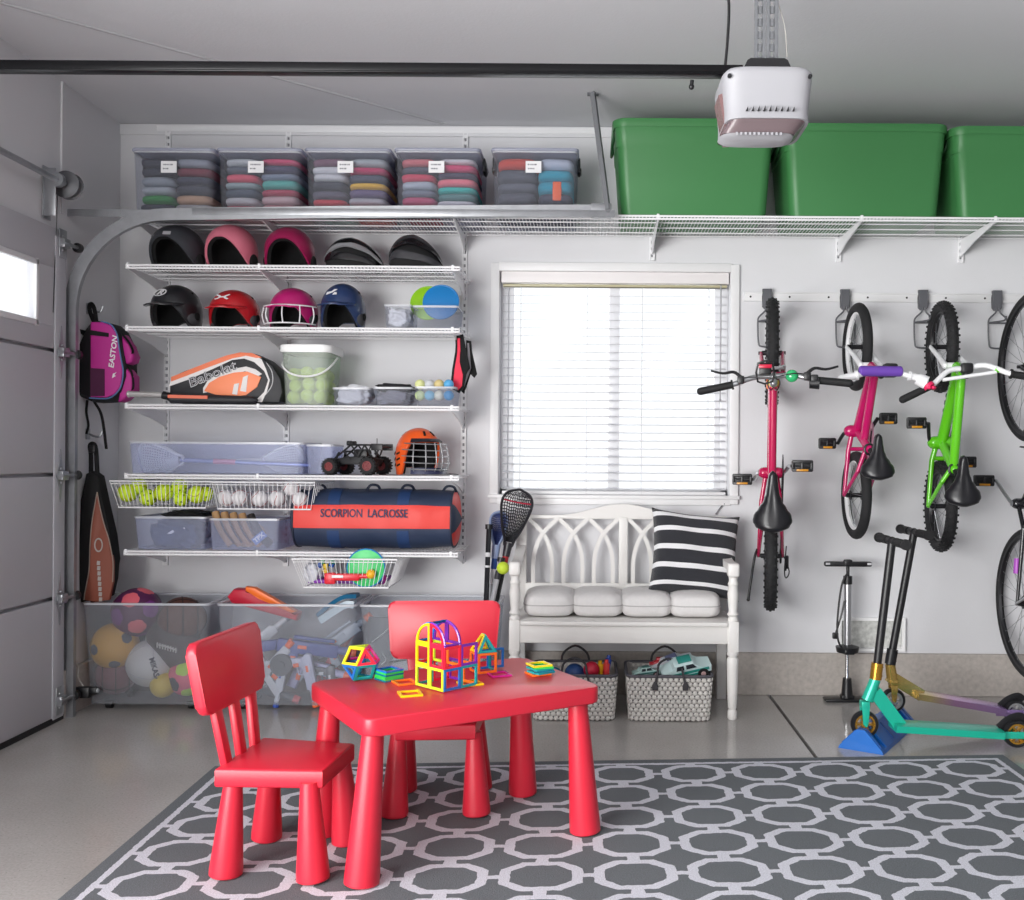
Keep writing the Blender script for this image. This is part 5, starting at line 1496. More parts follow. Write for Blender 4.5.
# ================================================================ clear bins of clothes on the top shelf
zt0 = ztop + .006
YB0 = -.405
binspec = [
    ((132, 213), (161, 177), 'first clear bin by the corner', [['4a4e58', '3f9a50', 'b4bac2', 'a3abb4', '4b4d59', '3f4250'], ['b4b0b0', 'd0a98c', '4a4c58', '44465a', '8a3348', 'aab0bc']]),
    ((217, 300), (248, 264), 'second clear bin', [['b8606c', 'cfccd0', '566070', 'a8b8bc', 'f0657c', '6c7480', 'd0d4d8'], ['d08c94', 'd4b4b8', 'b8405c', '5cb8ae', '8a95aa', '53506e', 'ea5480']]),
    ((305, 389), (337, 354), 'third clear bin', [['a6c8ba', 'd84a58', '6c6878', '484a54', 'e4e4e8', 'e4e4e8', '8a6478'], ['e8463a', 'b8b4bc', '6c5c80', 'f0bc3c', '505468', 'd0386c', 'b4bcc0']]),
    ((395, 479), (428, 445), 'fourth clear bin', [['b83c54', 'c85078', '7c8494', 'b8c0cc', 'e04c68', '5c5c6c', 'e07c84'], ['c4c0cc', 'dcd8e0', '5c8888', '30bcb4', 'ff8090', '48425c', 'e04878', 'e0dce0']]),
    ((492, 577), (525, 542), 'fifth clear bin by the totes', [['5a5c68', '565864', '5e606c', '585a66', 'd84a3c'], ['4a4c5c', '4c4e60', '1f9cb4', '22a4bc', 'c0c8d8']]),
]
gk = 0
for (px0, px1), (l0, l1), nm, stacks in binspec:
    a, b_ = W(px0, 200, YB0), W(px1, 200, YB0)
    x0, x1 = a.x, b_.x; h = W(px0, 151, YB0).z - zt0
    cc = W((l0 + l1) / 2, 167, YB0)
    boxbin('storage_bin', 'lidded clear bin of folded clothes on top shelf, ' + nm, 'storage bin', x0, x1, YB0, -.05, zt0, zt0 + h, CLEAR, .955, lid=True,
           group='clear clothes bins on the top shelf', latch=True, card=(cc.x - (x0 + x1) / 2, cc.z - zt0))
    w = x1 - x0; mid = (x0 + x1) / 2 + (.01 if gk % 2 else -.01)
    for si, (stk, sn) in enumerate(zip(stacks, ('of the stack nearer the door', 'of the stack nearer the totes'))):
        zc = zt0 + .005; tot = h - .03; n = len(stk); rr = random.Random(gk + 5); hs = [rr.uniform(.8, 1.25) for _ in stk]; sm = sum(hs)
        for i, colr in enumerate(stk):
            hh = tot * hs[i] / sm
            gx0, gx1 = (x0 + .013, mid + .004) if si == 0 else (mid - .002, x1 - .013)
            garment('%s %s garment %s, %s' % (ORD[i], cname(colr), sn, nm), gx0 + rr.uniform(0, .006), gx1 - rr.uniform(0, .006), YB0 + .016, -.07, zc, zc + hh * 1.22, colr, 'folded clothes in the clear top bins', gk); gk += 1
            zc += hh
cc = W(557, 190, YB0 + .02)
m = MB(); m.box((0, 0, 0), (.04, .02, .085), bev=.006); o = m.build('toy_block', c2('ff6a30', .5)); o.location = (cc.x, YB0 + .024, cc.z - .005)
tag(o, 'orange upright block in front of the teal cloth in the fifth clear bin', 'toy')

# ================================================================ green totes
TOTE = mat('green_tote_plastic', '3d7a46', .42, bump=.1, bscale=30, spec=.4)
def tote(label, px0, px1, py0, py1, x_over=None):
    Yf = -.43
    a, b_ = W(px0, py1, Yf), W(px1, py0, Yf)
    w = b_.x - a.x; z0 = ztop + .006; h = W((px0 + px1) / 2, py0, Yf).z - z0; d = .40
    t = thing('green_tote', label, 'storage tote', ((a.x + b_.x) / 2, Yf + d / 2, z0), 0, 'green totes on the top shelf')
    m = MB(); rings = []
    lev = [(0, .885), (.02, .90), (h * .72, .957), (h * .725, .965), (h - .012, .985), (h, .985)]
    for z, k in lev: rings.append([m.bm.verts.new((p[0], p[1], z)) for p in rrect(w * k, d * k, .05 * k, 8)])
    for z, k in ((h, .965), (.012, .88)): rings.append([m.bm.verts.new((p[0], p[1], z)) for p in rrect(w * k, d * k, .046, 8)])
    n = len(rings[0])
    for A, B in zip(rings, rings[1:]):
        for j in range(n): m.bm.faces.new((A[j], A[(j + 1) % n], B[(j + 1) % n], B[j]))
    m.bm.faces.new(rings[0][::-1]); m.bm.faces.new(rings[-1])
    m.build('body', TOTE, t, smooth=50)
    m = MB(); m.sweep([(p[0], p[1], h - .008) for p in rrect(w, d, .06, 8)], [(-.013, -.022), (0, -.024), (.006, -.004), (.004, .010), (-.008, .013), (-.018, .008)], (0, 0, 1), closed=True); m.build('rolled_rim', TOTE, t, smooth=50)
    m = MB(); m.prism(rrect(w * .97, d * .97, .05, 8), .012, M=T(0, 0, h - .004), bev=.003); m.build('lid', TOTE, t)
    for s_ in (-1, 1):
        m = MB(); m.tube([(s_ * (w * .485), -.10, h - .03), (s_ * (w * .5 + .002), -.09, h - .08), (s_ * (w * .5 + .004), 0, h - .10), (s_ * (w * .5 + .002), .09, h - .08), (s_ * (w * .485), .10, h - .03)], .007, 8, k=4); m.build('handle', mat('dark_green_handle', '174a24', .5), t)
    return t
tote('dark green lidded tote farthest from the bicycles, behind the door opener', 613, 777, 119, 214)
tote('dark green lidded tote in the middle of the three', 783, 950, 124, 217)
tote('dark green lidded tote cut by the picture edge above the tall bicycle', 953, 1122, 127, 219)

# ================================================================ helmets
def hpt(rad, az, t, k=1.):
    rx, ry, rz = rad
    if t < PI / 2: q, z = math.sin(t), math.cos(t) * rz
    else: q, z = 1 - .10 * (t - PI / 2) ** 2, -(t - PI / 2) * rz * 1.05
    return Vector((rx * k * q * math.sin(az), -ry * k * q * math.cos(az), z * (k if t < PI / 2 else 1)))
def sstep(a, b, x): x = max(0, min(1, (x - a) / (b - a))); return x * x * (3 - 2 * x)
def tlow(az, brow, side, back, a0, a1):
    d = abs((math.degrees(az) + 180) % 360 - 180)
    v = brow + (side - brow) * sstep(a0, a1, d)
    return math.radians(v + (back - side) * sstep(115, 160, d))
def shell_mb(rad, prm, k=1., nu=72, nv=18, wall=.010, ktop=1.):
    m = MB()
    def f(u, v):
        az = 2 * PI * u; return hpt(rad, az, max(.001, v * tlow(az, *prm)), k)
    m.grid(f, nu, nv, True); 
    m.solidify(wall)
    return m
def on_shell(rad, az, t, k=1.01):
    p = hpt(rad, az, t, k); e = .02
    a = hpt(rad, az + e, t, k) - p; b_ = hpt(rad, az, t - e, k) - p
    x = a.normalized(); y = b_.normalized(); z = x.cross(y).normalized(); y = z.cross(x)
    return Matrix(((x.x, y.x, z.x, p.x), (x.y, y.y, z.y, p.y), (x.z, y.z, z.z, p.z), (0, 0, 0, 1)))
def helmet(label, px, shelfk, py_top, wpx, colr, kind, rz_deg=-10, logo=None, Y=-.27, rough=.35, coat=.5):
    z0 = rows[shelfk] + .007
    s_ = S(Y); c = W(px, py_top, Y); w = wpx / s_; H = c.z - z0
    rx = w / 2; ry = rx * 1.18; rzz = H / (1 + .80)
    if kind == 'ski': prm = (68, 134, 128, 6, 98)
    else: prm = (79, 134, 112, 12, 90)
    rad = (rx, ry, rzz)
    low = hpt(rad, PI / 2, math.radians(134)).z
    t = thing('helmet', label, 'helmet', (c.x, Y, z0), math.radians(rz_deg), 'helmets on the shelves')
    HM = mat('helmet_paint_' + colr, colr, rough, coat=coat)
    m = shell_mb(rad, prm).xf(T(0, 0, -low)); m.build('shell', HM, t, smooth=60)
    p2 = (prm[0] + 1, prm[1] - 1, prm[2] - 1, prm[3] + 2, prm[4] + 2)
    m = shell_mb(rad, p2, .90, wall=.016).xf(T(0, 0, -low)); m.build('lining', LINER, t, smooth=60)
    up = T(0, 0, -low)
    if kind == 'ski':
        for sg in (-1, 1):
            m = MB(); m.sph((0, 0, 0), .035, 16, (1, .45, 1.1), M=up @ on_shell(rad, sg * math.radians(92), math.radians(118), .97) @ rot('X', 90)); m.build('ear_pad', BLACK_MATTE, t)
        m = MB(); m.tube([hpt(rad, -1.2, 2.2, .92) + Vector((0, 0, -low)), Vector((-.03, -ry * .5, .005)), Vector((.03, -ry * .5, .006)), hpt(rad, 1.2, 2.2, .92) + Vector((0, 0, -low))], .006, 6); m.build('chin_strap', BLACK_MATTE, t)
    if kind in ('bat', 'cage'):
        # visor brim
        m = MB(); n = 28
        def br(u, v):
            az = math.radians(-58 + 116 * u); tt = tlow(az, *prm); p = hpt(rad, az, min(tt, math.radians(81)), 1.0)
            ext = .055 * (math.cos(az) ** 1.2) * v
            d = Vector((math.sin(az) * .35, -1, -.30)).normalized()
            return p + d * ext + Vector((0, 0, -low))
        m.grid(br, n, 6); m.solidify(.006); m.build('brim', HM, t, smooth=60)
        for sg in (-1, 1):
            m = MB(); m.cyl((0, 0, -.001), (0, 0, .004), .017, n=22, M=up @ on_shell(rad, sg * math.radians(90), math.radians(106))); m.build('ear_hole', LINER, t)
            m = MB(); m.sph((0, 0, 0), .040, 16, (1, .9, .35), M=up @ on_shell(rad, sg * math.radians(82), math.radians(112), .90)); m.build('ear_pad', mat('grey_foam', '4a4a4e', .9), t)
        for k_ in (-30, 0, 30, 90, -90):
            m = MB(); m.cyl((0, 0, -.001), (0, 0, .002), .006, n=12, M=up @ on_shell(rad, math.radians(180 + k_), math.radians(50)))
        m.build('vent_hole', LINER, t)
    if kind == 'cage':
        m = MB()
        for zf, rr_ in ((.74, 1.16), (.08, 1.14)):
            m.tube([(rx * rr_ * math.sin(a_), -ry * rr_ * math.cos(a_) - .012, H * (zf - .04 * math.cos(a_ * 1.0)) * .62 + .012) for a_ in [math.radians(-80 + 160 * i / 12) for i in range(13)]], .0032, 8, k=2)
        for a_ in (-66, -34, 6, 40, 70):
            a_ = math.radians(a_); m.tube([(rx * q * math.sin(a_), -ry * q * math.cos(a_) - .012, H * zf * .62 + .012) for q, zf in ((1.16, .70), (1.22, .36), (1.10, .05))], .0032, 8, k=4)
        m.build('face_guard', mat('white_wire', 'e6e6e8', .35), t)
    if logo: logo(t, lambda az, tt, k=1.012: up @ on_shell(rad, math.radians(az), math.radians(tt), k))
    return t
LG = mat('white_logo', 'e6e6e8', .5)
def lg_sticker(t, f):
    m = MB(); m.box((0, 0, 0), (.034, .018, .002), M=f(12, 62)); m.build('sticker', mat('sticker_grey', 'b9b9bd', .5), t)
    m = MB(); m.box((0, 0, 0), (.03, .007, .002), M=f(-32, 66)); m.build('sticker', mat('sticker_dim', '77777c', .5), t)
def lg_R(t, f):
    m = MB(); m.hoop([(x * 1.6, y) for x, y in ngon(.022, 32)], [(x * 1.6, y) for x, y in ngon(.0185, 32)], .002, M=f(-6, 56)); m.text('R', .040, .002, f(-6, 56), .001, sx=1.3, shear=.3); m.build('logo', LG, t, smooth=0)
def lg_ua(t, f):
    m = MB()
    for sg in (-1, 1):
        m.tube([(sg * .024, .018, 0), (sg * .013, .010, 0), (sg * .009, 0, 0), (sg * .013, -.010, 0), (sg * .024, -.018, 0)], .0042, 6, M=f(-4, 58) @ Sc(1.35, .8, 1), flat=(.0045, .001))
    m.box((0, 0, 0), (.030, .006, .002), M=f(-4, 58)); m.build('logo', LG, t)
def lg_E(t, f):
    m = MB(); m.prism([(-.028, -.012), (.0, .0), (.020, .018), (.004, .018), (-.006, .006), (-.028, .004)], .002, M=f(-8, 58)); m.prism([(.004, -.012), (.026, -.012), (.022, .0), (.010, .0)], .002, M=f(-8, 58)); m.build('logo', LG, t, smooth=0)
helmet('charcoal ski helmet nearest the garage door on the upper helmet shelf', 178, 'a', 226, 50, '3c3e44', 'ski', -10, lg_sticker, rough=.5, coat=.1)
helmet('light pink ski helmet between the charcoal and the magenta ones', 232, 'a', 225.5, 48, 'd9788c', 'ski', -10, rough=.45, coat=.2)
helmet('dark magenta ski helmet with wide dark opening on the upper helmet shelf', 290, 'a', 228, 48, '9c1750', 'ski', 0)
helmet('glossy black batting helmet with oval letter logo on the lower helmet shelf', 177, 'b', 285.5, 46, '1c1d21', 'bat', -14, lg_R)
helmet('red batting helmet with small white logo on the lower helmet shelf', 235, 'b', 290.5, 47, 'b8151f', 'bat', -6, lg_ua)
helmet('magenta batting helmet with white wire face guard', 294, 'b', 288.5, 46, 'b8146c', 'cage', -6)
helmet('navy blue batting helmet with pale brim edge on the lower helmet shelf', 343.5, 'b', 284, 43, '1f3560', 'bat', -8, lg_E)

def bike_helmet(label, px, py_top, wpx, shellc, accent, rzd):
    Y = -.25; z0 = rows['a'] + .007; c = W(px, py_top, Y); H = c.z - z0; L_ = wpx / S(Y)
    t = thing('bicycle_helmet', label, 'helmet', (c.x, Y, z0), math.radians(rzd), 'bicycle helmets on the upper shelf')
    A_, B_ = L_ / 2, .092
    def pt(u, lat, k=1.):   # u: -1 front(left) .. 1 rear, lat: angle from the top in degrees
        a = math.radians(lat); x = A_ * u; q = max(0, 1 - abs(u + .05) ** 2.6 * .93) ** .5
        zt_ = H * .98 * q * (1 - .30 * max(0, u + .1))
        return Vector((x, B_ * q * math.sin(a) * k, max(.002, zt_ * (math.cos(a) * .85 + .15 if abs(lat) < 90 else .1) * k + 0)))
    m = MB()
    m.grid(lambda u, v: pt(-.93 + 1.86 * v, -95 + 190 * u, .84), 30, 24); m.solidify(.012); m.build('foam_core', mat('dark_foam', '151517', .8), t, smooth=60)
    for k_, (lat, wd) in enumerate(((-82, 11), (-52, 6.5), (-25, 5), (0, 4), (25, 5), (52, 6.5), (82, 11))):
        m = MB(); amp = 8 if abs(lat) > 10 else 0
        def strip(u, v, lat=lat, wd=wd):
            uu = -.98 + 1.95 * v; ww = wd * (.55 + .45 * abs(math.sin(2.2 * PI * v + (0 if lat % 4 else .8)))) if abs(lat) < 70 else wd * (1.1 - .5 * math.sin(PI * v))
            return pt(uu, lat * (1 - .30 * max(0, -uu) ** 2) + ww * (2 * u - 1) + amp * math.sin(PI * v) * (1 if lat < 0 else -1) * .5, 1.0)
        m.grid(strip, 7, 26); m.solidify(.010); m.build('rib', accent if abs(lat) in (25, 82) else shellc, t, smooth=60)
    m = MB(); m.tube([pt(-.9, -95), (-.05, -B_ * .8, .004), (.06, -B_ * .7, .012), pt(.9, -90)], .004, 6); m.build('strap', BLACK_MATTE, t)
    return t
GS, GB = mat('gloss_silver_shell', 'a6a7ab', .25, metal=.3, coat=.6), mat('gloss_black_shell', '131316', .15, coat=.8)
bike_helmet('silver and black vented bicycle helmet on the upper helmet shelf', 356, 237, 60, GS, GB, 8)
bike_helmet('all black vented bicycle helmet at the end of the upper helmet shelf', 417, 234, 56, GB, mat('gloss_dark_shell', '3a3a3e', .2, coat=.6), 12)

# ================================================================ shelf b: small bins and discs
zb_ = rows['b'] + .007
def sbin(label, px0, px1, py_top, shelfk, Yf=-.40, d=.20, material=CLEAR, taper=.90, grp='small clear bins on the shelves', cat='bin', **k):
    z0 = rows[shelfk] + .007; a, b_ = W(px0, py_top, Yf), W(px1, py_top, Yf)
    return boxbin('clear_bin', label, cat, a.x, b_.x, Yf, Yf + d, z0, a.z, material, taper, group=grp, r=.012, rim=.005, th=.002, **k)
sbin('small clear bin of crumpled white things on the lower helmet shelf', 384, 411, 305, 'b')
sbin('low wide clear bin holding two round paddles', 412.5, 458, 306, 'b')
def crumple(name, label, cat, px0, px1, py0, py1, Y, d, colr, n=9, grp=None, seed=1, rough=.9):
    """a loose handful: one cloth-like lump with deep folds"""
    a, b_ = W(px0, py1, Y), W(px1, py0, Y); w, h = b_.x - a.x, b_.z - a.z
    m = MB(); rr = random.Random(seed); ph = [rr.uniform(0, 6) for _ in range(8)]
    def f(u, v):
        az = 2 * PI * u; t_ = PI * v; x = math.sin(t_) * math.cos(az); y = math.sin(t_) * math.sin(az); z = math.cos(t_)
        k = 1 + .10 * math.sin(5 * x + ph[0]) * math.sin(6 * z + ph[1]) + .08 * math.sin(11 * y + ph[2] + 3 * x) + .06 * math.sin(14 * z + 8 * x + ph[3])
        return (sq(x, .7) * k * w / 2, sq(y, .7) * k * d / 2, sq(z, .7) * k * h / 2)
    m.grid(f, 44, 26, True)
    o = m.build(name, mat('cloth_%s' % colr, colr, rough, bump=.5, bscale=120, vary=.12, vscale=30), None, smooth=80)
    o.location = ((a.x + b_.x) / 2, Y + d / 2, (a.z + b_.z) / 2)
    return tag(o, label, cat, grp)
crumple('white_cloth', 'crumpled white cloths in the small bin next to the paddles', 'cloth', 387, 409, 307, 326, -.385, .15, 'e6e6ea', seed=4)
def disc(name, label, cat, px, py, rpx, Y, colr, lean=-12, th=.010, rim=None, grp=None):
    c = W(px, py, Y); r = rpx / S(Y); t = thing(name, label, cat, c, 0, grp)
    M_ = rot('X', 90 + lean)
    m = MB(); m.lathe([(.001, -th / 2), (r * .96, -th / 2), (r, -th * .2), (r, th * .3), (r * .95, th / 2), (.001, th / 2)], 40, M=M_); m.build('face', c2(colr, .4), t)
    m = MB(); m.torus(r * .985, th * .55, 40, 8, M=M_); m.build('edge', c2(rim or colr, .4), t)
    return t
disc('paddle_disc', 'lime green round paddle behind the blue one', 'paddle', 428, 303, 17, -.27, '8cc41c')
disc('paddle_disc', 'bright blue round paddle standing in the low clear bin', 'paddle', 441, 302, 17.5, -.32, '1576b8')

# ================================================================ shelf c
YC = -.36
zc_ = rows['c'] + .007
org = W(225, 403, YC); org.z = zc_
bag = thing('racket_bag', 'white, orange and black tennis racket bag with big letters', 'sports bag', org)
out = [(170, 398), (168, 386), (171, 376), (185, 371), (205, 364), (225, 356), (240, 352.5), (252, 353), (264, 359), (274, 368), (281, 380), (283, 392), (280, 402), (250, 403.5), (200, 403.5), (176, 403)]
m = MB(); pxp(m, out, YC, .17, org, bev=.022); m.build('body', mat('bag_black', '232328', .55, bump=.2), bag, smooth=60)
def patch(mm, pts, k=1, base=YC): pxp(mm, pts, base - .003 * k, .006 + .0 * k, org, bev=.0008)
m = MB(); pxp(m, [(170.5, 397), (169, 386), (172, 377), (186, 371), (206, 364), (226, 356.5), (240, 353.3), (252, 354), (263, 360), (272, 370), (277, 381), (272, 396), (268, 402), (200, 402.5), (176, 402)], YC - .0015, .004, org); m.build('white_panel', mat('bag_white', 'e9e5e4', .6, bump=.2), bag)
m = MB(); patch(m, [(171, 377), (187, 370.5), (206, 363), (226, 355.5), (240, 352.3), (252, 353), (262, 357.5), (256, 358), (246, 355.5), (232, 358.5), (205, 368.5), (186, 376), (171, 381.5)]); m.build('orange_trim', mat('bag_orange', 'f08058', .5), bag)
m = MB(); patch(m, [(170, 397), (170, 386), (190, 379), (215, 368), (232, 360), (244, 358.5), (254, 362), (264, 371), (268, 380), (264, 392), (255, 401), (230, 402.5), (178, 402.5)]); m.build('black_panel', mat('bag_black', '232328', .55, bump=.2), bag)
m = MB(); patch(m, [(203, 388), (208, 380), (218, 374), (232, 369), (246, 366.5), (255, 369), (262, 374), (258, 376), (245, 371), (225, 376), (212, 384), (208, 392), (203, 393)], 2); m.build('white_piping', mat('bag_white', 'e9e5e4', .6), bag)
m = MB(); patch(m, [(204, 391), (209, 383), (219, 377), (234, 372.5), (247, 371.5), (261, 377), (257, 387), (246, 395), (235, 396.5), (215, 394.5)], 3); m.build('orange_pocket', mat('bag_orange_pocket', 'ff9468', .5), bag)
m = MB(); patch(m, [(232, 394), (234, 384), (239, 383), (237, 395)], 4); patch(m, [(240, 391), (243, 377), (248, 375), (246, 392)], 4); m.build('white_bars', mat('bag_white', 'e9e5e4', .6), bag, smooth=0)
m = MB(); patch(m, [(261, 358), (272, 366), (280, 379), (282, 392), (279, 402), (262, 402), (267, 392), (270, 380), (266, 369)], 2); m.build('black_end', mat('bag_black', '232328', .55), bag)
c = W(212, 374.5, YC - .008) - org
m = MB(); m.text('Babolat', .062, .003, T(c) @ rot('Y', -22) @ rot('X', 90), .0012, sx=1.22, shear=.1)
m.build('lettering', mat('bag_letter_grey', 'c9c9cd', .5), bag, smooth=0)
m = MB(); m.text('Babolat', .060, .004, T(c) @ rot('Y', -22) @ rot('X', 90), -.0011, sx=1.24, shear=.1); m.build('letter_fill', mat('bag_black', '232328', .55), bag, smooth=0)
m = MB(); pts = [W(266, 362, YC - .004) - org, W(272, 372, YC - .006) - org, W(272, 385, YC - .006) - org, W(264, 397, YC - .004) - org]; m.tube(pts, .0022, 6); m.build('zipper', mat('zip_white', 'd0d0d2', .4), bag)

# slim bat lying along the shelf front
Yb_ = -.405
a, b_, c_, e_ = W(129, 394, Yb_), W(163, 395, Yb_), W(169, 396.5, Yb_), W(258, 399, Yb_)
bt = thing('toy_bat', 'slim bat with silver handle and black and orange body lying before the racket bag', 'bat', (b_.x, Yb_, zc_))
lc = lambda p, dz=0: Vector((p.x - b_.x, 0, p.z - zc_ + dz))
m = MB(); m.cyl(lc(a), lc(b_), .0135, n=18); m.sph(lc(a), .0165, 16, (.6, 1, 1)); m.build('handle', mat('bat_silver', 'c9c6c4', .25, metal=.5), bt)
m = MB(); m.cyl(lc(b_), lc(c_), .018, n=20); m.build('collar', BLACK, bt)
m = MB(); m.lathe([(.012, 0), (.021, .01), (.0215, .15), (.020, .26), (.017, .36), (.008, .39), (.002, .395)], 24, M=T(0, 0, 0) @ align(Vector((c_.x - b_.x, 0, .0225)), Vector((e_.x - b_.x, .01, .0185)))); m.build('barrel', mat('bag_black', '232328', .55), bt)
m = MB(); m.sweep([Vector((c_.x - b_.x + .004, -.018, .032)), Vector((c_.x - b_.x + .18, -.017, .029))], [(-.006, -.007), (.006, -.007), (.006, .007), (-.006, .007)], (0, 0, 1)); m.build('orange_stripe', mat('grip_orange', 'e9785c', .6), bt)

# ball bucket
Yk = -.37
bx = W(281, 345, Yk); by = W(329, 345, Yk)
bu = boxbin('ball_bucket', 'square clear bucket with white lid full of tennis balls', 'bucket', bx.x, by.x, Yk, Yk + .24, zc_, W(300, 351, Yk).z, clear_mat('bucket_plastic', 'eef4ee', 'f4f7f4', .18, .3), .90, r=.03, th=.003)
h = W(300, 351, Yk).z - zc_; w = by.x - bx.x
m = MB(); m.prism(rrect(w + .02, .26, .035, 6), .034, M=T(0, 0, h + .012), bev=.006); m.build('lid', mat('bucket_lid', 'f2f3f2', .4), bu)
m = MB(); m.tube([(w / 2 + .006, 0, h - .02), (w / 2 + .0, -.10, h - .07), (w * .3, -.13, h - .105), (0, -.135, h - .115), (-w * .3, -.13, h - .10), (-w / 2 - .0, -.10, h - .06), (-w / 2 - .006, 0, h - .02)], .0045, 8, k=5); m.build('handle', mat('bucket_lid', 'f2f3f2', .4), bu)
TB = mat('tennis_ball_felt', 'cede6a', .95, bump=.6, bscale=220)
def seam_ball(name, label, c, r, mt, seamm, cat='ball', grp=None, rz=0., ry=0.):
    t = thing(name, label, cat, c, rz, grp)
    m = MB(); m.sph((0, 0, 0), r, 24); m.build('cover', mt, t, smooth=80)
    pts = []
    for i in range(40):
        a = 2 * PI * i / 40; p = Vector((math.cos(a) * .9 , math.sin(a) * .9, .62 * math.sin(2 * a))); p = p.normalized() * r; pts.append(p)
    m = MB(); m.tube(pts, r * .035, 5, True, 1, M=rot('Y', 35 + ry)); m.build('seam', seamm, t, smooth=60)
    return t
proto = None; cx_, cz0 = (bx.x + by.x) / 2, zc_ + .038; k = 0
for layer in range(3):
    for i in range(3):
        for j in range(3):
            x = cx_ + (i - 1) * .060 + (.004 if layer % 2 else -.004); y = Yk + .052 + j * .066 ; z = cz0 + layer * .052 + .004 * ((i * 2 + j) % 3)
            if z > zc_ + h - .03: continue
            if layer == 3 and (i + j) % 2: continue
            lb = 'tennis ball packed inside the clear bucket, seen through its wall'
            if proto is None: proto = seam_ball('tennis_ball', lb, (x, y, z), .0295, TB, mat('ball_seam', 'e9eecb', .8), grp='tennis balls in the bucket')
            else:
                o = dup(proto, (x, y, z), k * 1.3, lb); 
            k += 1

sbin('small clear bin with crumpled white cloth beside the ball bucket', 332.5, 370, 388, 'c')
crumple('white_cloth', 'white cloth spilling over the small bin beside the bucket', 'cloth', 335, 368, 385, 404, -.385, .16, 'dcdde2', seed=7)
sbin('small clear bin of dark gear in the middle of the three', 373, 412, 387.5, 'c')
crumple('dark_pouch', 'black gear heaped in the middle small bin', 'sports gear', 375, 410, 383, 391, -.385, .16, '232327', seed=9)
crumple('grey_pouch', 'grey gear filling the middle small bin under the black gear', 'sports gear', 376, 409, 390.5, 404.5, -.385, .16, '8a8a96', seed=3)
sbin('small clear bin of coloured balls at the end of the shelf', 415, 455, 387, 'c')
bl_cols = [('dfe3a0', 'pale yellow'), ('c9ccd0', 'grey'), ('d8c48a', 'sand'), ('6fb4dc', 'sky blue'), ('cfe0a8', 'pale green'), ('7cc0e4', 'light blue'), ('e2e2d4', 'cream'), ('58a4d4', 'mid blue')]
for i in range(8):
    px = 420 + (i % 4) * 9.6; py = 384.5 if i < 4 else 395.5
    hx, nm = bl_cols[i]
    if i % 4 == 3: hx, nm = ('5aaadc', 'sky blue') if i == 3 else ('4f9fd6', 'mid blue')
    c = W(px, py, -.35)
    toyball('small_ball', '%s small ball %s the end bin of small balls' % (nm, 'heaped at the top of' if i < 4 else 'low inside'), c, .023, c2(hx, .6), grp='small coloured balls in the end bin')

# neoprene face warmers hanging from the shelf end
Yh = -.30
def warmer(label, pts_out, pts_in, colr, px, py, Y):
    o = W(px, py, Y); t = thing('face_warmer', label, 'sports gear', o, 0, 'neoprene gear hanging from the shelf end')
    m = MB(); pxp(m, pts_out, Y, .014, o, bev=.004); m.build('edge', BLACK_MATTE, t)
    m = MB(); pxp(m, pts_in, Y - .003, .012, o, bev=.003); m.build('cover', mat('neoprene_' + colr, colr, .8, bump=.2), t)
    m = MB(); m.tube([(0, 0, 0), (-.01, .0, .02), (.004, 0, .03), (.012, 0, .012)], .0025, 6); m.build('loop', mat('loop_white', 'd5d5d8', .6), t)
    return t
warmer('hanging coral and black neoprene strap with curved tail', [(455, 336), (463, 334), (466, 350), (470, 368), (465, 374), (464, 388), (459, 393), (450, 388), (452, 370), (456, 352)],
       [(457, 338), (460, 338), (460.5, 352), (459, 362), (463, 374), (462, 386), (458, 390.5), (452.5, 386), (454.5, 370), (458, 353)], 'ee3a55', 460, 334, Yh)
warmer('grey and black neoprene strap hanging beside the coral one', [(466, 340), (471, 341), (472, 352), (477, 374), (474, 378), (470, 372), (464, 394), (460, 390), (463, 378), (468, 368), (466, 352)],
       [(467, 343), (469, 343), (470, 355), (471, 368), (466, 382), (463.5, 389), (464, 379), (469, 367), (467.5, 355)], 'b9b6bc', 469, 339, Yh + .04)

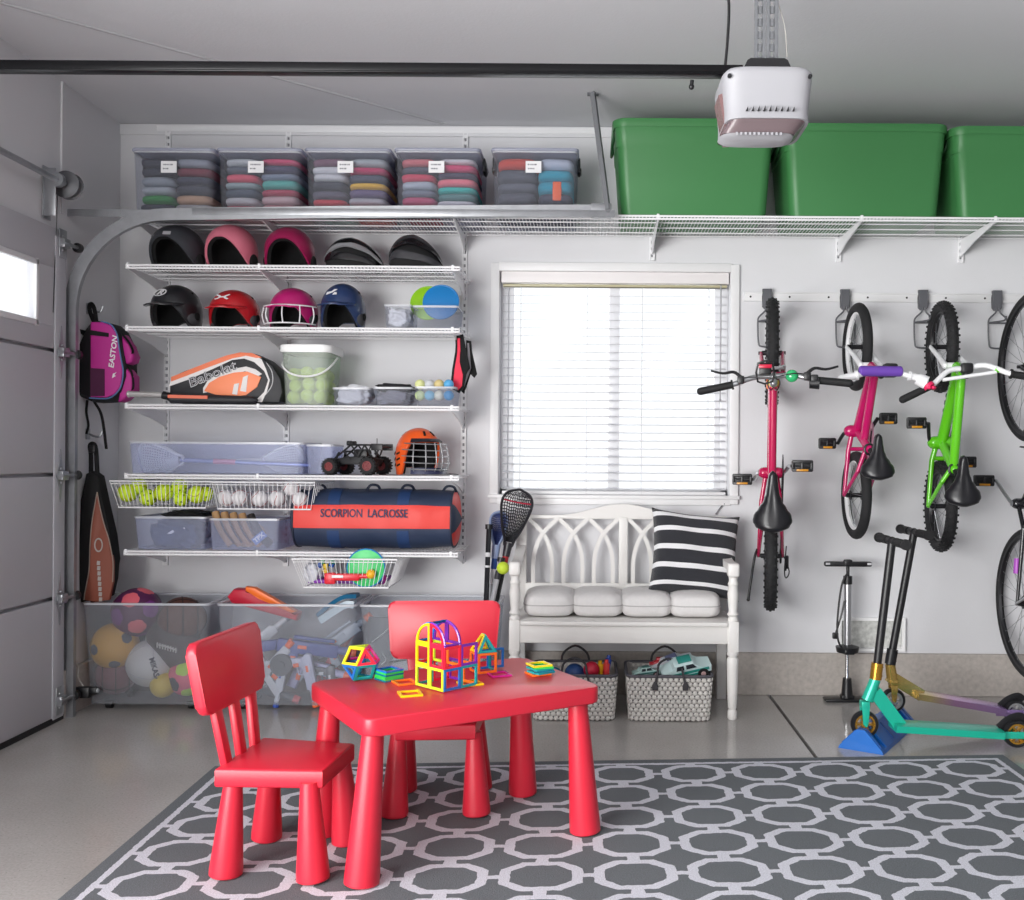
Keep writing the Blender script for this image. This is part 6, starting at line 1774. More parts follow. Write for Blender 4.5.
# ================================================================ shelf d
zd_ = rows['d'] + .007
YD = -.395
a, b_ = W(128, 442, YD), W(324, 442, YD)
boxbin('long_clear_bin', 'long shallow bluish clear bin holding lacrosse sticks', 'storage bin', a.x, W(304, 442, YD).x, YD, YD + .30, zd_, a.z, CLEARB, .97, r=.02, rim=.006)
sbin('small bluish clear bin stacked behind the end of the long bin', 305.5, 333, 445, 'd', Yf=-.36, d=.2, material=CLEARB)
def lax_head(t, M_, L_, w_, frame_m, mesh_m, rim_r=.006, bagd=.05, red=None):
    """lacrosse head: throat at origin, scoop at +y"""
    out = []
    ks = [(0, .10), (.12, .16), (.3, .30), (.5, .40), (.7, .48), (.85, .46), (.95, .33), (1.0, .12)]
    right = [(w_ * k, L_ * y) for y, k in ks]; pts = [(x, y, 0) for x, y in right] + [(0, L_ * 1.02, 0)] + [(-x, y, 0) for x, y in right[::-1]]
    m = MB(); m.tube(pts, rim_r, 8, True, 4, M=M_, flat=(rim_r, rim_r * 1.8)); m.build('head_frame', frame_m, t, smooth=70)
    def wid(y):
        for (y0, k0), (y1, k1) in zip(ks, ks[1:]):
            if y0 <= y <= y1: return w_ * (k0 + (k1 - k0) * (y - y0) / (y1 - y0))
        return w_ * .1
    m = MB(); n = 15
    def P(x, y): return Vector((x * wid(y), y * L_, -bagd * (1 - x * x) * math.sin(PI * y) ** .7))
    for i in range(n):
        x = -1 + 2 * i / (n - 1)
        if 0 < i < n - 1: m.tube([P(x, .08 + .88 * j / 8) for j in range(9)], .0025, 5, k=1, M=M_)
    for j in range(17):
        y = .08 + .88 * j / 16; m.tube([P(-1 + 2 * i / 8, y + (.02 if i % 2 else 0)) for i in range(9)], .0024, 5, k=1, M=M_)
    m.build('head_mesh', mesh_m, t, smooth=60)
    if red:
        m = MB(); m.tube([P(-1 + 2 * i / 8, .80) for i in range(9)], .004, 6, k=2, M=M_); m.build('shooting_string', red, t)
        m = MB()
        for y in (.88, .72): m.tube([P(-.95 + 1.9 * i / 8, y) for i in range(9)], .0022, 6, k=2, M=M_)
        m.build('white_string', LG, t)
WPL = mat('white_lax_plastic', 'eceef4', .35)
c = W(166, 470, -.30)
t = thing('lacrosse_stick', 'white lacrosse stick lying in the long clear bin, head towards the garage door', 'lacrosse stick', (W(183, 458, -.28).x, -.28, zd_ + .03), 0, 'lacrosse sticks in the long bin')
Mh = rot('Z', 0) @ Matrix(((0, -1, 0, 0), (-.35, 0, .94, 0), (.94, 0, .35, 0), (0, 0, 0, 1)))
lax_head(t, T(0, 0, .03) @ Mh, .20, .17, WPL, mat('white_lax_mesh', 'dfe2ea', .7), bagd=.04)
m = MB(); m.cyl((-.01, 0, .03), (.58, .02, .01), .011, n=14); m.build('shaft', mat('blue_shaft', '8c98c8', .3, metal=.3), t)
m = MB(); m.cyl((.14, .005, .025), (.24, .008, .022), .0125, n=14); m.build('pink_tape', mat('pink_tape', 'd68aa8', .7), t)
t = thing('lacrosse_stick', 'second white lacrosse head in the long clear bin beside the buggy end', 'lacrosse stick', (W(262, 460, -.22).x, -.20, zd_ + .03), 0, 'lacrosse sticks in the long bin')
Mh2 = Matrix(((0, 1, 0, 0), (-.35, 0, .94, 0), (.94, 0, .35, 0), (0, 0, 0, 1)))
lax_head(t, T(0, 0, .03) @ Mh2, .19, .16, WPL, mat('white_lax_mesh', 'dfe2ea', .7), bagd=.04)
m = MB(); m.cyl((.01, 0, .03), (-.46, .02, .02), .011, n=14); m.build('shaft', mat('white_shaft', 'd5d8e4', .3), t)

# radio-controlled buggy
bc_ = W(358, 470, -.30)
rc = thing('toy_buggy', 'black off-road toy buggy with rear wing beside the orange helmet', 'toy car', (bc_.x, -.29, zd_), math.radians(-12))
BP = mat('buggy_black', '1d1d20', .45)
m = MB(); m.prism([(-.12, .045), (.10, .045), (.11, .07), (.04, .085), (-.05, .08), (-.13, .06)], .08, M=rot('X', 90), bev=.006); m.box((.02, 0, .09), (.07, .06, .05), bev=.012); m.build('chassis', BP, rc)
m = MB()
for s_ in (-1, 1):
    y = s_ * .042
    m.tube([(-.10, y, .07), (-.055, y, .105), (-.02, y * .85, .135), (.045, y * .85, .135), (.085, y, .08)], .0045, 6, k=1)
    m.tube([(-.02, y * .85, .135), (.02, y, .08), (.045, y * .85, .135)], .004, 6, k=1); m.tube([(-.055, y, .105), (-.02, y, .07)], .004, 6, k=1)
for x, z in ((-.055, .105), (-.02, .135), (.045, .135), (-.10, .07)): m.cyl((x, -.038, z), (x, .038, z), .004, n=8)
m.build('roll_cage', BP, rc)
m = MB()
for y in (-.022, .022): m.cyl((-.045, y, .142), (-.025, y, .142), .011, n=14)
m.build('roof_lights', BP, rc)
m = MB(); m.box((.115, 0, .125), (.045, .115, .006), bev=.002)
for s_ in (-1, 1): m.box((.115, s_ * .058, .125), (.055, .004, .030), bev=.0015); m.cyl((.09, s_ * .02, .07), (.11, s_ * .02, .125), .004, n=8)
m.cyl((.09, 0, .12), (.09, 0, .165), .002, n=6); m.build('wing', BP, rc)
for sx, x in ((-1, -.10), (1, .085)):
    for s_ in (-1, 1):
        m = MB(); r = .036 if sx < 0 else .040
        m.lathe([(r * .55, -.022), (r * .9, -.022), (r, -.012), (r, .012), (r * .9, .022), (r * .55, .022)], 26, M=T(x, s_ * .075, r) @ rot('X', 90), cap=False)
        for i in range(18): m.box((0, 0, 0), (.006, .006, .04), M=T(x, s_ * .075, r) @ rot('X', 90) @ rot('Z', 20 * i) @ T(r, 0, 0))
        w_ = m.build('wheel', RUBBER, rc)
        m = MB(); m.cyl((x, s_ * .055, r), (x, s_ * .093, r), r * .55, n=20); m.torus(r * .5, .003, 20, 6, M=T(x, s_ * .095, r) @ rot('X', 90))
        for i in range(5): m.box((r * .25, 0, 0), (r * .5, .006, .004), M=T(x, s_ * .095, r) @ rot('X', 90) @ rot('Z', 72 * i))
        m.build('wheel_hub', mat('buggy_hub', '7a2b2e', .4), w_)
        m = MB(); m.cyl((x, 0, .045), (x, s_ * .06, r), .005, n=8); m.cyl((x * .8, s_ * .03, .10), (x, s_ * .06, r + .005), .006, n=10); m.build('suspension', DARK_METAL, rc)

# orange lacrosse helmet
hc = W(421, 427, -.27)
H = hc.z - zd_; rad = (.098, .122, H / 1.8)
lh = thing('caged_helmet', 'orange lacrosse helmet with silver wire face cage at the shelf end', 'helmet', (hc.x - .01, -.27, zd_), math.radians(45))
prm = (62, 132, 118, 60, 95); low = hpt(rad, PI / 2, math.radians(132)).z; up = T(0, 0, -low)
m = shell_mb(rad, prm).xf(up); m.build('shell', mat('lax_orange', 'ef5f22', .35, coat=.4), lh, smooth=60)
m = shell_mb(rad, (63, 131, 117, 62, 97), .9, wall=.015).xf(up); m.build('lining', LINER, lh, smooth=60)
m = MB(); m.grid(lambda u, v: up @ (hpt(rad, math.radians(-62 + 124 * u), math.radians(56 + 9 * v), 1.05 + .10 * v * math.cos(math.radians(-62 + 124 * u)))), 30, 5); m.solidify(.005); m.build('visor', mat('lax_visor', '24242c', .3), lh, smooth=60)
m = MB()
for az in (-125, -100, 100, 125):
    for tt in (88, 100, 112): m.box((0, 0, 0), (.030, .008, .003), M=up @ on_shell(rad, math.radians(az), math.radians(tt)) @ rot('Z', 15))
for az in (-150, -20, 20, 150): m.box((0, 0, 0), (.010, .03, .003), M=up @ on_shell(rad, math.radians(az), math.radians(40)))
m.build('vent_slots', LINER, lh, smooth=0)
m = MB()
def cg(az, zf, k): a = math.radians(az); return (rad[0] * k * math.sin(a), -rad[1] * k * math.cos(a) - .012, H * zf)
for zf, k, e in ((.66, 1.10, 78), (.53, 1.17, 82), (.40, 1.22, 80), (.27, 1.24, 74), (.14, 1.18, 60), (.06, 1.05, 45)):
    m.tube([cg(-e + 2 * e * i / 14, zf - .03 * math.cos(math.radians(-e + 2 * e * i / 14)), k) for i in range(15)], .0027, 6, k=1)
for az in (-55, -30, -8, 8, 30, 55): m.tube([cg(az, zf, k) for zf, k in ((.66, 1.10), (.53, 1.17), (.40, 1.22), (.27, 1.24), (.14, 1.18), (.05, 1.05))], .0027, 6, k=2)
m.build('face_cage', SILVER, lh)
m = MB(); m.grid(lambda u, v: Vector(cg(-62 + 124 * u, .02 + .13 * v, 1.14 - .05 * v)), 24, 5); m.solidify(.006); m.build('chin_guard', mat('lax_chin', '2b2f4e', .35), lh, smooth=60)
m = MB(); m.tube([(.05, -.10, .004), (.11, -.10, .004), (.14, -.05, .004), (.165, -.06, .002), (.175, -.07, -.0)], .005, 6, flat=(.006, .002)); m.build('strap', BLACK_MATTE, lh)

# ================================================================ wire baskets
def wire_basket(label, px0, px1, pyt, pyb, inset, Yf=-.40, d=.33, grp='hanging white wire baskets', flr=True):
    a, b_ = W(px0, pyt, Yf), W(px1, pyt, Yf); h = a.z - W(px0, pyb, Yf).z; w = b_.x - a.x; iw = inset / S(Yf)
    t = thing('wire_basket', label, 'basket', ((a.x + b_.x) / 2, Yf + d / 2, a.z - h), 0, grp)
    m = MB(); r = .0030
    def loop(z, k, rr):
        ww = w / 2 - iw * (1 - k); dd = d / 2 - iw * .6 * (1 - k); m.tube([(-ww, -dd, z), (ww, -dd, z), (ww, dd, z), (-ww, dd, z)], rr, 6, True, 1)
    loop(h, 1, .0042); loop(.0, 0, .0036); loop(h * .9, .9, .002)
    m.build('rim_wires', WHITE_METAL, t)
    m = MB(); n = int(w / .0205)
    wb2, db2 = w / 2 - iw, d / 2 - iw * .6
    for i in range(n + 1):
        u = -1 + 2 * i / n
        for s_ in (-1, 1): m.cyl((u * w / 2, s_ * d / 2, h), (u * wb2, s_ * db2, 0), .0015, n=5, cap=False)
        m.cyl((u * wb2, -db2, 0), (u * wb2, db2, 0), .0013, n=5, cap=False)
    n = int(d / .03)
    for i in range(1, n):
        u = -1 + 2 * i / n
        for s_ in (-1, 1): m.cyl((s_ * w / 2, u * d / 2, h), (s_ * wb2, u * db2, 0), .0015, n=5, cap=False)
    m.build('upright_wires', WHITE_METAL, t)
    return t, a.z - h
_, zk1 = wire_basket('white wire basket of yellow balls hanging under the shelf near the corner', 110, 211, 481, 507.5, 7)
_, zk2 = wire_basket('white wire basket of baseballs hanging next to the yellow balls', 212, 315, 482, 509, 5)
YELB = mat('optic_yellow_ball', 'd4ee2c', .55, bump=.1)
def perf_ball(label, c, r):
    t = thing('training_ball', label, 'ball', c, 0, 'yellow balls in the wire basket'); m = MB(); m.sph((0, 0, 0), r, 24); m.build('cover', YELB, t, smooth=80)
    m = MB(); g_ = PI * (3 - 5 ** .5)
    for i in range(20):
        y = 1 - 2 * (i + .5) / 20; q = math.sqrt(1 - y * y); p = Vector((q * math.cos(g_ * i), y, q * math.sin(g_ * i))) * r; m.cyl(p * .99, p * 1.012, r * .12, n=10)
    m.build('holes', mat('ball_hole', '6d8a10', .8), t); return t
sp = None; pp_ = None
ys = [(128, 492.5, 9.5, 's', 'nearest the corner'), (139.5, 486.5, 8, 's', 'perched second from the corner'), (148, 497.5, 8.5, 'p', 'low and second from the corner'), (164, 492.5, 9, 's', 'in the middle of the basket'), (179.5, 487, 8.2, 'p', 'topmost above its twin'), (181, 499.5, 7.6, 'p', 'directly under the topmost one'), (197, 494.5, 9, 's', 'second from the baseballs'), (206, 494, 7.5, 'p', 'touching the baseball basket')]
for px, py, rp, kd, nm in ys:
    Y = -.345 if rp > 8.4 else -.32; c = W(px, py, Y); r = rp / S(Y); c.z = max(c.z, zk1 + r + .003)
    if kd == 's': seam_ball('softball', 'yellow seamed softball in the wire basket, ' + nm, c, r, YELB, mat('seam_red', 'a8862a', .6), grp='yellow balls in the wire basket', rz=px * .3)
    else: perf_ball('yellow perforated ball in the wire basket, ' + nm, c, r)
BBM = mat('baseball_leather', 'e6e4e6', .5, bump=.1)
for i, (px, py, nm) in enumerate([(226, 498, 'nearest the yellow balls'), (240, 498, 'second from the yellow balls'), (260, 498.5, 'in the middle of the row'), (277, 498.5, 'third from the duffel bag'), (291.5, 490, 'raised on top near the duffel'), (300, 500, 'low beside the duffel bag'), (252, 486, 'behind the middle ones'), (269, 487, 'behind, above the gap')]):
    Y = -.345 if i < 6 else -.24; c = W(px, py, Y); r = .0365; c.z = max(c.z, zk2 + r + .003) if i != 4 else zk2 + .095
    if i > 5: c.z = zk2 + r + .004
    seam_ball('baseball', 'white baseball in the hanging wire basket, ' + nm, c, r, BBM, mat('baseball_stitch', 'b04a4a', .7), grp='baseballs in the wire basket', rz=i * 1.1, ry=i * 30)

# ================================================================ shelf e
ze_ = rows['e'] + .007
sbin('bluish clear bin of dark gloves on the lowest shelf', 134, 206, 517, 'e', d=.30, material=CLEARB, taper=.93)
crumple('dark_gloves', 'dark blue sports gloves pressed inside the bin nearest the corner', 'gloves', 146, 196, 520, 549, -.375, .2, '3c4a6c', seed=11)
crumple('black_gloves', 'black glove cuffs sticking out above the bin nearest the corner', 'gloves', 160, 200, 511.5, 520, -.36, .2, '16161a', seed=12)
m = MB(); c = W(169, 534, -.378); m.box((0, 0, 0), (.05, .003, .012), M=T(c) @ rot('Y', -35)); m.box((.06, 0, .0), (.03, .003, .010), M=T(c) @ rot('Y', -20)); tag(m.build('glove_tag', LG, None, smooth=0), 'small white tag on the dark gloves seen through the bin', 'tag')
sbin('bluish clear bin holding a tan baseball glove beside the duffel', 209, 279, 519, 'e', d=.30, material=CLEARB, taper=.95)
# baseball glove: fingers leaning diagonally
gc = W(212, 515, -.33)
gl = thing('baseball_glove', 'tan and black baseball glove wedged diagonally in the clear bin', 'glove', (gc.x, -.31, ze_))
LEA = mat('tan_leather', 'b08a60', .6, bump=.3, vary=.15, vscale=20)
for i in range(5):
    m = MB(); x = .02 + i * .040
    m.tube([(x + .075, -.03 + .008 * i, .02), (x + .04, -.035, .07), (x + .01, -.03, .125), (x - .004, -.02, .165 - .003 * i)], lambda u: .021 - .004 * u, 12, k=4); m.build('finger', LEA if i != 4 else mat('black_leather', '262220', .6), gl, smooth=80)
m = MB(); m.sph((.15, .0, .065), .06, 20, (1.5, .8, 1.0)); m.build('palm', LEA, gl, smooth=80)
m = MB()
for i in range(4):
    x = .04 + i * .040; m.tube([(x + .07, -.055, .03), (x + .035, -.060, .08), (x + .005, -.052, .14)], .004, 6)
m.build('lacing', mat('dark_lace', '4a3626', .7), gl)
m = MB(); m.box((.235, -.078, .055), (.065, .003, .035), M=T(.235, 0, .055) @ rot('Y', -40) @ T(-.235, 0, -.055)); gb = m.build('badge', mat('blue_badge', '5a78b0', .5), gl, smooth=0)
m = MB(); m.text('TPX', .028, .002, T(.235, -.081, .055) @ rot('Y', -40) @ rot('X', 90), .001); m.build('lettering', LG, gb, smooth=0)

# duffel bag
YDf = -.38
o = W(376, 551, YDf); o.z = ze_
a, b_ = W(295, 520, YDf + .05).x - o.x, W(452, 520, YDf + .05).x - o.x
Hd = W(376, 489, YDf + .12).z - ze_
df = thing('duffel_bag', 'navy and red barrel duffel bag with dark blue lettering on its red band', 'duffel bag', (o.x, YDf + .15, ze_))
NAVY = mat('navy_nylon', '27344e', .55, bump=.5, bscale=18, vary=.12, vscale=10)
DRED = mat('red_nylon', 'e2382f', .5, bump=.4, bscale=18)
R2y, R2z = .15, Hd / 2
def duf(u, ang, k=1.):
    a_ = math.radians(ang); x = a + (b_ - a) * u
    bulge = 1 - .07 * (2 * u - 1) ** 4 + .012 * math.sin(u * 17 + ang * .05) + .008 * math.sin(u * 31 + 2)
    y = -sq(math.cos(a_), .75) * R2y * k * bulge; z = R2z + sq(math.sin(a_), .75) * R2z * k * (bulge if ang > 0 else 1)
    return Vector((x, y, max(.001, z)))
m = MB(); V = m.grid(lambda u, v: duf(v, 360 * u), 48, 40, True); m.build('body', NAVY, df, smooth=80)
m = MB(); m.grid(lambda u, v: duf(v, -10 + 33 * u, 1.012), 10, 40); m.solidify(.002); m.build('red_band', DRED, df, smooth=80)
for s_, xx in ((0, a), (1, b_)):
    m = MB(); sg = -1 if s_ == 0 else 1
    m.grid(lambda u, v: (lambda p: Vector((xx + sg * .03 * (1 - v) ** .5 * (1 if v < 1 else 0) + (0 if v < 1 else 0), p.y * v, R2z + (p.z - R2z) * v)))(duf(s_, 360 * u, 1.004)), 40, 8, True)
    m.build('end_panel', DRED, df, smooth=80)
    m = MB(); m.tube([duf(s_, 360 * i / 40, 1.01) for i in range(40)], .005, 6, True, 1); m.build('piping', mat('navy_piping', '1a2338', .6), df)
    m = MB(); m.grid(lambda u, v: (lambda p: Vector((xx + sg * (.004 + .03 * (1 - v) ** .5), p.y * v, R2z + (p.z - R2z) * v)))(duf(s_, -20 + 50 * u, 1.0)), 10, 8); m.solidify(.002); m.build('end_stripe', NAVY, df, smooth=80)
for u0 in (.22, .66):
    m = MB(); m.grid(lambda u, v: duf(u0 + .075 * u, -88 + (74) * v, 1.015), 5, 18); m.grid(lambda u, v: duf(u0 + .075 * u, 24 + 110 * v, 1.015), 5, 20); m.solidify(.003); m.build('strap', mat('strap_blue', '1c3a68', .6), df, smooth=80)
m = MB()
for u0 in (.13, .48, .70, .97):
    p = duf(u0, 84); m.tube([p + Vector((-.03, -.02, -.004)), p + Vector((-.01, -.025, .02)), p + Vector((.02, -.02, .018)), p + Vector((.03, .0, -.004))], .006, 6)
m.build('handle_loops', mat('navy_piping', '1a2338', .6), df)
for txt, u_ in (('SCORPION', .315), ('LACROSSE', .605)):
    m = MB(); p = duf(u_, 7, 1.055)
    m.text(txt, .052, .002, T(p) @ rot('X', 86), .0006, sx=.74); m.build('lettering', mat('letter_navy', '2c2a52', .6), df, smooth=0)

# toys in the lowest wire basket
tb_, zk3 = wire_basket('white wire basket of bright toys hanging from the lowest shelf', 292, 397, 559, 588, 10, Yf=-.480, d=.36)
m = MB(); c = W(347, 585, -.33); m.box((0, 0, 0), (.34, .20, .018), bev=.006); o = m.build('toy_tray', c2('8a3ab0', .4)); o.location = (c.x, -.26, zk3 + .013); tag(o, 'purple flat toy tray at the bottom of the lowest wire basket', 'toy')
disc('toy_disc', 'green toy disc with blue ring standing in the lowest wire basket', 'toy', 366, 568, 19, -.432, '3ecf70', lean=0, th=.008, rim='1e7fc2')
t = thing('toy_blaster', 'red toy lying across the lowest wire basket', 'toy', W(343, 577, -.456), 0)
m = MB(); m.box((0, 0, 0), (.15, .03, .032), bev=.008); m.box((-.055, 0, -.006), (.05, .036, .05), bev=.008); m.cyl((.07, 0, .004), (.13, 0, .006), .011, n=16); m.build('body', c2('e02838', .35), t)
m = MB(); m.box((-.02, -.017, .004), (.05, .003, .012), bev=.001); m.build('decal', c2('e8e8ea', .4), t)
toyball('toy_ball', 'yellow ball in the lowest wire basket in front of the disc', W(371, 574, -.458), .021, c2('f4b428', .4))
toyball('toy_ball', 'magenta ball at the end of the lowest wire basket', W(381, 579, -.33), .026, c2('d838b0', .4))
t = thing('puzzle_star', 'small multicoloured puzzle toy perched on the lowest wire basket', 'toy', W(326, 566, -.33))
for i, (hx, dx, dz) in enumerate((('e8c428', 0, .0), ('1f8a58', -.02, .018), ('2060b8', .02, .016), ('1f4a9a', -.024, -.012), ('e0b420', .016, -.016), ('18805c', 0, .032))):
    m = MB(); m.box((dx, .004 * (i % 3), dz), (.022, .022, .022), M=rot('Y', 12 * i), bev=.003); m.build('puzzle_piece', c2(hx, .4), t)
crumple('clear_wrap', 'pale plastic bag at the garage door end of the lowest wire basket', 'bag', 301, 320, 563, 585, -.36, .18, 'dfe0e8', seed=21, rough=.4)
# ================================================================ big clear floor bins
def fp(px, py): return G(px, py)
YBF = -.415
bins_px = [(81, 209), (216, 356), (359, 498)]
ztopb = W(290, 605, YBF).z
FB = []
for (p0, p1), lab in zip(bins_px, ('large clear wheeled bin of sports balls in the corner', 'large clear wheeled bin full of toy blasters behind the first red chair', 'large clear wheeled bin of pads, mostly hidden behind the second red chair')):
    a, b_ = W(p0, 604, YBF), W(p1, 604, YBF)
    FB.append((a.x, b_.x)); boxbin('floor_bin', lab, 'storage bin', a.x, b_.x, YBF, -.075, 0, ztopb, CLEARG, .90, group='large clear bins along the floor', r=.03, rim=.012, th=.003, cast=True)

# balls
def ball_thing(label, px, py, rpx, Y, mt, extra=None, sc=(1, 1, 1), name='sports_ball', M_=None):
    c = W(px, py, Y); r = rpx / S(Y); c.z = max(c.z, .04 + r)
    t = thing(name, label, 'ball', c, 0, 'sports balls in the corner bin')
    m = MB(); m.sph((0, 0, 0), r, 32, sc, M=M_); m.build('cover', mt, t, smooth=80)
    if extra: extra(t, r)
    return t
def seams_basket(col, w=.012):
    def f(t, r):
        m = MB()
        for M_ in (rot('X', 90), rot('Y', 90), rot('X', 20)): m.torus(r, r * w * 2.2, 40, 6, M=rot('Z', 25) @ rot('X', 20) @ M_)
        for s_ in (-1, 1): m.torus(r * .80, r * w * 2.2, 32, 6, M=rot('Z', 25) @ rot('X', 20) @ T(s_ * r * .60, 0, 0) @ rot('Y', 90))
        m.build('seams', mat('ball_seam_dark', '2a2022', .8), t)
    return f
def panels(cols, n=12, k=.42, sides=5, off=0.):
    def f(t, r):
        g_ = PI * (3 - 5 ** .5)
        for ci, (nm, hx) in enumerate(cols):
            m = MB()
            for i in range(n):
                if i % len(cols) != ci: continue
                y = 1 - 2 * (i + .5) / n; q = math.sqrt(1 - y * y); a = g_ * i + off; p = Vector((q * math.cos(a), q * math.sin(a), y)).normalized()
                # curved patch on the sphere
                mm = align(p * 0, p); ring = [];
                c0 = m.bm.verts.new(p * r * 1.012); prev = [c0]
                def pt(rr, aa): v = Vector((math.sin(rr) * math.cos(aa), math.sin(rr) * math.sin(aa), math.cos(rr))); return (mm.to_3x3() @ v) * r * 1.012
                last = None
                for lev in range(1, 5):
                    row = [m.bm.verts.new(pt(k * lev / 4 * (1 - .10 * (j % 4 == 2)), 2 * PI * j / (sides * 4))) for j in range(sides * 4)]
                    nn = len(row)
                    for j in range(nn):
                        if last is None: m.bm.faces.new((c0, row[j], row[(j + 1) % nn]))
                        else: m.bm.faces.new((last[j], row[j], row[(j + 1) % nn], last[(j + 1) % nn]))
                    last = row
            m.build(nm, mat('panel_' + hx, hx, .5), t, smooth=80, keepn=False)
    return f
YQ = -.24
ball_thing('magenta and coral patterned ball heaped above the bin rim', 137, 612, 24, -.25, mat('ball_purple', '5b2352', .5), panels([('coral_panels', 'e86a78'), ('purple_panels', '7a2f86')], 14, .36))
ball_thing('brown basketball showing above the bin rim', 182, 620, 23, -.23, mat('ball_brown', '5c3428', .6, bump=.5, bscale=300), seams_basket('k'))
ball_thing('yellow ball with grey triangle marks near the corner side of the bin', 115, 646, 23, YQ - .03, mat('ball_yellow', 'd9a53a', .5), panels([('grey_panels', '5e6468')], 9, .24, 3, .9))
def mikasa(t, r):
    m = MB()
    for M_ in (rot('X', 90), rot('Y', 90), rot('X', 0)): m.torus(r, r * .014, 40, 6, M=rot('Z', 30) @ rot('X', 30) @ M_)
    m.build('seams', mat('white_ball_seam', 'a9a9ae', .7), t)
    m = MB(); m.text('MIKASA', r * .30, .0015, rot('Z', 32) @ T(0, -r * 1.0, -.01) @ rot('Y', 75) @ rot('X', 90), .0008); m.build('lettering', mat('ball_letter', '3a3d4c', .7), t, smooth=0)
ball_thing('white volleyball in the middle of the corner bin', 151, 663, 23.5, -.265, mat('ball_white', 'd2d2d2', .5, bump=.1), mikasa)
ball_thing('small white ball behind the volleyball', 156, 640, 10, -.20, mat('ball_white', 'd2d2d2', .5, bump=.1))
ball_thing('dull maroon basketball at the bottom of the corner bin', 116, 684, 20, -.25, mat('ball_maroon', '7a4a4e', .7, bump=.4, bscale=300), seams_basket('k'))
ball_thing('small yellow ball at the bottom beside the volleyball', 163, 690, 12.5, -.31, mat('ball_small_yellow', 'd4b83c', .5))
ball_thing('pink and lime soccer ball partly behind the red chair back', 188, 680, 19, -.27, mat('ball_pink', 'e0607c', .5), panels([('lime_panels', 'b6dc3a'), ('dark_panels', '2c3040')], 12, .40))
def laces(t, r):
    m = MB(); m.tube([(-.045, -r * .93, .020), (0, -r * 1.0, .012), (.045, -r * .93, -.006)], .004, 6)
    for i in range(8): m.box((-.042 + i * .012, -r * .985, .019 - i * .0034), (.004, .008, .024), M=None)
    m.build('laces', mat('lace_white', 'd5d3d0', .7), t)
ball_thing('dark brown football with white laces leaning in the corner bin', 176, 645, 22, -.25, mat('football_leather', '4c4446', .6, bump=.5, bscale=250), laces, sc=(1.45, .95, 1), name='football', M_=rot('Y', 38))

# toy blasters
def blaster(label, px, py, Y, sc, deg, cols, rz=0., kind='pistol'):
    c = W(px, py, Y); t = thing('toy_blaster', label, 'toy blaster', c, 0, 'toy blasters in the floor bin')
    b_, a_, d_ = [c2(x, .4) for x in cols]
    m = MB()
    if kind == 'drum':
        m.box((0, 0, 0), (.20, .035, .05), bev=.01); m.prism([(-.10, -.02), (-.06, -.02), (-.085, -.12), (-.125, -.12)], .03, M=rot('X', 90), bev=.006); m.box((-.13, 0, .0), (.08, .03, .03), bev=.008)
    elif kind == 'rifle':
        m.box((0, 0, 0), (.24, .035, .052), bev=.008); m.prism([(-.12, .02), (-.25, -.01), (-.25, -.06), (-.12, -.02)], .03, M=rot('X', 90), bev=.005); m.prism([(-.07, -.02), (-.03, -.02), (-.05, -.10), (-.09, -.10)], .03, M=rot('X', 90), bev=.005); m.box((.02, 0, .038), (.16, .02, .014), bev=.004)
    else:
        m.prism([(-.08, -.02), (.09, -.02), (.10, .012), (.08, .034), (-.09, .036), (-.10, .01)], .036, M=rot('X', 90), bev=.006); m.prism([(-.08, -.015), (-.035, -.015), (-.055, -.11), (-.10, -.105)], .032, M=rot('X', 90), bev=.007)
        m.hoop([(-.035, -.018), (.012, -.018), (.005, -.05), (-.045, -.055)], [(-.030, -.024), (.004, -.024), (-.001, -.044), (-.038, -.048)], .012, M=rot('X', 90))
    m.build('body', b_, t)
    m = MB()
    if kind == 'drum': m.cyl((.02, -.035, -.035), (.02, .035, -.035), .055, n=26); m.cyl((.02, -.04, -.035), (.02, .04, -.035), .02, n=16)
    else: m.cyl((.09, 0, .006), (.16, 0, .006), .016, n=16); m.box((.0, -.019, .012), (.09, .004, .022), bev=.001)
    m.build('barrel' if kind != 'drum' else 'drum', d_ if kind == 'drum' else b_, t)
    m = MB(); m.cyl((.16 if kind != 'drum' else .10, 0, .006), (.19 if kind != 'drum' else .14, 0, .006), .019, n=16); m.box((-.02, -.0195, .004), (.035, .004, .014), bev=.001); m.box((-.05, -.018, -.05), (.02, .004, .03), bev=.001)
    m.build('orange_parts', a_, t)
    t.matrix_world = T(c) @ rot('Z', rz) @ rot('Y', deg) @ Sc(sc, sc, sc)
    return t
OR_ = 'f0662c'
blaster('pale grey and orange toy blaster standing muzzle down at the bin front', 308, 672, -.34, .85, 78, ('b9bcd4', OR_, '3a3d48'))
blaster('long blue toy blaster with orange band lying near the rim', 308, 648, -.31, 1.15, 8, ('3b4c96', OR_, '2f3350'), 6, 'rifle')
blaster('pale grey toy blaster with round dark drum', 275, 662, -.33, .9, -48, ('c2c6cf', OR_, '3d434d'), 0, 'drum')
blaster('white toy blaster pointing up beside the drum blaster', 262, 640, -.26, .9, -40, ('cfd3da', '8a93a6', '3d434d'), 10)
blaster('red translucent toy blaster deep in the middle of the bin', 332, 668, -.22, 1.1, -60, ('b23a4a', OR_, '5a2a34'))
blaster('lavender toy blaster lying across the middle', 312, 668, -.27, 1.0, 12, ('a9a8cf', OR_, '4a4a60'), -8)
blaster('dark grey toy blaster at the bottom of the bin', 330, 680, -.30, .7, 85, ('4a4f5a', 'c9ccd4', '2f3238'))
blaster('charcoal toy blaster near the chair back with red label', 262, 688, -.32, .95, 20, ('3c414c', 'b8404a', '2f3238'))
blaster('white and blue toy blaster handle up by the chair slats', 280, 678, -.33, .7, 100, ('ccd2de', '3556b0', '2f3238'))
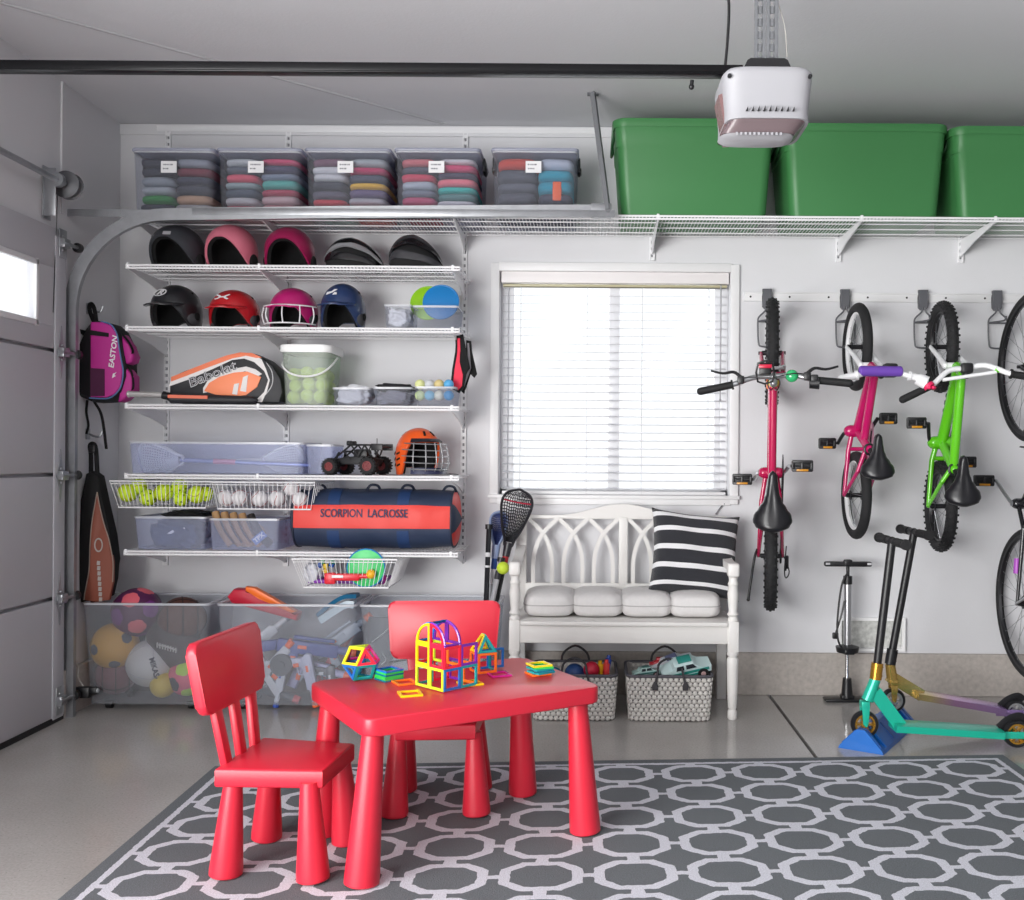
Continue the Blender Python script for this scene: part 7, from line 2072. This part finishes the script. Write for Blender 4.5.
blaster('grey toy blaster leaning at the far end under the blue goggles', 338, 640, -.26, 1.0, -35, ('9aa4b2', OR_, '4a5060'), 0, 'rifle')
c = W(262, 598, -.25); t = thing('red_launcher', 'red toy launcher with orange stripe poking out of the blaster bin', 'toy', c)
m = MB(); m.prism([(-.13, -.02), (.17, -.10), (.18, -.065), (.0, .005), (-.06, .045), (-.12, .045), (-.15, .01)], .08, M=rot('X', 90), bev=.014); m.build('body', c2('c8203a', .35), t)
m = MB(); m.prism([(-.06, .054), (-.02, .05), (.12, -.03), (.17, -.06), (.15, -.065), (-.0, .0), (-.06, .035)], .04, M=T(0, -.03, .004) @ rot('X', 90), bev=.004); m.build('orange_stripe', c2('ff7a2e', .4), t)
c = W(345, 604, -.24); t = thing('toy_goggles', 'teal and pale blue curved toy visor at the rim of the blaster bin', 'toy', c)
m = MB(); m.sweep([(-.12, 0, -.05), (-.06, 0, .0), (.0, 0, .035), (.06, 0, .04)], [(-.008, -.04), (.010, -.03), (.010, .03), (-.008, .04)], (0, 1, 0), k=5); m.build('band', c2('1d6e96', .35), t)
m = MB(); m.sweep([(-.11, -.01, -.07), (-.05, -.01, -.03), (.01, -.01, .005), (.05, -.01, .005)], [(-.02, -.03), (.012, -.025), (.012, .025), (-.02, .03)], (0, 1, 0), k=5); m.build('face', c2('b8ccd8', .3), t)
# pads in the third bin
c = W(393, 655, -.26)
t = thing('shin_pad', 'dark grey sports pad with pale curved mark in the third floor bin', 'sports pad', (c.x - .04, -.25, .20))
m = MB(); m.grid(lambda u, v: (.10 * math.sin(PI * (u - .5)) * (1.0 - .2 * v), -.06 * math.cos(PI * (u - .5)), -.15 + .36 * v), 20, 14); m.solidify(.016); m.build('shell', mat('pad_grey', '5d6269', .5), t, smooth=60)
m = MB(); m.tube([(-.045, -.062, .10), (-.005, -.068, .13), (.04, -.062, .17)], .010, 8, flat=(.010, .003)); m.tube([(.0, -.070, .0), (.02, -.070, .02), (.005, -.070, .05)], .006, 8, flat=(.006, .002)); m.build('mark', LG, t)
t = thing('chest_pad', 'pale grey folded padding beside the grey pad in the third floor bin', 'sports pad', (c.x + .10, -.25, .05))
m = MB(); m.sph((0, 0, .13), .12, 24, (1.0, .8, 1.1)); m.sph((.10, 0, .10), .09, 20, (1, .8, 1.05)); m.build('padding', mat('pad_pale', 'a9adb4', .8, bump=.3), t, smooth=80)
m = MB(); m.tube([(-.10, -.07, .16), (0, -.11, .18), (.12, -.09, .15)], .012, 8, flat=(.012, .004)); m.build('strap', BLACK_MATTE, t)

# ================================================================ lacrosse sticks leaning beside the bench
def lean_stick(label, foot, head, Yf_, Yh_, w_, L_, fr, ms, tilt, shaftm, red=None, extra=None, headup=True):
    a = W(foot[0], foot[1], Yf_); a.z = max(a.z, .0); b_ = W(head[0], head[1], Yh_)
    t = thing('lacrosse_stick', label, 'lacrosse stick', (a.x, Yf_, a.z), 0, 'lacrosse sticks leaning by the bench')
    v = b_ - a; d = v.normalized()
    m = MB(); m.cyl((0, 0, 0), v, .0125, n=8); m.build('shaft', shaftm, t)
    if L_:
        y = d; z = Vector((tilt, -1, .15)); z = (z - y * z.dot(y)).normalized(); x = y.cross(z)
        M_ = Matrix(((x.x, y.x, z.x, v.x), (x.y, y.y, z.y, v.y), (x.z, y.z, z.z, v.z), (0, 0, 0, 1)))
        m = MB(); m.cyl(v - d * .05, v + d * .015, .017, .021, n=14); m.build('throat', fr, t)
        lax_head(t, M_, L_, w_, fr, ms, .0065, .06, red)
    else:
        m = MB(); m.cyl(v - d * .01, v + d * .012, .018, n=14); m.build('end_cap', BLACK, t)
    if extra: extra(t, v, d)
    return t
BKM = mat('black_lax_mesh', '1e1f24', .7)
def tapes(cols):
    def f(t, v, d):
        for i, (hx, s0, s1) in enumerate(cols):
            m = MB(); m.cyl(v - d * s0, v - d * s1, .0145, n=12); m.build('tape', c2(hx, .6), t)
    return f
foot = (476, 712)
lean_stick('black lacrosse stick with big dark mesh head and red string, leaning by the bench', (474, 706), (508, 546), -.30, -.20, .150, .265, mat('lax_black_frame', '26262c', .4), BKM, -.1, mat('shaft_black', '26272c', .35, metal=.4), mat('red_string', 'b42440', .7), tapes([('c43238', .05, .13)]))
lean_stick('lacrosse stick with smaller blue and white head behind the large dark one', (478, 706), (496, 548), -.20, -.12, .085, .17, mat('lax_blue_frame', '8fa0c4', .4), mat('lax_blue_mesh', '3c4c86', .7), .1, mat('shaft_silver', 'a9abb0', .3, metal=.5), None, tapes([('2c4f96', .01, .10), ('d9dade', .10, .17)]))
lean_stick('black lacrosse shaft standing end up beside the dark mesh head', (482, 706), (489, 527), -.27, -.17, 0, 0, BLACK, BKM, 0, mat('shaft_black', '26272c', .35, metal=.4), None, tapes([('d5d5d8', .12, .14), ('d5d5d8', .18, .19)]))
lean_stick('silver lacrosse shaft crossing in front of the dark ones', (470, 706), (501, 560), -.33, -.25, 0, 0, BLACK, BKM, 0, mat('shaft_pale', 'c0c1c6', .3, metal=.5), None, tapes([('2a2a30', .05, .09)]))
toyball('lacrosse_ball', 'lime yellow ball caught between the lacrosse sticks and the bench arm', W(503, 568, -.28), .029, mat('lime_ball', 'c4dc3c', .6))

# ================================================================ bags on the side wall
YP_ = -.37
o = W(104, 360, YP_)
bp_ = thing('backpack', 'magenta and black sports backpack hanging on the side wall', 'backpack', (o.x - .012, YP_, o.z))
o = Vector((o.x, YP_, o.z))
m = MB(); pxp(m, [(92, 322), (98, 320), (112, 323), (120, 330), (124, 342), (127, 360), (129, 376), (124, 392), (112, 401), (94, 402), (80, 396), (75, 390), (77, 372), (82, 345), (86, 330)], YP_, .13, o, bev=.02); m.build('body', mat('backpack_black', '19191d', .8, bump=.3), bp_, smooth=60)
m = MB(); pxp(m, [(93, 322), (104, 322), (113, 325), (119, 334), (121, 346), (123, 358), (125, 372), (123, 386), (117, 394), (109, 397.5), (93, 397)], YP_ - .006, .02, o, bev=.004); m.build('side_panel', mat('backpack_magenta', 'b8268a', .6, bump=.25, bscale=40), bp_, smooth=60)
m = MB(); m.tube([W(a, b_, YP_ - .008) - o for a, b_ in ((104, 321.5), (113.5, 324.5), (119.5, 334), (121.5, 346), (123.5, 358), (125.8, 372), (123.5, 386.5), (117, 395), (109, 398.5), (92, 398))], .003, 6); m.build('piping', mat('backpack_piping', '5a7cae', .6), bp_)
m = MB(); pxp(m, [(93, 330), (111, 333), (111, 337), (93, 335)], YP_ - .010, .006, o); m.build('buckle_strap', BLACK_MATTE, bp_)
m = MB(); pxp(m, [(93, 368), (107, 369), (107, 396), (93, 396)], YP_ - .010, .006, o); m.build('mesh_pocket', mat('pocket_mesh', '4a1a3c', .9, bump=.5, bscale=300), bp_)
m = MB(); c = W(116, 352, YP_ - .009) - o; m.text('EASTON', .033, .0015, T(c) @ rot('Y', -83) @ rot('X', 90), .0008, sx=1.15, shear=.15)
p_ = W(116.5, 375, YP_ - .009) - o; m.prism([(-.008, -.014), (.010, -.004), (.002, .0), (.012, .012), (-.004, .006)], .0015, M=T(p_) @ rot('X', 90)); m.build('lettering', LG, bp_, smooth=0)
m = MB(); pxp(m, [(124, 334), (131, 345), (136, 356), (134, 362), (128, 364), (125, 350)], YP_ + .01, .08, o, bev=.01); pxp(m, [(127, 366), (135, 376), (135, 392), (126, 400), (120, 402)], YP_ + .01, .08, o, bev=.01); m.build('front_pocket', mat('backpack_magenta', 'b8268a', .6, bump=.25, bscale=40), bp_, smooth=60)
m = MB(); m.tube([W(a, b_, YP_ + .02) - o for a, b_ in ((125, 334), (132, 343), (135.5, 352), (131, 358))], .008, 6, flat=(.010, .004)); m.tube([W(a, b_, YP_ + .02) - o for a, b_ in ((128, 364), (134, 372), (136, 386), (133, 394))], .008, 6, flat=(.010, .004)); m.build('pocket_trim', BLACK_MATTE, bp_)
m = MB(); m.tube([W(a, b_, YP_ + .05) - o for a, b_ in ((97, 323), (93, 313), (92, 306), (94, 304), (97, 309), (99, 322))], .008, 8, flat=(.010, .004)); m.build('hang_loop', BLACK_MATTE, bp_)
m = MB(); m.tube([W(a, b_, YP_ + .03) - o for a, b_ in ((86, 330), (80, 348), (76, 372), (75, 390), (82, 396))], .012, 8, flat=(.008, .03)); m.build('shoulder_strap', BLACK_MATTE, bp_)
m = MB(); m.tube([W(a, b_, YP_ + .05) - o for a, b_ in ((90, 400), (89, 412), (91, 425), (89, 434))], .006, 8, flat=(.006, .003)); m.tube([W(a, b_, YP_ + .05) - o for a, b_ in ((97, 402), (103, 412), (106, 425), (109, 449))], .011, 8, flat=(.012, .004)); m.build('dangling_strap', BLACK_MATTE, bp_)
# wall hooks
for px, py, lab in ((92, 309, 'small metal wall hook above the magenta backpack'), (90, 434, 'small metal wall hook above the long black and brown bag')):
    c = W(px, py, -.30); t = thing('wall_hook', lab, 'hook', (XL, -.30, c.z), 0, 'small hooks on the side wall')
    m = MB(); m.box((.004, 0, 0), (.008, .03, .05), bev=.002); m.build('plate', STEEL, t)
    m = MB(); m.tube([(.006, 0, 0), (.04, 0, -.012), (max(.06, c.x - XL), 0, -.01), (max(.07, c.x - XL + .012), 0, .015)], .005, 8); m.build('prong', STEEL, t)
YL = -.36
o = W(95, 520, YL)
lb = thing('paddle_bag', 'long black bag with brown pointed panel hanging beside the corner bin', 'sports bag', (o.x, YL, o.z))
m = MB(); pxp(m, [(85, 474), (91, 471), (98, 476), (103, 505), (110, 535), (113, 560), (112, 580), (108, 597), (92, 603), (80, 603), (78, 590), (79, 545), (81, 500)], YL, .07, o, bev=.012); m.build('body', mat('paddle_bag_black', '0e0e10', .85, bump=.2), lb, smooth=60)
m = MB(); pxp(m, [(97, 492), (100, 508), (104, 524), (109, 540), (113, 562), (112.5, 582), (109, 600), (96, 602), (84, 600), (85, 592), (89, 570), (90, 545), (92, 522)], YL - .006, .02, o, bev=.003); m.build('front_panel', mat('panel_brown', '8a4a38', .6, bump=.15), lb, smooth=60)
m = MB(); m.tube([W(a, b_, YL - .008) - o for a, b_ in ((97, 492), (92, 522), (90, 545), (89, 570), (85, 592), (84, 600))], .0025, 6); m.tube([W(a, b_, YL - .008) - o for a, b_ in ((97, 492), (100, 508), (104, 524), (109, 540), (113, 562), (112.5, 582))], .0025, 6); m.build('piping', mat('panel_piping', '9a8a80', .6), lb)
m = MB(); rr = random.Random(3)
p_ = W(98.5, 545, YL - .008) - o; m.hoop([(x * .6, y) for x, y in ngon(.032, 20)], [(x * .45, y * .8) for x, y in ngon(.032, 20)], .002, M=T(p_) @ rot('X', 90))
for i in range(8): p_ = W(98.5 + i * .3, 563 + i * 5.2, YL - .008) - o; m.box((0, 0, 0), (.014, .002, .018), M=T(p_) @ rot('Y', 4))
m.build('printed_marks', mat('print_beige', 'b0aaa6', .6), lb, smooth=0)
m = MB(); m.tube([W(a, b_, YL + .03) - o for a, b_ in ((91, 474), (91, 455), (90, 446), (93, 444), (96, 450), (98, 480), (104, 510), (110, 530))], .009, 8, flat=(.011, .004)); m.build('carry_strap', BLACK_MATTE, lb)
m = MB(); m.box((0, 0, 0), (.03, .012, .035), M=T(W(92, 449, YL + .02) - o), bev=.004); m.build('buckle', BLACK, lb)
# ================================================================ camera, light
cam = bpy.data.cameras.new('camera'); co = bpy.data.objects.new('camera', cam); C.objects.link(co)
co.matrix_world = T(0, -CAM_D, CAM_H) @ rot('X', 90) @ Matrix.Rotation(ROLL, 4, 'Z')
cam.sensor_width = 36; cam.lens = F_PX / 1024 * 36
# principal point sits at CX,CY
cam.shift_x = -(CX - 512) / 1024; cam.shift_y = (CY - 450) / 1024
cam.clip_start = .05
bpy.context.scene.camera = co

def area(name, loc, look, sx, sy, power, col=(1, 1, 1)):
    l = bpy.data.lights.new(name, 'AREA'); l.shape = 'RECTANGLE'; l.size = sx; l.size_y = sy; l.energy = power; l.color = col
    o = bpy.data.objects.new(name, l); C.objects.link(o); o.location = loc
    o.rotation_euler = (Vector(look) - Vector(loc)).to_track_quat('-Z', 'Y').to_euler()
    return o
# daylight through the open second bay, on the same side as the closed door
area('daylight_open_bay', (XL - .15, (OY0 + OY1) / 2, 1.12), (0.9, (OY0 + OY1) / 2 + 1.6, 1.12), 4.1, 2.1, 430, (1.0, .995, .98))
# daylight pushing in through the window
area('daylight_window', ((wl + wr) / 2, .55, (wz0 + wz1) / 2 + .15), ((wl + wr) / 2, -2, .3), 1.3, 1.3, 12, (.95, .98, 1))
# added fill lamp below the ceiling behind the camera, no fixture modelled
area('ceiling_fill_light', (.6, -5.6, ZC - .06), (.6, -5.2, 0), 2.4, .5, 14, (1, .99, .97))
w = bpy.data.worlds.new('sky'); bpy.context.scene.world = w; w.use_nodes = True
bg = w.node_tree.nodes['Background']; bg.inputs[0].default_value = (.93, .97, 1, 1); bg.inputs[1].default_value = 1.25
sc = bpy.context.scene
sc.view_settings.view_transform = 'Standard'; sc.view_settings.look = 'None'; sc.view_settings.gamma = 1
sc.view_settings.use_curve_mapping = False; sc.view_settings.exposure = 0.08
sc.cycles.use_denoising = True
sc.cycles.max_bounces = 10; sc.cycles.transparent_max_bounces = 24; sc.cycles.diffuse_bounces = 5
sc.cycles.caustics_reflective = False; sc.cycles.caustics_refractive = False
